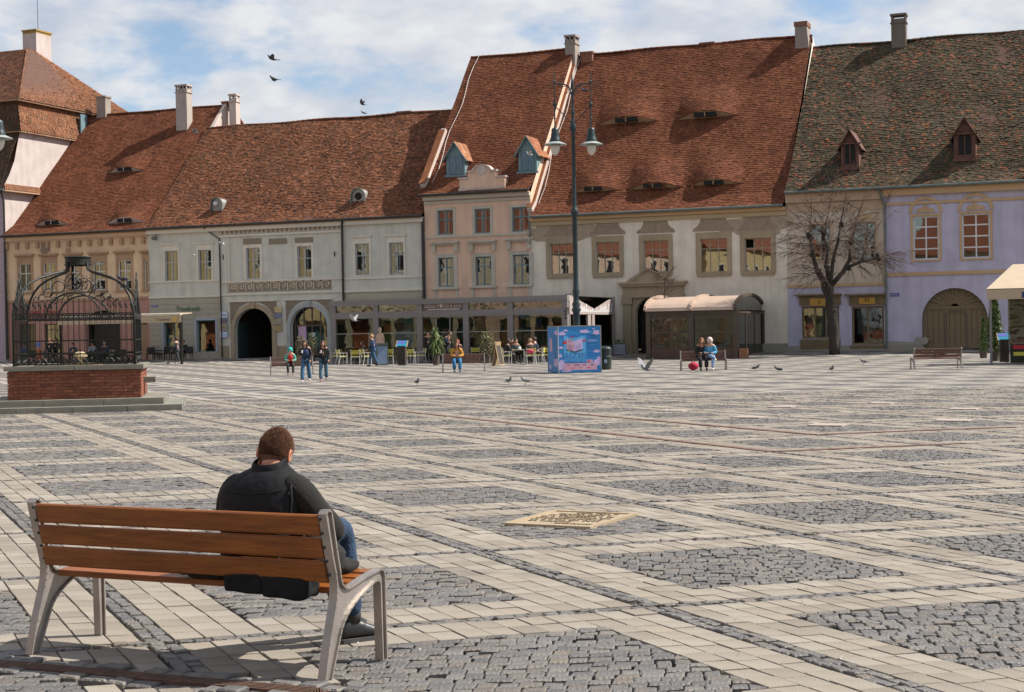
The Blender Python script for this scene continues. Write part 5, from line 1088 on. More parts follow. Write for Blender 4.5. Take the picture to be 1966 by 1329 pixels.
def blob(cx, cz, w, h, seed, y=-.004, m=None, par=None, name='printed_cloud', axis='y', t=.002):
    rr = random.Random(seed); n = 22; P = []
    for k in range(n):
        a = 2 * math.pi * k / n; e = 1 + .16 * math.sin(a * 5 + seed) + rr.uniform(-.06, .06); zz = math.sin(a) * (1 if a < math.pi else .35); P.append((cx + w / 2 * e * math.cos(a), cz + h / 2 * e * zz))
    P = [(min(max(a, 0.02), CW - .02), min(max(b, .03), CHh - .01)) for a, b in P]; mb = MB(); mb.prism(P, axis, y - t, y); return mb.build(name, m or mPL, par or cube)
for q, (x, z, w, h) in enumerate(((.17, 1.58, .3, .22), (.32, 1.72, .2, .12), (1.12, 1.66, .42, .2), (1.62, 1.6, .3, .28), (1.62, .85, .28, .18), (.12, 1.02, .2, .14), (1.72, .38, .42, .5), (.12, .22, .5, .62), (.32, .08, .4, .22), (.08, .68, .15, .2), (1.5, 1.78, .12, .08))): blob(x, z, w, h, q)
ubox('printed_panel', mPLd, cube, .24, 1.15, -.0055, -.0015, .45, 1.5)
def flat(name, m, pts, y, par=None): mb = MB(); mb.prism(pts, 'y', y, y + .002); return mb.build(name, m, par or cube)
flat('book_page', mPP, [(.36, .98), (.68, .88), (.68, 1.3), (.36, 1.42)], -.011); flat('book_page', mPL, [(.69, .88), (1.02, .98), (1.02, 1.42), (.69, 1.3)], -.0112); flat('book_shade', mPN, [(.33, .93), (.68, .82), (1.06, .93), (1.02, .97), (.68, .87), (.36, .97)], -.009)
for q in range(5): flat('text_line', mPN, [(.42, 1.16 - q * .045), (.62, 1.10 - q * .045), (.62, 1.105 - q * .045), (.42, 1.165 - q * .045)], -.0135); flat('text_line', mPN, [(.74, 1.10 - q * .045), (.96, 1.16 - q * .045), (.96, 1.165 - q * .045), (.74, 1.105 - q * .045)], -.0135)
blob(.28, 1.22, .16, .2, 3, -.012, mPR, name='red_shape'); blob(1.1, 1.3, .14, .12, 5, -.012, mPR, name='red_shape'); blob(.66, 1.48, .45, .12, 6, -.010, mPD, name='dark_shape'); blob(.6, 1.45, .12, .08, 8, -.0145, mPR, name='red_shape')
for q, (x, z, c) in enumerate(((.45, .9, (.5, .4, .02)), (.62, .84, (.05, .3, .08)), (.85, .85, (.5, .4, .02)), (.97, .92, (.05, .3, .08)))): blob(x, z, .08, .06, q, -.015, mat('poster_dot_%d' % q, c, rough=.4), name='flower')
text('poster_lettering', 'CV', .13, mPN, cube, (.50, -.013, 1.26), ext=.0005); tx = lambda s_, size, m_, x, z, w, al='CENTER': text('poster_lettering', s_, size, m_, cube, (x, -.0165, z), ext=.0005, width=w, align=al)
tx('scrie', .34, mPD, .70, .66, .86); tx('POVESTEA', .17, mPD, .70, .53, .88); tx('CARIEREI TALE', .10, mPD, .70, .44, .88)
tx('T\u00c2RGUL', .10, mPN, 1.42, 1.50, .40); tx('CARIERE', .10, mPN, 1.42, 1.40, .42); tx('SIBIU', .09, mPL, 1.44, 1.28, .40); tx('28 MARTIE', .075, mPN, 1.42, 1.18, .40); tx('9:00 - 18:00', .06, mPN, 1.42, 1.09, .38); tx('29 MARTIE', .075, mPN, 1.42, .99, .40); tx('9:00 - 17:00', .06, mPN, 1.42, .90, .38)
for z in (.80, .73, .66): flat('text_line', mPD, [(1.22, z), (1.62, z), (1.62, z + .022), (1.22, z + .022)], -.0075)
ubox('sponsor_panel', mPP, cube, .24, 1.62, -.0095, -.006, .12, .40)
ubox('sponsor_tag', mPP, cube, 1.2, 1.45, -.0098, -.0062, .42, .53); mb = MB(); mb.prism([(1.28 + .045 * math.cos(k * .52), .475 + .045 * math.sin(k * .52)) for k in range(12)], 'y', -.012, -.0100); mb.build('round_mark', mPR, cube)
for x, z, w, m_ in ((.42, .31, .12, mPR), (.78, .31, .22, mPN), (1.1, .31, .16, mPD), (1.42, .31, .14, mPN), (.6, .19, .2, mPR), (.92, .19, .08, mPR), (1.28, .19, .16, mPR)): flat('sponsor_mark', m_, [(x - w/2, z), (x + w/2, z), (x + w/2, z + .03), (x - w/2, z + .03)], -.012)
for q, (y, z, w, h) in enumerate(((.3, 1.6, .7, .3), (1.3, 1.2, .5, .3), (.4, .35, .9, .5), (1.4, .2, .5, .3))): blob(y, z, w, h, 20 + q, -.001, par=cube, axis='x')
mb = MB(); mb.prism([(1.0, .9), (1.5, .85), (1.45, 1.45), (1.05, 1.4)], 'x', -.007, -.004); mb.build('book_page', mPP, cube); text('poster_lettering', 'CARIERE', .28, mPN, cube, (-.008, .62, 1.1), rot=(R(90), R(90), R(-90)), ext=.0005)
# ------------------------------------------------ litter bin
bp = gp(1163, 710); bin_ = empty('litter_bin', bp, 0, 'dark green round litter bin half hidden behind the advertising cube', 'bin'); mBin = mat('dark_green_plastic', (.018, .03, .024), rough=.35)
mb = MB(); mb.lathe([(.23, 0), (.26, .05), (.27, .5), (.29, .52), (.29, .58), (.27, .6), (.28, .86)], (0, 0, 0), 18); mb.build('bin_body', mBin, bin_, smooth=False); mb = MB(); mb.lathe([(.29, .86), (.29, .92), (.22, .99), (.08, 1.02)], (0, 0, 0), 18); mb.build('bin_lid', mBin, bin_)
ubox('bin_label', mPaleBlue, bin_, -.06, .06, -.285, -.272, .3, .45)
# ------------------------------------------------ walled well with iron cage
wp = Vector((-10.72, 38.75)); WR = R(10.5); well = empty('walled_well', (wp.x, wp.y, terr(wp.x, wp.y)), WR, 'square brick well under a wrought iron cage on two stone steps, left', 'well')
mStep = mat('grey_step_stone', (.22, .21, .17), (.15, .145, .12), scale=3, rough=.8, bump=.3, bscale=30, dirt=.3); mStepT = mStep; mBr = mat('red_well_brick', (0,)*3, attr=[(.20, .060, .030), (.26, .085, .045), (.16, .05, .028), (.30, .11, .06)], scale=9, rough=.9, bump=.5, bscale=40)
B0 = 1.53
def stone_ring(name, half_x, half_f, z0, z1, n):
    L_ = 2 * half_x / n
    for k in range(n): ubox(name, mStep, well, -half_x + L_ * k + .006, -half_x + L_ * (k + 1) - .006, -half_f, -1.3, z0, z1)
    ubox(name, mStep, well, 1.3, half_x, -1.29, half_f, z0, z1); ubox(name, mStep, well, -half_x, -1.3, -1.29, half_f, z0, z1); ubox(name, mStep, well, -1.29, 1.29, 1.3, half_f, z0, z1)
stone_ring('step_stone', 2.52, 2.30, -.05, .145, 4); stone_ring('step_stone', 2.08, 1.92, .147, .30, 3)
mb = MB(); mb.box(-B0 + .02, B0 - .02, -B0 + .02, B0 - .02, .28, .985); mb.build('mortar_core', mat('mortar', (.30, .25, .20), rough=.95), well)
cnt = 0; far_b_ = MB()
for face in range(4):
    M_ = Matrix.Rotation(face * math.pi / 2, 4, 'Z')
    for r_ in range(9):
        z = .305 + r_ * .075; x = -B0 + (.125 if r_ % 2 else 0.0)
        xs_ = [-B0] + ([-B0 + .125] if r_ % 2 else []);  x = -B0
        while x < B0 - .01:
            w = .125 if (r_ % 2 and x == -B0) else .25; w = min(w, B0 - x); mbb = far_b_; g = .006
            mbb.box(x + g, x + w - g, -B0 - .012 + random.uniform(-.004, .004), -B0 + .03, z + g, z + .074 - g, M=M_, rnd=random.random()); x += w
o = far_b_.build('bricks', mBr, well); o['kind'] = 'stuff'
ubox('coping_stone', mStep, well, -B0 - .08, 0, -B0 - .08, -B0 + .32, .99, 1.10); ubox('coping_stone', mStep, well, .008, B0 + .08, -B0 - .08, -B0 + .32, .99, 1.10); ubox('coping_stone', mStep, well, -B0 - .08, B0 + .08, B0 - .32, B0 + .08, .99, 1.10)
ubox('coping_stone', mStep, well, -B0 - .08, -B0 + .32, -B0 + .33, B0 - .33, .99, 1.10); ubox('coping_stone', mStep, well, B0 - .32, B0 + .08, -B0 + .33, B0 - .33, .99, 1.10)
ubox('stone_spout', mStep, well, B0 + .01, B0 + .3, -.2, .25, .62, .76)
K = 1.40; zc, zb_, zt_ = 1.24, 2.34, 2.62
cage = empty('cage', (0, 0, 0)); cage.parent = well
for sx in (-1, 1):
    for sy in (-1, 1):
        mb = MB(); mb.tube([(sx * K * a_, sy * K * a_, z_ + .14) for a_, z_ in ((1, 1.1), (1, 2.35), (.975, 2.55), (.93, 2.74), (.86, 2.92), (.74, 3.10), (.594, 3.22), (.40, 3.32), (.25, 3.38), (.18, 3.44), (.165, 3.62))], .029, 8); mb.build('curved_strap', mIronB, cage, smooth=True)
mb = MB(); mb.lathe([(.30, 3.68), (.33, 3.70), (.33, 3.73), (.31, 3.74), (.31, 3.87), (.335, 3.88), (.335, 3.90), (.30, 3.91), (.28, 3.88), (.28, 3.7)], (0, 0, 0), 24, caps=False); mb.build('crown_ring', mIronB, cage)
for face in range(4):
    s_ = empty('grille', (0, 0, 0)); s_.parent = cage; s_.rotation_euler = (0, 0, face * math.pi / 2); y = -K
    for z in (zc + .02, 1.52, 1.85, zb_, 2.44):
        mb = MB(); mb.box(-K, K, y - .02, y + .02, z, z + .03); mb.build('rail', mIronB, s_) if False else None
        s_['_'] = 0
    mb = MB()
    for z in (zc + .02, 1.50, 1.82, zb_, 2.46): mb.box(-K, K, y - .018, y + .018, z, z + .03)
    n = 21
    for k in range(n):
        x = -K + 2 * K * (k + .5) / n; zt__ = 2.66 if abs(x) > .62 else 2.46 + .45 * math.sqrt(max(0, 1 - (x / .62) ** 2)); mb.bar((x, y, zc), (x, y, zt__), .011)
        if abs(x) > .62: mb.add([(x - .03, y, 2.66), (x + .03, y, 2.66), (x, y, 2.80), (x, y - .02, 2.69), (x, y + .02, 2.69)], [(0, 3, 2), (3, 1, 2), (1, 4, 2), (4, 0, 2), (0, 1, 3), (0, 4, 1)])
    mb.tube([(.64 * math.cos(math.pi * k / 14), y, 2.36 + .62 * math.sin(math.pi * k / 14)) for k in range(15)], .026, 6)
    for k in range(28): mb.tube([(-K + .05 + .1 * k + .035 * math.cos(t * .9), y - .01, 2.41 + .035 * math.sin(t * .9)) for t in range(8)], .009, 4, caps=False)
    for k in range(22):
        cx_ = -K + .07 + .13 * k; mb.tube([(cx_ + (.055 - .005 * t) * math.cos(t * .9), y - .01, 1.37 + (.06 - .005 * t) * math.sin(t * .9 + k)) for t in range(9)], .010, 4, caps=False); mb.tube([(cx_ + .05 * math.cos(t * .9 + 2), y + .01, 1.32 + .04 * math.sin(t * .9)) for t in range(7)], .010, 4, caps=False)
    def ringt(cx_, cz_, r_, q_=14, rad=.013, a0=0, a1=2 * math.pi): mb.tube([(cx_ + r_ * math.cos(a0 + (a1 - a0) * t / q_), y, cz_ + r_ * math.sin(a0 + (a1 - a0) * t / q_)) for t in range(q_ + 1)], rad, 4, caps=False)
    ringt(0, 3.24, .19); ringt(0, 3.24, .10); ringt(-.34, 3.12, .14); ringt(.34, 3.12, .14)
    for a in (45, 135): mb.bar((-.19 * math.cos(R(a)), y, 3.24 - .19 * math.sin(R(a))), (.19 * math.cos(R(a)), y, 3.24 + .19 * math.sin(R(a))), .012)
    for sg in (-1, 1):
        ringt(sg * .58, 2.98, .10); ringt(sg * .72, 2.86, .08, a0=0, a1=5); ringt(sg * .86, 2.82, .06, a0=0, a1=5); ringt(sg * .45, 2.9, .08, a0=1, a1=6)
        for k in range(5): a = R(50 + 20 * k); mb.ball((sg * .0 + .25 * math.cos(a) * 1, y, 3.24 + .25 * math.sin(a)), .017, 5, 4); mb.ball((sg * .34 + .2 * math.cos(a), y, 3.12 + .2 * math.sin(a)), .015, 5, 4)
    gm = mb.build('grille_bars', mIronB, s_, fix=False); gm['kind'] = 'stuff'; del s_['_']
mb = MB(); mb.lathe([(.45, 1.16), (.5, 1.26), (.47, 1.27), (.1, 1.2)], (.1, -.3, 0), 18); mb.lathe([(.04, 1.26), (.04, 1.42), (.17, 1.44), (.15, 1.52), (.06, 1.56)], (.05, -.4, 0), 14); mb.build('fountain_dish', mat('sand_bronze', (.45, .36, .2), rough=.5), well)
# merge cage one level up so that parts stay within thing > part > sub-part
for g_ in list(cage.children):
    if g_.name.startswith('grille'):
        for ch in list(g_.children): ch.parent = well; ch.matrix_basis = Matrix.Rotation(g_.rotation_euler.z, 4, 'Z') @ ch.matrix_basis
        bpy.data.objects.remove(g_)
    else: g_.parent = well
bpy.data.objects.remove(cage)
for g_ in well.children:
    if g_.name.startswith(('curved_strap', 'crown_ring', 'grille_bars', 'fountain')): g_.location.z -= .14
# ------------------------------------------------ glass cafe pavilion
pa, pb = gp(638, 700), gp(1091, 697)
OFF = 10.5
def ploc(px, py, off): return fp(px, py, off)
u0 = ploc(636, 620, OFF)[0]; u1 = ploc(1091, 620, OFF)[0]; PP = P1 + FU * u0 - FV * OFF; pz = terr(PP.x, PP.y) + .02; PW = u1 - u0; PD = 8.6
pav = empty('cafe_pavilion', (PP.x, PP.y, pz), TH, 'grey framed glass cafe pavilion built out before the pink house', 'pavilion')
zt = ploc(870, 573, OFF)[1] - pz; ztr = ploc(870, 603, OFF)[1] - pz; zt0 = ploc(870, 582, OFF)[1] - pz; zbm = ploc(870, 608, OFF)[1] - pz
mFr = mat('grey_alu_frame', (.20, .185, .185), (.165, .155, .155), scale=2, rough=.55); mGlP = glass_mat('pavilion_glass', (.82, .86, .80), .0, .0, .05, .7); mFilm = glass_mat('clear_film', (.60, .60, .50), .06, .05, .4, 1.2)
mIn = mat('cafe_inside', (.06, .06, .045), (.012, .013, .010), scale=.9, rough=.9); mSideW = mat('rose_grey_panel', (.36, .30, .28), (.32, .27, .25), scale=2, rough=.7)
posts = [636, 722, 805, 893, 900, 985, 1091]; posts = [636, 723, 807, 896, 981, 1091]
px_ = [ploc(p_, 640, OFF)[0] - u0 for p_ in posts]; pwd = .34
for k, x in enumerate(px_):
    x = min(max(x, pwd / 2), PW - pwd / 2); ubox('post', mFr, pav, x - pwd / 2, x + pwd / 2, -.08, .2, 0, zt - .3)
ubox('roof_beam', mFr, pav, -.05, PW + .02, -.14, .25, zt - .3, zt + .02); ubox('middle_beam', mFr, pav, 0, PW, -.06, .18, zbm, ztr + .22)
ubox('floor_kerb', mFr, pav, 0, PW, -.1, .2, 0, .12)
for k in range(5):
    a, b = px_[k] + pwd / 2, px_[k + 1] - pwd / 2; ubox('upper_pane', mFilm if k != 2 else mat('sign_board_brown', (.16, .10, .09), (.10, .06, .055), scale=1.5, rough=.5), pav, a, b, .02, .035, ztr + .22, zt - .3)
    nn = 3 if k == 2 else 1
    for q in range(nn):
        xa_, xb_ = a + (b - a) * q / nn, a + (b - a) * (q + 1) / nn; ubox('glass_pane', mGlP, pav, xa_ + .02, xb_ - .02, .03, .04, .12, zbm)
        if q: ubox('mullion', mFr, pav, xa_ - .03, xa_ + .03, 0, .08, .12, zbm)
    ubox('cross_rail', mat('pale_rail', (.3, .31, .3), rough=.4), pav, a, b, .0, .03, 1.72, 1.76)
mPaleL = mat('pale_letters', (.55, .50, .48), rough=.5); text('sign_lettering', 'Sabbut H\u25cfuse & Juice', .42, mPaleL, pav, ((px_[2] + px_[3]) / 2, .0, ztr + .38), ext=.004, width=(px_[3] - px_[2]) * .8); ubox('sign_strip', mPaleL, pav, px_[2] + .5, px_[3] - .4, .005, .018, ztr + .25, ztr + .31)
# inside: back wall, counter, shelves, coloured pictures
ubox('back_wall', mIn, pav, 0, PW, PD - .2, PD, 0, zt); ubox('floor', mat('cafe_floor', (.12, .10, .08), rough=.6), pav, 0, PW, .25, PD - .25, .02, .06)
roofm = mat('pavilion_roof', (.16, .16, .165), rough=.7); mb = MB(); mb.box(0, PW, .26, PD, zt - .06, zt - .02); mb.build('roof', glass_mat('roof_glazing', (.30, .32, .28), .1, .1), pav); [ubox('roof_bar', roofm, pav, PW * k / 11 - .06, PW * k / 11 + .06, .26, PD, zt - .16, zt - .07) for k in range(1, 11)]; ubox('left_wall', mGlP, pav, .0, .04, .25, PD - .3, .12, zt - .3)  # roof made see-through so that sun lights the cafe inside
rr = random.Random(3); cols = [(.5, .30, .06), (.06, .25, .35), (.45, .40, .22), (.06, .16, .12), (.4, .12, .05), (.40, .38, .30), (.1, .1, .3), (.16, .24, .12)]
for k in range(70):
    x = .6 + rr.random() * (PW - 1.6); z = .8 + rr.random() * 1.8; w = rr.uniform(.2, .7); h_ = rr.uniform(.3, .9); y = rr.uniform(2.2, 6.5)
    ubox('cafe_fitting', mat('fitting_%d' % (k % 8), cols[k % 8], rough=.7), pav, x, x + w, y, y + .1, z, min(z + h_, zt - .6))
for k in range(9): ubox('cafe_table', mat('dark_table', (.07, .05, .04), rough=.5), pav, 1 + k * 1.5, 1.9 + k * 1.5, 1.2 + (k % 3), 2 + (k % 3), .7, .78)
mLampW = mat('pale_lamp_shade', (.6, .55, .4), rough=.6)
# right side wall with zigzag parapet and doors
mb = MB(); H_ = zt; dz = .95
mb.add([(PW, .25, 2.62), (PW, PD, 2.62), (PW, PD, H_ - .25), (PW, PD * .62 + .0, H_ + .12), (PW, PD * .56, H_ - .62), (PW, .25, H_)], [(0, 1, 2, 3, 4, 5)]) if False else None
pts = [(.26, 2.62), (PD, 2.62), (PD, H_ + .05), (PD * .55, H_ - .75), (.26, H_ + .05)]; mb.prism(pts, 'x', PW - .08, PW + .02); mb.build('zigzag_parapet', mSideW, pav)
mb = MB(); mb.prism([(PD * .25, H_ - .1), (PD + .3, H_ + .3), (PD + .3, H_ - .1), (PD * .56, H_ - .75)], 'x', PW - 3.0, PW - 2.9); mb.build('dark_blue_roof_panel', mat('slate_blue_panel', (.05, .09, .12), rough=.6), pav)
mb = MB(); rr = random.Random(8)
for k in range(40): y_ = .8 + k * (PD - 1.4) / 40; mb.box(PW + .021, PW + .026, y_, y_ + .12, 2.75, 2.75 + rr.uniform(.1, .55) * (1 if abs(y_ - PD * .55) > .8 else .5))
o = mb.build('skyline_print', mWhiteF, pav); o['kind'] = 'stuff'
for y0_, y1_ in ((.0, .35), (PD * .40, PD * .46), (PD * .49, PD * .54), (PD - .35, PD)): ubox('side_post', mSideW, pav, PW - .1, PW + .02, max(y0_, .26), y1_, 0, 2.60)
ubox('side_door', mGlP, pav, PW - .06, PW - .05, .36, PD * .4 - .01, .1, 2.6); ubox('side_door', mGlP, pav, PW - .06, PW - .05, PD * .54, PD - .36, .1, 2.6)
mb = MB(); x = PW + .02; mb.bar((x, -.1, 2.95), (x + .02, -.6, 2.95), .03)
for q in range(3): mb.box(x - .02, x + .02, -.55, -.25, 2.35 + q * .2, 2.45 + q * .2)
mb.bar((x, -.4, 2.95), (x, -.4, 2.3), .02); mb.build('hanging_sign', mIronB, pav)
# ------------------------------------------------ vaulted kiosk
ka = gp(1247, 690); kb = gp(1425, 690); kd = (Vector((kb.x, kb.y)) - Vector((ka.x, ka.y))); KW = 5.05
kio = empty('vaulted_kiosk', (ka.x, ka.y, terr(ka.x, ka.y)), TH, 'brown framed kiosk with plastic windows and beige barrel-vaulted roof', 'kiosk')
KD, KH = 7.0, 2.52; mKB = mat('brown_painted_wood', (.085, .06, .04), (.055, .04, .028), scale=4, rough=.6); mKR = mat('beige_vault_cover', (.42, .31, .24), (.36, .27, .21), scale=1.5, rough=.6); mPl = glass_mat('wrinkled_film', (.40, .50, .53), .03, .05, .22, 1.0)
for x in (0, KW / 2, KW):
    for y in (0, KD): ubox('post', mKB, kio, x - .13, x + .13, y - .13, y + .13, 0, KH)
for y in (-.0, KD): ubox('top_beam', mKB, kio, -.14, KW + .14, y - .14, y + .14, KH, KH + .2)
ubox('side_beam', mKB, kio, KW - .1, KW + .1, .15, KD - .15, KH, KH + .12); ubox('side_beam', mKB, kio, -.1, .1, .15, KD - .15, KH, KH + .12)
ubox('low_panel', mat('brown_board', (.10, .055, .035), rough=.7), kio, .14, KW - .14, -.06, .06, .02, .62); ubox('low_panel', MATS['brown_board'], kio, KW - .06, KW + .06, .14, KD - .14, .02, .3)
for k in range(2):
    x0_, x1_ = KW / 2 * k + .13, KW / 2 * (k + 1) - .13; ubox('film_window', mPl, kio, x0_, x1_, -.01, .0, 1.55, KH - .25); ubox('film_window', mPl, kio, x0_, x1_, -.01, .0, .63, 1.46); ubox('middle_rail', mKB, kio, x0_, x1_, -.05, .05, 1.46, 1.55); ubox('head_rail', mKB, kio, x0_, x1_, -.05, .05, KH - .25, KH)
for k in range(3): ubox('side_film', mPl, kio, KW + .0, KW + .01, .14 + k * 2.25, .14 + (k + 1) * 2.25 - .05, .3, KH - .02)
for k in range(1, 3): ubox('side_mullion', mKB, kio, KW - .04, KW + .04, .11 + k * 2.25, .17 + k * 2.25, .3, KH)
rise = .86; n = 14
A_ = [(KD / 2 - (KD / 2 + .3) * math.cos(math.pi * k / n), KH + .2 + rise * math.sin(math.pi * k / n)) for k in range(n + 1)]
for b_ in range(2):
    mb = MB(); x0_, x1_ = KW / 2 * b_ - .1 + .12 * b_, KW / 2 * (b_ + 1)
    for (a0, c0), (a1, c1) in zip(A_[:-1], A_[1:]): mb.quad((x0_, a0, c0), (x1_, a0, c0), (x1_, a1, c1), (x0_, a1, c1))
    mb.build('vault_cover', mKR, kio, fix=False)
for x in (-.12, KW / 2, KW + .02):
    mb = MB()
    for (a0, c0), (a1, c1) in zip(A_[:-1], A_[1:]): mb.bar((x, a0, c0 + .05), (x, a1, c1 + .05), .14, .16)
    mb.build('vault_rib', mKR if x < KW else mKB, kio)
mb = MB(); mb.prism(A_, 'x', KW - .02, KW); mb.build('gable_film', glass_mat('amber_film', (.42, .30, .18), .10, .08, .8, 1.0), kio)
ubox('wooden_crate', mat('crate_wood', (.30, .13, .07), rough=.8), kio, KW + .2, KW + .65, -.15, .3, .0, .55)
for k in range(5): ubox('kiosk_shelf', mat('fitting_%d' % (k % 8), (0, 0, 0)), kio, .5 + k * .9, 1.0 + k * .9, 2.5, 3.0, .0, 1.0 + .2 * (k % 3))
# ================================================================== CAFE FURNITURE, PLANTS
mWhF = mat('white_chair_frame', (.60, .60, .58), (.52, .52, .50), rough=.4); mYS = mat('yellow_seat', (.55, .48, .06), (.45, .40, .05), rough=.6); mTab = mat('pale_table_top', (.50, .47, .38), (.42, .40, .33), rough=.5)
def make_chair():
    o = empty('cafe_chair', (0, 0, 0), 0, '', 'chair', 'white and yellow cafe chairs')
    for x in (-.24, .24):
        for y0, y1, z in ((-.20, -.27, .88), (.22, .24, .66)):
            mb = MB(); mb.bar((x, y1 - .04 * (1 if y0 > 0 else 1), 0), (x, y0, .45), .028); mb.bar((x, y0, .45), (x, y1 if y0 < 0 else y0, z), .028); mb.build('leg', mWhF, o)
        mb = MB(); mb.box(x - .022, x + .022, -.25, .25, .655, .675); mb.build('armrest', mWhF, o)
    for k in range(3): mb = MB(); mb.box(-.226, .226, -.262 + .01 * k - .03, -.248 + .01 * k - .03, .84 - k * .085 - .06, .84 - k * .085); mb.build('back_slat', mYS, o)
    mb = MB(); mb.box(-.23, .23, -.2, .24, .435, .465); mb.build('seat', mWhF, o); mb = MB(); mb.box(-.215, .215, -.19, .22, .467, .50); mb.build('cushion', mYS, o)
    return o
def make_table():
    o = empty('cafe_table', (0, 0, 0), 0, '', 'table', 'pale cafe tables'); mb = MB(); mb.box(-.38, .38, -.38, .38, .72, .75); mb.build('table_top', mTab, o)
    for x in (-.33, .33):
        for y in (-.33, .33): mb = MB(); mb.box(x - .02, x + .02, y - .02, y + .02, 0, .72); mb.build('leg', mWhF, o)
    return o
ch0, tb0 = make_chair(), make_table(); fc, ft = [True], [True]
def place(proto, flag, px, py, rz, label, sc=1.0):
    o = proto if flag[0] else copy_tree(proto); flag[0] = False; p = gp(px, py); o.location = p; o.rotation_euler = (0, 0, R(rz)); o['label'] = label; o.scale = (sc,) * 3; return o
CH = [(646, 699, 70, 'cafe chair at the left end of the terrace, behind the second strolling girl'), (657, 700, 300, 'cafe chair left of the first terrace table, seen from its side'), (683, 701, 5, 'cafe chair with its yellow slatted back to the camera at the first table'),
      (704, 700, -60, 'cafe chair right of the first terrace table, under the woman in green'), (747, 699, 10, 'yellow backed chair between the blackboard and the menu lectern'), (755, 697, 80, 'cafe chair turned sideways just left of the menu lectern'),
      (789, 699, -8, 'cafe chair just right of the menu lectern, back to the camera'), (808, 698, 110, 'cafe chair between the lectern table and the big potted yucca'), (862, 697, 15, 'cafe chair behind the left end of the bench with the yellow-jacketed woman'),
      (915, 696, -10, 'cafe chair seen above the right half of the bench with the yellow jacket'), (973, 700, -75, 'cafe chair with the dark-clad woman, right of the wooden easel board'), (1019, 700, 12, 'cafe chair with a pink scarf over its back'), (1036, 699, 80, 'cafe chair closest to the advertising cube'), (1050, 698, 0, 'cafe chair half hidden by the left edge of the advertising cube')]
for c in CH: place(ch0, fc, *c)
TBL = [(667, 698, 0, 'cafe table at the left of the terrace with bottles on it'), (800, 697, 0, 'cafe table just right of the dark menu lectern'), (895, 696, 0, 'cafe table behind the bench with the yellow-jacketed woman'), (995, 698, 0, 'cafe table between the seated groups left of the blue cube'), (1046, 696, 0, 'cafe table next to the blue advertising cube')]
for t_ in TBL: place(tb0, ft, *t_)
mBot = mat('bottle_glass', (.25, .28, .22), rough=.2); mNap = mat('white_crockery', (.65, .65, .65), rough=.4)
def on_table(k, dx, dy, m, r, h, label, name, cat):
    p = gp(*TBL[k][:2]); mb = MB(); mb.lathe([(r, 0), (r, h * .6), (r * .45, h * .75), (r * .4, h)], (0, 0, 0), 8); o = mb.build(name, m, None, loc=(p.x + dx, p.y + dy, p.z + .751)); tag(o, label, cat)
on_table(0, -.1, 0, mBot, .035, .28, 'small bottle standing on the leftmost cafe table', 'bottle', 'bottle'); on_table(0, .18, .1, mNap, .07, .12, 'white cup at the right side of the leftmost cafe table', 'cup', 'cup'); on_table(1, .05, 0, mNap, .06, .14, 'white cup on the table right of the lectern', 'cup', 'cup'); on_table(3, .1, .05, mNap, .09, .2, 'white napkin holder on the table of the four seated people', 'napkin_holder', 'napkin holder')
# plants
mLeafG = mat('green_leaf', (0,)*3, attr=[(.05, .10, .02), (.09, .15, .03), (.14, .18, .04), (.04, .08, .02)], scale=8, rough=.6); mLeafY = mat('yellow_green_leaf', (0,)*3, attr=[(.16, .15, .05), (.10, .12, .04), (.24, .20, .08), (.07, .09, .03)], scale=8, rough=.6)
mPot = mat('dark_clay_pot', (.10, .08, .065), (.07, .055, .045), rough=.8); mStem = mat('brown_stem', (.10, .075, .05), rough=.9)
def leafy(name, px, py, h, w, nl, m, label, strap=False, pot=.35, seed=1, lw=.05, cone=False):
    p = gp(px, py); o = empty(name, p, 0, label, 'potted plant'); rr = random.Random(seed)
    mb = MB(); mb.lathe([(.16, 0), (.22, pot), (.24, pot), (.24, pot + .03), (.18, pot + .03)], (0, 0, 0), 12); mb.build('pot', mPot, o)
    st = MB(); lf = MB()
    for k in range(nl):
        if strap:
            a = rr.uniform(0, 6.28); el = rr.uniform(.3, 1.4); L_ = rr.uniform(.35, .75); b = Vector((0, 0, pot + rr.uniform(.1, h - .5))); d = Vector((math.cos(a), math.sin(a), 0)); pr = b
            pts = [b + d * (L_ * math.cos(el) * t) + Vector((0, 0, L_ * math.sin(el) * t - L_ * .9 * t * t * (1 if el < 1.1 else .5))) for t in (0, .35, .7, 1)]; s_ = Vector((-d.y, d.x, 0)); q = rr.random()
            for i in range(3): ww = [.02, .03, .022, .003]; lf.add([pts[i] - s_ * ww[i], pts[i] + s_ * ww[i], pts[i + 1] + s_ * ww[i + 1], pts[i + 1] - s_ * ww[i + 1]], [(0, 1, 2, 3)], rnd=q)
        else:
            z = pot + (h - pot) * (rr.random() ** .8); rmax = w * (1 - (z - pot) / (h - pot) * .85) if cone else w * (.35 + .65 * math.sin(math.pi * min(1, (z - pot) / (h - pot) * .8 + .15))); r_ = rmax * math.sqrt(rr.random()); a = rr.uniform(0, 6.28)
            c = Vector((r_ * math.cos(a), r_ * math.sin(a), z)); n1_ = Vector((rr.gauss(0, 1), rr.gauss(0, 1), rr.gauss(0, 1))).normalized(); n2_ = n1_.cross(Vector((rr.gauss(0, 1), rr.gauss(0, 1), rr.gauss(0, 1)))).normalized(); s = lw * rr.uniform(.6, 1.3)
            lf.add([c - n1_ * s, c - n2_ * s * .45, c + n1_ * s, c + n2_ * s * .45], [(0, 1, 2, 3)], rnd=rr.random())
            if k % 12 == 0: st.tube([(0, 0, pot), (c.x * .4, c.y * .4, pot + (z - pot) * .5), tuple(c)], [.012, .008, .004], 4, caps=False)
    st.tube([(0, 0, pot - .05), (0, 0, h * .8)], [.03, .012], 6); st.build('stems', mStem, o, fix=False)['kind'] = 'stuff'; lf.build('leaves', m, o, fix=False)['kind'] = 'stuff'; return o
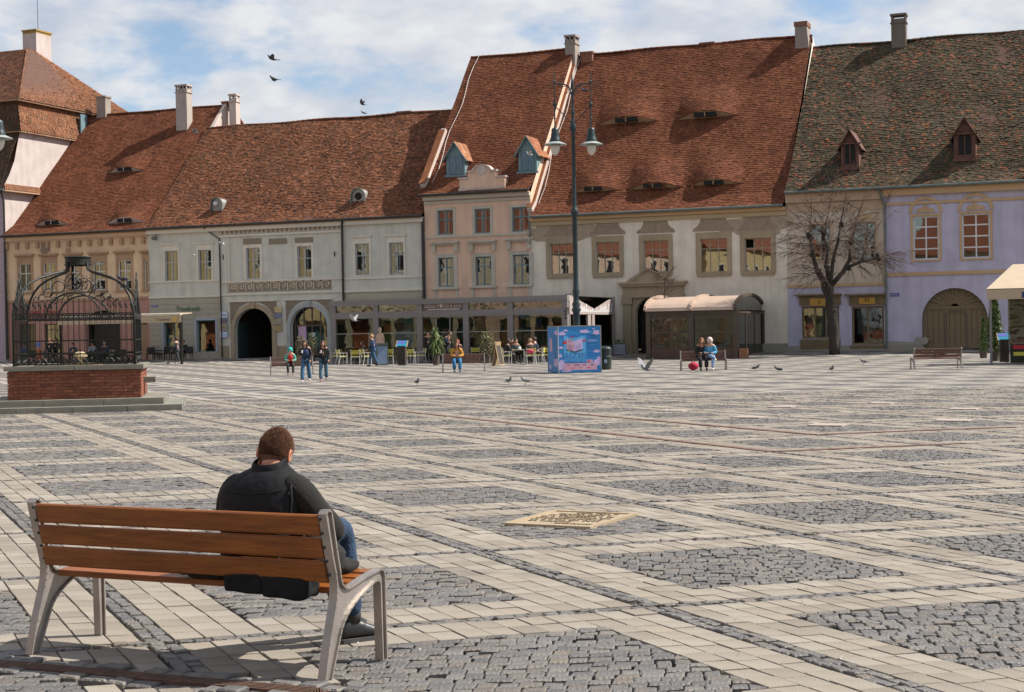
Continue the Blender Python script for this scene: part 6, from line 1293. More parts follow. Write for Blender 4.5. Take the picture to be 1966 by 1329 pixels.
leafy('potted_yucca', 838, 701, 1.75, .4, 330, mLeafG, 'big potted yucca with drooping strap leaves beside the pavilion entrance', True, .5, 3)
leafy('potted_shrub', 578, 697, 1.7, .38, 420, mLeafY, 'yellowish shrub in a pot before the glazed arch, behind the child', False, .4, 4); leafy('potted_shrub', 600, 694, 1.8, .4, 420, mLeafY, 'yellowish shrub in a pot behind the first strolling girl', False, .4, 5)
leafy('potted_shrub', 768, 697, 1.9, .6, 420, mLeafY, 'tall airy shrub behind the menu lectern', False, .4, 6); leafy('potted_shrub', 936, 698, 1.75, .5, 600, mLeafY, 'airy green shrub left of the wooden easel board', False, .4, 7); leafy('potted_shrub', 1048, 692, 1.5, .35, 300, mLeafY, 'small yellowish shrub beside the left edge of the advertising cube', False, .4, 8)
leafy('potted_conifer', 1889, 688, 2.0, .26, 1500, mLeafG, 'slim dark conifer in a pale pot right of the arched gate', False, .35, 9, .05, True); leafy('potted_conifer', 1911, 693, 3.1, .55, 3200, mLeafG, 'larger ragged conifer beside the cream awning', False, .4, 10, .07, True)
p = gp(1190, 681); o = empty('planter_box', p, TH, 'pale blue boarded planter box left of the stone portal', 'planter')
for k in range(4): ubox('board', mPaleBlue, o, -.4, .4, -.2, .2, .02 + k * .15, .15 + k * .15)
mb = MB(); rr = random.Random(2)
for k in range(60): c = Vector((rr.uniform(-.35, .35), rr.uniform(-.15, .15), rr.uniform(.6, .85))); mb.quad(c, c + Vector((.04, 0, .06)), c + Vector((0, .03, .1)), c + Vector((-.03, 0, .05)))
mb.build('leaves', mLeafG, o, fix=False)['kind'] = 'stuff'
# ------------------------------------------------ boards, lectern, silhouette figure
def a_board(px, py, h, w, rz, mf, mp, label, name='menu_board'):
    o = empty(name, gp(px, py), R(rz), label, 'menu board')
    for s in (-1, 1):
        mb = MB(); M_ = Matrix.Translation((0, s * .22, 0)) @ Matrix.Rotation(s * .21, 4, 'X'); mb.box(-w/2, w/2, -.012, .012, .03, h, M=M_); p_ = mb.build('board', mf, o); mb = MB(); mb.box(-w/2 + .05, w/2 - .05, s * -.016 - .002 if s > 0 else -.018, -.0125 if s < 0 else -.0125, .1, h - .06, M=M_) if s < 0 else mb.box(-w/2 + .05, w/2 - .05, .0125, .018, .1, h - .06, M=M_); mb.build('writing_panel', mp, p_)
    return o
mSlate = mat('chalk_board_blue', (.06, .13, .25), (.25, .32, .42), scale=16, rough=.6, stretch=(1, 1, 4)); a_board(735, 702, 1.25, .62, 0, mat('board_green_grey', (.10, .12, .10), rough=.7), mSlate, 'blue chalk menu board behind the woman in the navy coat')
a_board(957, 703, 1.25, .55, 62, mat('raw_board_wood', (.42, .30, .16), (.33, .23, .12), rough=.7), mat('dark_board', (.05, .04, .03), rough=.7), 'wooden easel menu board standing right of the occupied bench', 'easel_board')
def lectern(px, py, label, sc=1.0):
    o = empty('menu_lectern', gp(px, py), R(-8), label, 'menu stand'); o.scale = (sc,) * 3; md = mat('dark_wicker', (.05, .035, .028), (.03, .02, .018), scale=12, rough=.8)
    for k in range(14): ubox('wicker_band', md, o, -.20, .20, -.2, .2, .02 + k * .075, .088 + k * .075)
    mb = MB(); M_ = Matrix.Translation((0, 0, 1.17)) @ Matrix.Rotation(R(40), 4, 'X'); mb.box(-.3, .3, -.25, .25, -.02, .02, M=M_); t_ = mb.build('menu_top', mat('teal_menu', (.02, .22, .33), (.015, .17, .28), scale=5, rough=.3), o)
    mb = MB(); mb.box(-.27, .15, .0, .22, .021, .025, M=M_); mb.build('menu_sheet', mat('violet_menu', (.10, .12, .42), rough=.35), t_); mb = MB(); mb.box(-.31, -.28, -.26, .26, -.03, .03, M=M_); mb.box(.28, .31, -.26, .26, -.03, .03, M=M_); mb.build('menu_edge', MATS['raw_board_wood'], t_); return o
lectern(773, 702, 'dark wicker menu lectern with a teal sloping top, between the cafe tables'); lectern(1929, 696, 'dark wicker menu lectern before the awning at the far right', .95)
mCut = mat('pale_plywood', (.46, .32, .24), (.42, .29, .22), scale=2, rough=.6); p = gp(731, 700); o = empty('cutout_figure', p, R(-6), 'pale flat plywood figure on a stand behind the woman in the navy coat', 'cut-out figure')
prof = [(.19, 1.05), (.20, 1.3), (.15, 1.5), (.20, 1.62), (.19, 1.70), (.10, 1.76), (.045, 1.78), (.045, 1.84), (.08, 1.90), (.095, 1.98), (.08, 2.06), (.03, 2.10)]
mb = MB(); mb.prism(prof + [(-x, z) for x, z in reversed(prof)], 'y', -.012, .012); mb.build('torso_cutout', mCut, o)
for s in (-1, 1): mb = MB(); mb.prism([(s * .20, 1.66), (s * .235, 1.55), (s * .25, 1.35), (s * .22, 1.12), (s * .20, 1.12), (s * .215, 1.34), (s * .185, 1.52)], 'y', -.011, .011); mb.build('arm_cutout', mCut, o)
ubox('stand', MATS['board_green_grey'], o, -.22, .22, -.1, .1, 0, 1.06)
# ------------------------------------------------ awnings
mAwn = mat('cream_awning_cloth', (.44, .35, .25), (.39, .31, .22), scale=2, rough=.85); mAwnD = mat('beige_valance', (.46, .37, .26), (.40, .32, .22), scale=2, rough=.9)
OFA = 7.0
ua, za = fp(112, 618, OFA); ub, zb3 = fp(349, 604, OFA); pA = P1 + FU * ua - FV * OFA; tz = terr(pA.x, pA.y)
aw = empty('terrace_awning', (pA.x, pA.y, tz), TH, 'long cream terrace awning behind the iron cage, left', 'awning'); AW = ub - ua; hA = zb3 - tz
mb = MB(); mb.add([(0, 0, hA), (AW, 0, hA), (AW - .9, 2.6, hA + .10), (-.9, 2.6, hA + .10), (0, 0, hA + .06), (AW, 0, hA + .06), (AW - .9, 2.6, hA + .16), (-.9, 2.6, hA + .16)], [(0, 3, 2, 1), (4, 5, 6, 7), (0, 1, 5, 4), (1, 2, 6, 5), (2, 3, 7, 6), (3, 0, 4, 7)]); mb.build('awning_cloth', mAwn, aw)
mb = MB(); mb.tube([(0, -.05, hA + .02), (AW, -.05, hA + .02)], .09, 8); mb.build('roller', mat('cream_metal', (.62, .56, .44), rough=.35), aw); ubox('valance', mAwnD, aw, 0, AW, -.06, -.04, hA - .5, hA - .08)
text('awning_lettering', 'Truefresh', .27, mDark, aw, (AW - 1.35, -.063, hA - .38), ext=.001, width=1.1); ubox('awning_post', mIronB, aw, AW - .14, AW - .0, -.03, .12, 0, hA - .02); ubox('awning_post', mIronB, aw, .1, .2, -.03, .12, 0, hA - .02); mb = MB(); mb.prism([(AW - .75, hA - .5), (AW - .35, hA - .45), (AW - .2, hA - .1), (AW - .55, hA - .1)], 'y', -.09, -.064); mb.build('yellow_corner', mat('ochre_cloth', (.55, .38, .12), rough=.8), aw)
kz = gp(1930, 700); o = empty('terrace_tent', (kz.x - .2, kz.y, kz.z), TH, 'cream canopy of a terrace tent cut off by the right edge', 'awning')
hh = 3.2; mb = MB(); mb.add([(-.5, 0, hh - .05), (5, 0, hh - .05), (5, 3.2, hh + 1.05), (.35, 3.2, hh + 1.05)], [(0, 1, 2, 3)]); mb.add([(-.5, 0, hh - .09), (5, 0, hh - .09), (5, 3.2, hh + 1.01), (.35, 3.2, hh + 1.01)], [(3, 2, 1, 0)]); mb.build('canopy', mAwn, o, fix=False); ubox('valance', mAwnD, o, -.48, 5, -.02, .0, hh - .5, hh - .08)
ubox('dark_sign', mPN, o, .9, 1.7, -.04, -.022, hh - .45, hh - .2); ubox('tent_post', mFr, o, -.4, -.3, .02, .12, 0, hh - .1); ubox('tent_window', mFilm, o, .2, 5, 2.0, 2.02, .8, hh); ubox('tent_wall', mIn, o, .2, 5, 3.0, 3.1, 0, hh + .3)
for k in range(3): ubox('stacked_cushion', [mYS, mRedC, MATS['brown_board']][k], o, .5, 1.5, .5, 1.0, .35 + .28 * k, .5 + .28 * k)
# terrace furniture of the left cafe: dark wicker chairs
mWk = mat('black_wicker', (.03, .028, .026), (.018, .017, .016), scale=20, rough=.6)
def make_wicker():
    o = empty('wicker_chair', (0, 0, 0), 0, '', 'chair', 'dark wicker terrace chairs'); mb = MB(); mb.box(-.27, .27, -.25, .27, .38, .46); mb.build('seat', mWk, o); mb = MB(); mb.box(-.27, .27, -.30, -.25, .46, .86); mb.build('backrest', mWk, o)
    for x in (-.3, .3): mb = MB(); mb.box(x - .03, x + .03, -.28, .25, .60, .65); mb.build('armrest', mWk, o)
    for x in (-.25, .25):
        for y in (-.24, .23): mb = MB(); mb.box(x - .02, x + .02, y - .02, y + .02, 0, .38); mb.build('leg', mWk, o)
    return o
wk, fw2 = make_wicker(), [True]
for k, (px, py, rz) in enumerate([(290, 691, 20), (302, 690, -60), (312, 691, 90), (323, 690, 190), (333, 691, 10), (280, 689, 140), (362, 690, 30), (352, 689, 180), (60, 697, 30), (95, 697, -40), (150, 697, 15), (185, 696, 170), (215, 696, 40), (240, 695, -20)]):
    o = place(wk, fw2, px, py, rz, 'dark wicker chair ' + ['at the left of the row right of the cage', 'second of the row right of the cage', 'third of the row right of the cage', 'just left of the walking person', 'behind the walking person', 'closest to the cage on its right', 'at the right end, by the shop window', 'by the awning post', 'seen through the far left bars', 'seen through the bars under the blue jacket', 'seen behind the fountain dish', 'seen through the middle bars', 'seen through the bars right of the middle', 'seen through the rightmost bars'][k])
# ------------------------------------------------ trees
mBark = mat('dark_bark', (.045, .038, .030), (.028, .024, .020), scale=9, rough=.95, bump=.8, bscale=18, stretch=(2, 2, .5)); mTwig = mat('reddish_twigs', (.085, .052, .038), (.06, .04, .03), scale=4, rough=.9)
def twig_fan(mb, rr, base, d, n, L0, drop, depth=1):
    for k in range(n):
        dd = (d + Vector((rr.gauss(0, .45), rr.gauss(0, .45), rr.gauss(0, .35)))).normalized(); L_ = L0 * rr.uniform(.55, 1.15); pts = [base]; p = base.copy()
        for s in range(5): dd = (dd + Vector((rr.gauss(0, .07), rr.gauss(0, .07), -drop * (1 if s > 1 else .3)))).normalized(); p = p + dd * L_ / 5; pts.append(p.copy())
        mb.tube(pts, [.014, .012, .010, .008, .006, .004], 3, caps=False)
        if depth:
            for s in (2, 3, 4): twig_fan(mb, rr, pts[s], dd, 2, L_ * .4, drop * .6, 0)
def limb(mb, pts, r0, r1, n=9): m_ = len(pts); mb.tube(pts, [r0 + (r1 - r0) * k / (m_ - 1) for k in range(m_)], n)
tp = gp(1603, 681); tr = empty('pollarded_tree', tp, 0, 'bare pollarded tree with a knobbly head before the lilac house shops', 'tree'); rr = random.Random(12)
scl = 1.0; mb = MB(); limb(mb, [(0, 0, -.1), (-.02, 0, .6), (-.02, .05, 1.6), (-.18, .05, 2.6), (-.22, .05, 3.4), (-.25, .05, 4.0)], .30, .25, 12); mb.build('trunk', mBark, tr, smooth=True)
heads = [((-.25, .05, 3.9), (-.9, -.1, 4.6), (-1.15, -.2, 5.6), (-1.3, -.1, 6.6), .24), ((-.2, .05, 3.9), (-.3, .3, 5.0), (-.2, .4, 6.0), (-.45, .5, 6.9), .22), ((-.1, .05, 3.9), (.5, -.1, 4.6), (.9, -.1, 5.3), (1.0, 0, 6.3), .20), ((.0, 0, 4.0), (.8, .1, 4.9), (1.6, 0, 5.2), (2.4, -.1, 5.35), .17), ((-.2, -.1, 3.9), (-.1, -.4, 5.2), (.2, -.5, 6.4), (.35, -.5, 7.2), .17), ((-.3, 0, 3.2), (-.6, -.2, 3.6), (-.75, -.3, 4.3), (-.8, -.3, 4.7), .16)]
mt = MB()
for a, b, c_, d, r_ in heads:
    mb = MB(); limb(mb, [a, b, c_, d], r_ * .72, r_ * .36, 8); [mb.ball(Vector(q_) + Vector((rr.gauss(0, .08), rr.gauss(0, .08), rr.gauss(0, .08))), r_ * rr.uniform(.5, .85), 7, 5, (1, 1, rr.uniform(.7, 1.3))) for q_ in (c_, d, d, b)]; mb.build('limb', mBark, tr, smooth=True)
    for q in (c_, d):
        q = Vector(q)
        for s in range(4): twig_fan(mt, rr, q, (Vector((q.x * .9, q.y * .9, 0)) + Vector((rr.gauss(0, .8), rr.gauss(0, .8), rr.uniform(-.45, 1.1)))).normalized(), 4, 2.3, .11)
for a, b in (((-1.2, -.1, 6.5), (-1.25, 0, 9.3)), ((.3, -.4, 7.1), (.9, -.3, 9.6)), ((.95, 0, 6.2), (1.9, .1, 9.4)), ((-.4, .4, 6.8), (.1, .4, 9.2)), ((1.5, 0, 5.2), (3.0, 0, 8.0))):
    pts = [Vector(a).lerp(Vector(b), t / 5) + Vector((rr.gauss(0, .05), rr.gauss(0, .05), 0)) for t in range(6)]; mt.tube(pts, [.045, .038, .03, .022, .015, .006], 5)
    for q in pts[1:]: twig_fan(mt, rr, q, Vector((rr.choice((-1, 1)) * .8, rr.gauss(0, .5), .8)).normalized(), 2, 1.5, .03)
mt.build('twigs', mTwig, tr, fix=False)['kind'] = 'stuff'
tp = gp(1279, 686); tr2 = empty('young_tree', tp, 0, 'thin young bare tree behind the kiosk, before the stone portal', 'tree'); mb = MB(); limb(mb, [(0, 0, 0), (.03, 0, 2), (0, 0, 3.6), (.02, 0, 4.6)], .07, .02, 7); mb.build('trunk', mBark, tr2); mt = MB()
for k in range(26): a = rr.uniform(0, 6.28); z = rr.uniform(2.9, 5.0); twig_fan(mt, rr, Vector((0, 0, min(z, 4.5))), Vector((math.cos(a), math.sin(a), .7)).normalized(), 1, 1.0, .02)
mt.build('twigs', mTwig, tr2, fix=False)['kind'] = 'stuff'
# ------------------------------------------------ pigeons
mPg = mat('pigeon_grey', (.16, .17, .19), (.10, .11, .125), scale=14, rough=.6); mPgD = mat('pigeon_dark', (.04, .04, .05), rough=.6); mPgW = mat('pigeon_white', (.45, .45, .45), rough=.6)
def skin_mesh(name, V, E, Rr, m, parent=None, sub=1, root=0, smooth=True):
    me = bpy.data.meshes.new(name); me.from_pydata([tuple(v) for v in V], E, []); o = link(name, me, m, parent); md = o.modifiers.new('skin', 'SKIN'); md.use_smooth_shade = smooth
    for i, s in enumerate(me.skin_vertices[0].data): r_ = Rr[i]; s.radius = (r_, r_) if not isinstance(r_, (tuple, list)) else r_; s.use_root = (i == root)
    sb = o.modifiers.new('sub', 'SUBSURF'); sb.levels = sub; sb.render_levels = sub; return o
def pigeon(loc, rz, label, fly=None, m=None, sc=1.0, group='pigeons about the square'):
    o = empty('pigeon', loc, R(rz), label, 'pigeon', group); m = m or mPg; o.scale = (sc,) * 3
    lift = 0 if fly else .09
    skin_mesh('body', [(0, -.16, .02 + lift), (0, -.08, .03 + lift), (0, 0, .05 + lift), (0, .08, .09 + lift), (0, .115, .14 + lift), (0, .13, .175 + lift), (0, .165, .17 + lift)], [(k, k + 1) for k in range(6)], [.022, .038, .055, .048, .028, .028, .008], m, o, 2, 2)
    mb = MB(); z = .02 + lift; mb.add([(-.025, -.14, z), (.025, -.14, z), (.045, -.27, z - .015), (-.045, -.27, z - .015), (-.025, -.14, z + .015), (.025, -.14, z + .015), (.045, -.27, z - .005), (-.045, -.27, z - .005)], [(3, 2, 1, 0), (4, 5, 6, 7), (0, 1, 5, 4), (1, 2, 6, 5), (2, 3, 7, 6), (3, 0, 4, 7)]); mb.build('tail', mPgD, o)
    for s in (-1, 1):
        mb = MB()
        if fly:
            up = fly; P = [(s * .04, .06, .06), (s * .2, .10, .06 + up * .14), (s * .36, .0, .06 + up * .30), (s * .30, -.06, .06 + up * .26), (s * .16, -.07, .06 + up * .11), (s * .04, -.06, .05)]; mb.add(P + [(a, b, c - .008) for a, b, c in P], [(0, 1, 4, 5), (1, 2, 3, 4), (11, 10, 7, 6), (10, 9, 8, 7)] + [(k, k + 6, (k + 1) % 6 + 6, (k + 1) % 6) for k in range(6)])
        else:
            mb.ball((s * .045, -.045, .055 + lift), .05, 8, 6, (.45, 2.3, .75))
            l_ = MB(); l_.bar((s * .025, 0, 0), (s * .02, 0, .06), .01); l_.bar((s * .025, 0, .005), (s * .03, .04, .005), .01); l_.build('leg', mat('pigeon_foot', (.4, .1, .08), rough=.7), o)
        mb.build('wing', m, o)
    return o
for px, py, rz, lb in ((802, 741, 200, 'pigeon on the ground left of the other two near the picture middle'), (978, 739, 210, 'pigeon walking left of its horizontal neighbour, near the middle'), (1009, 739, 100, 'pigeon pecking, right one of the pair left of the cube'), (1452, 713, 260, 'dark pigeon lying low right of the kiosk bench'), (1495, 716, 80, 'dark pigeon standing right of the low one, near the kiosk'), (1598, 715, 190, 'small pigeon on the ground before the shops'), (1658, 700, 60, 'farthest pigeon, alone on the paving right of the tree'), (322, 701, 70, 'pigeon behind the walking person at the left')):
    pigeon(gp(px, py), rz, lb, m=mPgD if 'dark' in lb else None)
b4 = Vector(bn4.location)
for k, (dx, mm, lb) in enumerate(((-.1, mPgW, 'white pigeon perched on the empty bench at the right'), (.2, mPg, 'grey pigeon perched beside the white one on the empty bench'))): pigeon((b4.x + dx + .05, b4.y + .3, b4.z + .44), 80 + 170 * k, lb, m=mm)
pw = Vector((wp.x, wp.y)) + Matrix.Rotation(WR, 2) @ Vector((K * .8, -K * .8)); pigeon((pw.x, pw.y, 2.98), 80, 'pigeon perched on the right strap of the well cage', m=mPgD, sc=.9)
for px, py, d, rz, fl, mm, sc, lb in ((1240, 712, 50, 120, 1.0, mPg, 1.2, 'big blurred-looking pigeon taking off with wings raised before the kiosk'), (524, 117, 70, 100, .35, mPgD, 1.3, 'dark pigeon in the sky, upper of the pair above the roofs'), (527, 155, 70, 95, -.15, mPgD, 1.2, 'dark pigeon in the sky, lower of the pair above the roofs'), (697, 203, 80, 80, .9, mPgD, .9, 'small dark pigeon just above the ridge of the grey house, upper one'), (699, 219, 80, 80, -.1, mPg, .9, 'small grey pigeon skimming the ridge of the grey house'), (376, 256, 85, 100, .4, mPg, 1.1, 'grey pigeon flying before the tall white chimney'), (427, 471, 85, 90, .3, mPgW, 1.1, 'white pigeon flying before the downpipe of the grey house'), (372, 491, 85, 80, .3, mPgW, .6, 'small white pigeon flying between the grey house windows'), (1017, 299, 80, 95, .4, mPgW, 1.1, 'white pigeon flying before the right blue dormer'), (680, 617, 72, 70, .8, mPgW, 1.1, 'white pigeon flying before the pavilion glass')):
    pigeon(at(px, py, d), rz, lb, fly=fl, m=mm, sc=sc, group='pigeons in flight')
mb = MB(); pgl = at(1122, 181, 61.4); pigeon((pgl.x, pgl.y, pgl.z), 80, 'pigeon sitting on the right arm of the tall street lamp', m=mPgD)
# ================================================================== PEOPLE
mSkin = mat('skin', (.50, .28, .19), (.44, .235, .155), scale=6, rough=.55)
def cm(name, c, rough=.85): return mat(name, c, tuple(v * .75 for v in c), scale=5, rough=rough, bump=.3, bscale=22)
def person(loc, rz, label, pose='stand', top=(.03, .03, .04), legs=(.05, .11, .20), hair=(.05, .03, .02), long_=False, shoes=(.05, .05, .05), sc=1.0, group=None, prop=None, hood=None, vest=None, wide=1.0, bag=None, seat=.45, toes=None, hat=None):
    o = empty('person', loc, R(rz), label, 'person', group); o.scale = (sc,) * 3
    J = {}
    if pose in ('stand', 'walk', 'lean'):
        st = .22 if pose == 'walk' else .04
        J.update(pel=(0, 0, .93), ch=(0, .02 if pose != 'lean' else .1, 1.22), nk=(0, .03 if pose != 'lean' else .16, 1.44))
        for s, n in ((-1, 'l'), (1, 'r')):
            f = st * (1 if s > 0 else -1); J['hip' + n] = (s * .09, 0, .90); J['kn' + n] = (s * .10, f * .65 + .03, .49); J['an' + n] = (s * .10, f - (.06 if f < 0 else 0), .09 + (.05 if f < 0 and pose == 'walk' else 0))
            sw = -f * .7; J['sh' + n] = (s * .18, .02, 1.38); J['el' + n] = (s * .25, -.03 + sw * .4, 1.12); J['wr' + n] = (s * .24, .10 + sw, .90); J['ha' + n] = (s * .23, .14 + sw, .82)
        if prop == 'cup': J['elr'] = (.24, .02, 1.14); J['wrr'] = (.12, .22, 1.22); J['har'] = (.08, .26, 1.25)
        if prop == 'arms': J['ell'] = (-.22, .06, 1.14); J['wrl'] = (0, .2, 1.12); J['hal'] = (.06, .22, 1.12); J['elr'] = (.22, .06, 1.14); J['wrr'] = (0, .22, 1.08); J['har'] = (-.06, .22, 1.1)
    else:
        J.update(pel=(0, 0, seat + .10), ch=(0, .08, seat + .40), nk=(0, .13, seat + .62))
        for s, n in ((-1, 'l'), (1, 'r')):
            J['hip' + n] = (s * .09, .02, seat + .08); J['kn' + n] = (s * .13, .43, seat + .07); J['an' + n] = (s * .12, .46, .09); J['sh' + n] = (s * .18, .10, seat + .55); J['el' + n] = (s * .25, .16, seat + .28); J['wr' + n] = (s * .10, .36, seat + .26); J['ha' + n] = (s * .06, .42, seat + .28)
        if pose == 'cross': J['knr'] = (-.02, .42, seat + .16); J['anr'] = (-.24, .52, seat + .02)
    nk = Vector(J['nk']); hd = nk + Vector((0, .035, .13))
    V = [J['pel'], J['ch'], nk, nk + Vector((0, .015, .05)), hd]; E = [(0, 1), (1, 2), (2, 3), (3, 4)]; Rr = [.13, .13, .06, .055, .085]
    for n in 'lr':
        b = len(V); V += [J['sh' + n], J['el' + n], J['wr' + n], J['ha' + n], J['hip' + n], J['kn' + n], J['an' + n]]; Rr += [.055, .04, .028, .032, .085, .055, .04]; E += [(2, b), (b, b + 1), (b + 1, b + 2), (b + 2, b + 3), (0, b + 4), (b + 4, b + 5), (b + 5, b + 6)]
    skin_mesh('body', V, E, Rr, mSkin, o, 1, 0)
    mb = MB(); mb.ball(hd + Vector((0, .012, .005)), .092, 12, 9, (.84, 1.05, 1.22)); mb.ball(hd + Vector((0, .105, .0)), .018, 6, 4, (.8, 1, 1.3))
    for s in (-1, 1): mb.ball(hd + Vector((s * .088, 0, 0)), .025, 6, 5, (.4, .8, 1.2))
    mb.build('face', mSkin, o, smooth=True)
    mh = cm('hair_%02x%02x' % (int(hair[0] * 255), int(hair[2] * 255)), hair, .7); mb = MB()
    mb.ball(hd + Vector((0, -.016, .040)), .112, 12, 9, (.93, 1.0, 1.05))
    if long_: mb.ball(hd + Vector((0, -.06, -.10)), .10, 10, 7, (1.05, .55, 1.9)); [mb.ball(hd + Vector((s * .085, .03, -.07)), .048, 7, 6, (.8, 1.1, 3.2)) for s in (-1, 1)]
    mb.build('hair', mh, o, smooth=True)
    if hood: mb = MB(); mb.ball(hd + Vector((0, -.015, .03)), .125, 12, 9, (1, 1.02, 1.15)); mb.build('hood', cm('cloth_%02x%02x%02x' % tuple(int(v * 255) for v in hood), hood), o, smooth=True)
    if hat: mb = MB(); mb.ball(hd + Vector((0, -.01, .075)), .108, 12, 8, (.95, 1.08, .8)); mb.build('hat', cm('cloth_%02x%02x%02x' % tuple(int(v * 255) for v in hat), hat), o, smooth=True)
    mt_ = cm('cloth_%02x%02x%02x' % tuple(int(v * 255) for v in top), top); w = wide; hem = Vector(J['pel']) + Vector((0, 0, -.10 if pose in ('stand', 'walk', 'lean') else .0))
    V = [hem, J['pel'], J['ch'], nk + Vector((0, -.01, -.03))]; E = [(0, 1), (1, 2), (2, 3)]; Rr = [(.165 * w, .125 * w), (.165 * w, .13 * w), (.17 * w, .13 * w), (.085, .075)]
    for n in 'lr': b = len(V); V += [J['sh' + n], J['el' + n], J['wr' + n]]; Rr += [.08 * w, .062 * w, .05 * w]; E += [(2, b), (b, b + 1), (b + 1, b + 2)]
    skin_mesh('jacket', V, E, Rr, mt_, o, 1, 1)
    if vest: mb = MB(); c = Vector(J['ch']); mb.ball(c + Vector((0, 0, -.02)), .19, 12, 8, (1, .82, 1.25)); mb.build('vest', cm('cloth_%02x%02x%02x' % tuple(int(v * 255) for v in vest), vest), o, smooth=True)
    ml = cm('cloth_%02x%02x%02x' % tuple(int(v * 255) for v in legs), legs); V = [Vector(J['pel']) + Vector((0, 0, .03))]; E = []; Rr = [.135]
    for n in 'lr': b = len(V); a_ = Vector(J['an' + n]); V += [J['hip' + n], J['kn' + n], a_ + Vector((0, 0, .02))]; Rr += [.10, .075 * (1.15 if long_ else 1), .062 * (1.45 if long_ else 1)]; E += [(0, b), (b, b + 1), (b + 1, b + 2)]
    skin_mesh('trousers', V, E, Rr, ml, o, 1, 0)
    ms = cm('cloth_%02x%02x%02x' % tuple(int(v * 255) for v in shoes), shoes, .5)
    for n in 'lr': a_ = Vector(J['an' + n]); mb = MB(); mb.ball(a_ + Vector((0, .05, -.035)), .055, 8, 6, (.8, 2.2, .95)); mb.build('shoe', ms, o, smooth=True)
    if prop == 'cup': h_ = Vector(J['har']); mb = MB(); mb.lathe([(.03, -.05), (.038, .07)], tuple(h_ + Vector((0, .03, 0))), 10); mb.build('paper_cup', mNap, o)
    return o
navy, black, jeans = (.012, .022, .06), (.012, .012, .014), (.05, .13, .24)
def fy(h): return h
person(gp(588, 735), 176, 'left strolling girl in an open black jacket and blue jeans, holding a drink', 'walk', black, jeans, (.03, .018, .012), True, (.5, .5, .5), .91, None, 'cup', vest=(.02, .04, .11))
person(gp(622, 733), 183, 'right strolling girl in a big black coat and wide jeans with a cup', 'walk', (.010, .012, .012), (.07, .15, .22), (.07, .03, .015), True, (.3, .16, .18), .89, None, 'cup', wide=1.18)
person(gp(717, 704), 80, 'woman in a navy coat and jeans walking past the plywood figure', 'walk', (.012, .03, .09), (.03, .09, .19), (.42, .24, .10), False, (.02, .02, .02), 1.0, wide=1.05)
person(gp(341, 699), 60, 'person in grey walking with a bag, right of the iron cage', 'walk', (.05, .055, .07), (.03, .035, .04), (.03, .02, .02), False, (.5, .5, .5), 1.0)
def seat_on(b, dx, dy=.30): m_ = Matrix.Rotation(b.rotation_euler.z, 4, 'Z') @ Vector((dx, dy, 0)); return Vector(b.location) + m_
person(seat_on(bn1, .05), math.degrees(bn1.rotation_euler.z), 'child in a red vest with a turquoise hood sitting on the left bench', 'sit', (.10, .38, .30), (.02, .02, .025), (.03, .02, .02), False, (.3, .2, .18), .90, hood=(.03, .40, .33), vest=(.45, .015, .02))
person(seat_on(bn2, .28), math.degrees(bn2.rotation_euler.z), 'woman in a mustard jacket and blue jeans on the bench near the yucca', 'sit', (.52, .25, .03), (.03, .17, .36), (.12, .04, .015), True, (.02, .05, .12), 1.0, wide=1.1)
person(seat_on(bn3, .10), math.degrees(bn3.rotation_euler.z) + 8, 'girl dressed all in black with ginger hair on the kiosk bench', 'sit', black, black, (.22, .07, .03), True, (.02, .02, .02), 1.0)
person(seat_on(bn3, -.28), math.degrees(bn3.rotation_euler.z) - 8, 'girl in a light blue hooded jacket with crossed legs on the kiosk bench', 'cross', (.08, .33, .52), (.22, .35, .58), (.3, .15, .1), False, (.6, .6, .6), 1.0, hood=(.62, .52, .48))
ch_loc = lambda k, up=0: gp(*CH[k][:2])
person(gp(672, 697.6), 180, 'person in black facing the camera behind the leftmost cafe table', 'sit', black, black, (.03, .02, .015), True); person(gp(688, 697.6), 150, 'person in dark red behind the leftmost cafe table', 'sit', (.16, .02, .03), black, (.04, .02, .015), True)
person(gp(702, 699), 110, 'woman in dark green sitting right of the leftmost cafe table', 'sit', (.012, .035, .03), black, (.08, .04, .02), True, wide=1.1)
person(gp(824, 697.6), 180, 'man in black standing in the pavilion doorway behind the yucca', 'stand', black, black, (.02, .015, .01), False, sc=1.08, prop='arms'); person(gp(858, 698), 250, 'waiter in a navy hooded top bending over a table behind the bench', 'lean', (.012, .018, .035), black, (.05, .025, .015), False, sc=1.06, prop='arms')
person(gp(880, 697.6), 180, 'red-haired guest seated behind the bench with the mustard jacket', 'sit', (.05, .03, .02), black, (.25, .06, .02), True)
person(gp(972, 699), -75, 'dark-haired guest in the sideways chair right of the easel board', 'sit', (.02, .02, .025), (.02, .02, .02), (.06, .03, .02), True); person(gp(983, 697.6), 190, 'guest in pink behind the table of four', 'sit', (.45, .22, .2), black, (.04, .02, .015), True); person(gp(990, 697.6), 200, 'dark-haired man behind the table of four', 'sit', (.03, .05, .05), black, (.03, .02, .015), False)
person(gp(1020, 699), 12, 'blonde guest seated back to the camera, pink scarf behind her', 'sit', (.05, .04, .04), black, (.30, .20, .11), False); person(gp(1033, 697.6), 80, 'man in navy at the right end of the table of four', 'sit', navy, black, (.06, .03, .02), False, sc=1.05)
p = gp(1019, 701); sc_ = MB(); sc_.ball((0, 0, .70), .2, 12, 8, (1.05, .35, .62)); o = sc_.build('scarf', cm('cloth_pink', (.55, .08, .12)), None, smooth=True, loc=(p.x, p.y - .05, p.z)); tag(o, 'pink scarf draped over a cafe chair back', 'scarf')
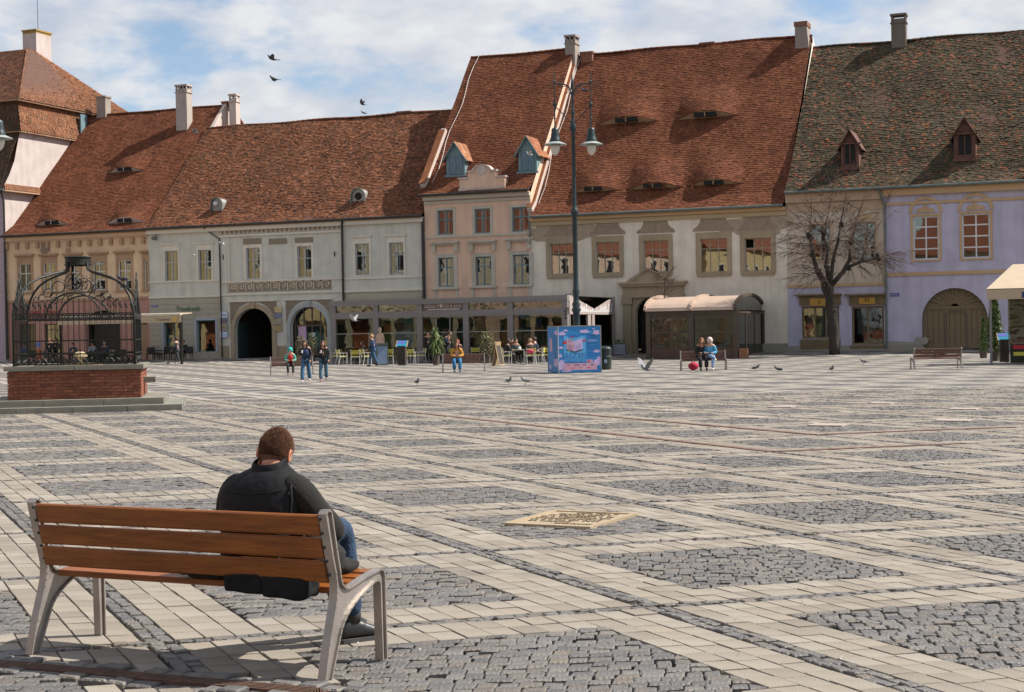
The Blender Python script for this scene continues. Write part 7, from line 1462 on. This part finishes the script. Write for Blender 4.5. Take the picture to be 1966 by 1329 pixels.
# guests behind the cage
for px, py, po, tp_, hr, lg, lb in ((50, 695, 'sit', (.01, .09, .45), (.02, .02, .02), False, 'guest in a bright blue jacket behind the left bars of the cage'), (97, 697, 'stand', black, (.20, .08, .04), False, 'standing person in black with reddish hair seen through the cage'), (108, 696, 'stand', black, (.03, .02, .02), False, 'second standing person in black seen through the cage'), (143, 696, 'sit', (.02, .07, .13), (.02, .02, .02), False, 'big figure in teal jacket and black cap above the fountain dish'),
                                    (180, 694, 'sit', (.30, .38, .45), (.05, .03, .02), False, 'guest in pale blue seen through the middle bars'), (203, 694, 'sit', (.04, .06, .10), (.35, .3, .3), False, 'fair-haired guest seen through the right bars'), (355, 690, 'sit', (.02, .03, .03), (.02, .02, .02), False, 'guest in black under the awning edge, behind the walking person')):
    person(gp(px, py), 170, lb, po, tp_, black, hr, lg, hat=(.01, .01, .01) if 'cap' in lb else None, wide=1.35 if 'big' in lb else 1.0)
for k, (px, py, z0, c, lb) in enumerate(((75, 694, 1.05, (.12, .22, .6), 'small blue card on a stand seen through the cage'), (75, 694, .0, (.5, .14, .02), 'orange box below the blue card behind the cage'))):
    p = gp(px, py); mb = MB(); mb.prism([(-.14, z0), (.14, z0), (.14, z0 + (.3 if k == 0 else .8)), (-.14, z0 + (.3 if k == 0 else .8))], 'y', -.02 if k == 0 else -.15, .02 if k == 0 else .15); o = mb.build('card' if k == 0 else 'crate', mat('prop_%d' % k, c, rough=.5), None, loc=p); tag(o, lb, 'card' if k == 0 else 'box')
bg_ = gp(1332, 711); mb = MB(); mb.ball((0, 0, .17), .2, 12, 8, (1.1, .8, .85)); mb.tube([(-.1, 0, .3), (0, 0, .42), (.1, 0, .3)], .012, 5); o = mb.build('backpack', cm('cloth_magenta', (.50, .02, .07)), None, smooth=True, loc=bg_); tag(o, 'magenta rucksack on the ground by the kiosk bench', 'bag')

# ------------------------------------------------ the man on the big bench
MO = BW + BX * .37 + BY * .20; man = empty('person', (MO.x, MO.y, 0), BRZ, 'man in a black padded vest seated with his back turned on the big bench', 'person')
mVest = mat('black_padded_vest', (.011, .012, .014), (.007, .0075, .009), scale=3, rough=.70, bump=1.0, bscale=7, spec=.18); mFleece = mat('dark_fleece', (.014, .0135, .012), (.009, .009, .008), scale=12, rough=.95, bump=.6, bscale=170); mJean = mat('blue_denim', (.020, .048, .10), (.011, .028, .065), scale=9, rough=.9, bump=.5, bscale=60)
mShoe = mat('worn_black_leather', (.030, .032, .034), (.018, .019, .02), scale=8, rough=.42, bump=.2); mHairM = mat('short_brown_hair', (.060, .026, .014), (.03, .013, .008), scale=26, rough=.85, spec=.15, bump=.35, bscale=190); mHairS = mat('shaved_nape', (.24, .13, .085), (.15, .08, .055), scale=20, rough=.8, bump=.9, bscale=90)
mSkM = mat('man_skin', (.50, .24, .155), (.44, .19, .12), scale=5, rough=.5); b_ = mSkM.node_tree.nodes['Principled BSDF']; b_.inputs['Subsurface Weight'].default_value = .25; b_.inputs['Subsurface Radius'].default_value = (.04, .012, .006); b_.inputs['Subsurface Scale'].default_value = 1.0
def loft(name, rings, m, parent, n=28, sub=1, e=2.4, caps=True):
    """rings: (cx, cy, cz, rx, ry, tilt about x, shoulder lift)"""
    mb = MB()
    vs = []
    for (cx, cy, cz, rx, ry, tl) in rings:
        for k in range(n):
            a = 2 * math.pi * k / n; c_, s_ = math.cos(a), math.sin(a); x = rx * (abs(c_) ** (2 / e)) * (1 if c_ > 0 else -1); y = ry * (abs(s_) ** (2 / e)) * (1 if s_ > 0 else -1); vs.append((cx + x, cy + y * math.cos(tl), cz + y * math.sin(tl)))
    fs = [(i * n + k, i * n + (k + 1) % n, (i + 1) * n + (k + 1) % n, (i + 1) * n + k) for i in range(len(rings) - 1) for k in range(n)]
    if caps: fs += [tuple(range(n - 1, -1, -1)), tuple(range((len(rings) - 1) * n, len(rings) * n))]
    mb.add(vs, fs); o = mb.build(name, m, parent, smooth=True); s_ = o.modifiers.new('sub', 'SUBSURF'); s_.levels = sub; s_.render_levels = sub; return o
# body under the clothes: one continuous skinned figure
HD = Vector((.012, .225, 1.062))
V = [(0, .10, .53), (0, .10, .72), (.005, .13, .90), (.01, .165, .985), (.02, .195, 1.03), tuple(HD)]; E = [(0, 1), (1, 2), (2, 3), (3, 4), (4, 5)]; Rr = [.12, .10, .08, .045, .05, .075]
arm = {1: [(.19, .13, .905), (.33, .235, .68), (.16, .46, .66), (.11, .52, .67)], -1: [(-.165, .14, .90), (-.262, .20, .68), (-.10, .44, .65), (-.04, .50, .67)]}
for s in (-1, 1):
    b = len(V); V += arm[s]; Rr += [.045, .036, .028, .026]; E += [(2, b), (b, b + 1), (b + 1, b + 2), (b + 2, b + 3)]
LEG = {1: [(.12, .14, .53), (.185, .58, .65), (.165, .70, .10)], -1: [(-.10, .14, .53), (.02, .56, .60), (.05, .85, .10)]}
for s in (-1, 1):
    b = len(V); V += LEG[s]; Rr += [.09, .055, .04]; E += [(0, b), (b, b + 1), (b + 1, b + 2)]
skin_mesh('body', V, E, Rr, mSkM, man, 2, 0)
# five fingers a hand, bent round a phone
for s in (-1, 1):
    hb = Vector(arm[s][3]); fw_ = (hb - Vector(arm[s][2])).normalized(); sd = Vector((-s * .2, 0, 1)).cross(fw_).normalized()
    for k, L_ in enumerate((.062, .072, .068, .052)):
        p0 = hb + sd * ((k - 1.5) * .018); p1 = p0 + fw_ * L_ * .5 + Vector((0, 0, .01)); p2 = p1 + (fw_ + Vector((-s * .4, 0, .8))).normalized() * L_ * .35; p3 = p2 + Vector((-s * .35, -.2, .9)).normalized() * L_ * .3; skin_mesh('finger', [p0, p1, p2, p3], [(0, 1), (1, 2), (2, 3)], [.010, .009, .008, .007], mSkM, man, 1)
    p0 = hb - fw_ * .03 - sd * .028; skin_mesh('thumb', [p0, p0 + Vector((-s * .02, .01, .025)), p0 + Vector((-s * .03, .015, .05))], [(0, 1), (1, 2)], [.012, .010, .008], mSkM, man, 1)
ph = MB(); ph.box(-.04, .04, -.005, .005, -.075, .075, M=Matrix.Translation((.035, .545, .72)) @ Matrix.Rotation(R(-40), 4, 'X')); tag(ph.build('phone', mDark, None), 'dark phone held low in the hands of the man on the bench', 'phone').location = (0, 0, 0)
po = bpy.data.objects['phone']; po.matrix_world = Matrix.Translation((MO.x, MO.y, 0)) @ Matrix.Rotation(BRZ, 4, 'Z')
# vest
loft('vest', [(0, .115, .455, .10, .08, 0), (0, .115, .458, .205, .150, 0), (0, .112, .50, .228, .168, 0), (0, .108, .60, .222, .158, .02), (0, .11, .70, .225, .150, .04), (0, .12, .79, .242, .145, .06), (0, .128, .855, .250, .136, .08), (.0, .135, .905, .240, .125, .10), (.002, .145, .942, .196, .112, .12), (.007, .155, .972, .140, .100, .15), (.01, .165, .992, .098, .090, .2), (.012, .170, 1.000, .082, .083, .25)], mVest, man, sub=2)
loft('vest_collar', [(.010, .165, .975, .100, .094, .30), (.012, .168, 1.000, .093, .090, .30), (.014, .172, 1.025, .088, .088, .30), (.015, .174, 1.036, .083, .084, .30), (.015, .174, 1.030, .076, .077, .30), (.014, .172, .99, .074, .074, .30)], mVest, man, sub=2, caps=False)
for z, rx, ry, y in ((.885, .232, .133, .132),):                # yoke seam and back seams
    mb = MB(); mb.tube([(rx * math.cos(a) * .98, y - ry * abs(math.sin(a)) ** .85 * 1.01 - .001, z + .012 * math.cos(2 * a)) for a in [math.pi * k / 24 for k in range(2, 23)]], .0018, 5); mb.build('yoke_seam', mVest, man, smooth=True)
for s in (1,):
    mb = MB(); mb.tube([(s * .206, .085, .925), (s * .218, .055, .90), (s * .226, .050, .84), (s * .218, .043, .76), (s * .215, .05, .69)], .0065, 6); mb.build('armhole_piping', mVest, man, smooth=True)
# sleeves as lofts along the arm
def tube_loft(name, pts, rad, m, parent, sub=1, n=16):
    mb = MB(); mb.tube(pts, rad, n); o = mb.build(name, m, parent, smooth=True); s_ = o.modifiers.new('sub', 'SUBSURF'); s_.levels = sub; s_.render_levels = sub; return o
tube_loft('sleeve', [(.14, .13, .925), (.19, .13, .905), (.235, .14, .86), (.268, .165, .80), (.30, .195, .745), (.325, .225, .70), (.325, .265, .665), (.29, .33, .655), (.22, .41, .655), (.165, .455, .66)], [.060, .074, .078, .074, .071, .073, .070, .062, .053, .047], mFleece, man)
tube_loft('sleeve', [(-.12, .13, .915), (-.165, .135, .895), (-.202, .145, .85), (-.232, .16, .80), (-.255, .18, .745), (-.268, .20, .70), (-.275, .24, .665), (-.23, .31, .65), (-.15, .40, .65), (-.11, .435, .65)], [.060, .074, .078, .074, .071, .073, .070, .062, .053, .047], mFleece, man)
# trousers, shoes
V = [(0, .11, .55)]; E = []; Rr = [(.155, .13)]
for s in (-1, 1):
    h_, k_, a_ = map(Vector, LEG[s]); b = len(V); V += [h_, h_.lerp(k_, .5), k_, k_.lerp(a_, .5), a_ + Vector((0, 0, .03))]; Rr += [.105, .095, .078, .066, .068]; E += [(0, b), (b, b + 1), (b + 1, b + 2), (b + 2, b + 3), (b + 3, b + 4)]
skin_mesh('jeans', V, E, Rr, mJean, man, 2, 0)
for s in (-1, 1):
    a_ = Vector(LEG[s][2]); tx_ = .55 if s > 0 else -.1; d = Vector((math.sin(tx_), math.cos(tx_), 0)); sd = Vector((d.y, -d.x, 0)); g = MB(); V = []; n = 14
    prof = [(-.085, .030, .058), (-.075, .042, .098), (-.03, .046, .122), (.03, .044, .108), (.08, .046, .078), (.13, .048, .058), (.165, .038, .046), (.18, .02, .034)]
    fs = []
    for (t, w, h_) in prof:
        for k in range(n):
            an = 2 * math.pi * k / n; c_, s__ = math.cos(an), math.sin(an); p_ = a_ + d * t + sd * (w * (abs(c_) ** .8) * (1 if c_ > 0 else -1)); V.append((p_.x, p_.y, .022 + h_ / 2 + h_ / 2 * (abs(s__) ** .8) * (1 if s__ > 0 else -1)))
    fs = [(i * n + k, i * n + (k + 1) % n, (i + 1) * n + (k + 1) % n, (i + 1) * n + k) for i in range(len(prof) - 1) for k in range(n)] + [tuple(range(n - 1, -1, -1)), tuple(range((len(prof) - 1) * n, len(prof) * n))]
    g.add(V, fs); sh = g.build('shoe', mShoe, man, smooth=True); mo = sh.modifiers.new('sub', 'SUBSURF'); mo.levels = mo.render_levels = 1
    mb = MB(); out_ = [(t, w + .004) for t, w, _ in prof] + [(t, -w - .004) for t, w, _ in reversed(prof)]; mb.prism([tuple((a_ + d * t + sd * w)[:2]) for t, w in out_], 'z', .004, .026); mb.build('sole', mat('grey_sole', (.06, .06, .058), rough=.8), sh)
    mb = MB(); mb.lathe([(.048, .11), (.050, .15), (.046, .17)], (a_.x, a_.y, 0), 14); mb.build('shoe_shaft', mShoe, sh, smooth=True)
# head
hm = Matrix.Translation(HD) @ Matrix.Rotation(R(17), 4, 'Z') @ Matrix.Rotation(R(9), 4, 'Y') @ Matrix.Rotation(R(-16), 4, 'X')
def head_part(name, fn, m, lv=2, n=28, mrows=20, parent=None):
    mb = MB(); vs = []
    for i in range(mrows + 1):
        for k in range(n): th_, ph_ = math.pi * i / mrows, 2 * math.pi * k / n; vs.append(hm @ Vector(fn(th_, ph_)))
    fs = [(i * n + k, i * n + (k + 1) % n, (i + 1) * n + (k + 1) % n, (i + 1) * n + k) for i in range(mrows) for k in range(n)]; mb.add(vs, fs); o = mb.build(name, m, parent or man, smooth=True)
    bm = bmesh.new(); bm.from_mesh(o.data); bmesh.ops.remove_doubles(bm, verts=bm.verts, dist=1e-5); bm.to_mesh(o.data); bm.free(); o.data.polygons.foreach_set('use_smooth', [True] * len(o.data.polygons)); return o
def skull(th, ph, g=0.0, kx=1.0):
    x = math.sin(th) * math.cos(ph); y = math.sin(th) * math.sin(ph); z = math.cos(th); rx, ry, rz = .076 + g, .096 + g, .118 + g
    X, Y, Z = x * rx, y * ry, z * rz
    if z < 0: X *= 1 - .28 * (-z) ** 1.3; Y = Y * (1 - .22 * (-z)) + (.015 * -z if y > 0 else .0)
    if y < 0 and z < .1: Y *= 1 - .10 * min(1, (.1 - z))
    return (X, Y, Z)
head_part('head', lambda a, b: skull(a, b), mSkM)
mb = MB(); f_ = lambda *v: hm @ Vector(v)                       # face: nose, brow, lips, eyes (turned away from the camera)
mb.add([f_(-.012, .088, .02), f_(.012, .088, .02), f_(.016, .09, -.03), f_(-.016, .09, -.03), f_(0, .122, -.024), f_(0, .10, .01)], [(0, 1, 5), (0, 5, 4, 3), (1, 2, 4, 5), (2, 3, 4)]); mb.build('nose', mSkM, man, smooth=True)
for s in (-1, 1): mb = MB(); mb.ball(f_(s * .03, .083, .018), .012, 8, 6); mb.build('eye', mPgW, man); mb = MB(); mb.ball(f_(s * .03, .088, .036), .016, 8, 5, (1.1, .5, .3)); mb.build('eyebrow', mHairM, man)
mb = MB(); mb.ball(f_(0, .088, -.058), .022, 10, 6, (1.1, .5, .3)); mb.build('mouth', cm('lips', (.42, .16, .13)), man)
for s in (-1, 1):                                             # ears
    mb = MB(); n = 14; V = []
    for lay, (sc_, ox) in enumerate(((1.0, .070), (1.12, .084), (1.0, .090), (.62, .083))):
        for k in range(n): a_ = 2 * math.pi * k / n; V.append(hm @ Vector((s * ox, -.004 + .019 * sc_ * math.cos(a_) - (.012 if lay else 0), -.010 + .034 * sc_ * math.sin(a_) * (1 if math.sin(a_) > 0 else .85))))
    fs = [(i * n + k, i * n + (k + 1) % n, (i + 1) * n + (k + 1) % n, (i + 1) * n + k) for i in range(3) for k in range(n)] + [tuple(range(3 * n, 4 * n))]; mb.add(V, fs); o = mb.build('ear', mSkM, man, smooth=True)
rr = random.Random(4)
def hair_fn(th, ph):
    x, y, z = skull(th, ph, .007); top = max(0, math.cos(th)); back = y < .02
    low = -.030 if y < .0 else (-.030 + min(1, y / .07) * .11); wv = .0012 * math.sin(ph * 9) * math.sin(th * 11) + rr.uniform(-.0007, .0007)
    k = 1 + (.055 if z > .03 else 0) * min(1, (z - .03) / .05) + wv / .1
    if z < low: return skull(th, ph, -.006)
    return (x * k, y * k, z * (1 + .06 * top) )
head_part('hair', hair_fn, mHairM, n=56, mrows=44)
head_part('nape_stubble', lambda a, b: skull(a, b, .0025 if (math.cos(a) > -.80 and math.sin(b) < .25) else -.006), mHairS, n=36, mrows=28)
hs = MB(); rr = random.Random(9)                             # short strands standing off the scalp
for k in range(7500):
    th = math.acos(rr.uniform(-.62, 1)); ph = rr.uniform(0, 2 * math.pi); p0 = Vector(skull(th, ph, .006))
    low = -.045 if p0.y < 0 else -.052 + min(1, p0.y / .07) * .13
    if p0.z < low: continue
    nn_ = Vector((p0.x / .076 ** 2, p0.y / .096 ** 2, p0.z / .118 ** 2)).normalized(); L_ = .004 + .014 * sm(-.04, .06, p0.z) * rr.uniform(.7, 1.2); d = (nn_ + Vector((rr.gauss(0, .16), rr.gauss(0, .16) + .75, rr.gauss(0, .14) - .25))).normalized(); sd = d.cross(nn_ + Vector((.01, 0, 0))).normalized() * .0011
    b0 = p0 + nn_ * (.0045 * sm(0, .05, p0.z)); hs.add([hm @ (b0 - sd), hm @ (b0 + sd), hm @ (b0 + d * L_)], [(0, 1, 2)], rnd=rr.random())
hs.build('hair_strands', mat('hair_strand', (0,)*3, attr=[(.035, .014, .007), (.075, .030, .015), (.13, .058, .030), (.05, .020, .010)], scale=20, rough=.75, spec=.15), man, fix=False)['kind'] = 'stuff'
tube_loft('neck', [(.015, .17, .96), (.02, .185, 1.0), (.028, .205, 1.045)], [.062, .058, .060], mSkM, man)
# padded hem and pockets of the vest bulging out under the lowest slat, and a quilted flap on the seat
def pad(name, c, r, sc_, m, seed=0):
    mb = MB(); mb.ball((0, 0, 0), r, 20, 14, sc_); rr_ = random.Random(seed)
    mb.v = [(x + .006 * math.sin(z * 90 + seed), y + .008 * math.sin(x * 60 + z * 40 + seed), z + .005 * math.sin(x * 80 + y * 50)) for x, y, z in mb.v]; o = mb.build(name, m, man, smooth=True, loc=c); return o
def soft_box(name, x0, x1, y0, y1, z0, z1, m, bev=.035, seed=0):
    mb = MB(); mb.box(x0, x1, y0, y1, z0, z1); me = mb.mesh(name, m, True); bm = bmesh.new(); bm.from_mesh(me); bmesh.ops.subdivide_edges(bm, edges=bm.edges, cuts=3, use_grid_fill=True); rr_ = random.Random(seed)
    for v in bm.verts: v.co += Vector((rr_.gauss(0, .006), rr_.gauss(0, .006), rr_.gauss(0, .007)))
    bm.to_mesh(me); bm.free(); me.polygons.foreach_set('use_smooth', [True] * len(me.polygons)); o = link(name, me, None, man); s_ = o.modifiers.new('sub', 'SUBSURF'); s_.levels = s_.render_levels = 2; return o
soft_box('vest_hem', -.095, .142, -.11, .03, .384, .48, mVest, seed=1); soft_box('vest_hem', .130, .405, -.115, .03, .374, .48, mVest, seed=2)
pad('vest_hem', (-.28, .03, .455), .10, (1.8, .9, .28), mFleece, 3)
pad('quilted_flap', (.345, .19, .52), .10, (.62, 1.3, 1.15), mFleece, 5); pad('quilted_flap', (.375, .27, .475), .10, (.75, 1.2, .50), mFleece, 6); pad('quilted_flap', (.31, .15, .62), .09, (.6, 1.1, 1.2), mFleece, 8)
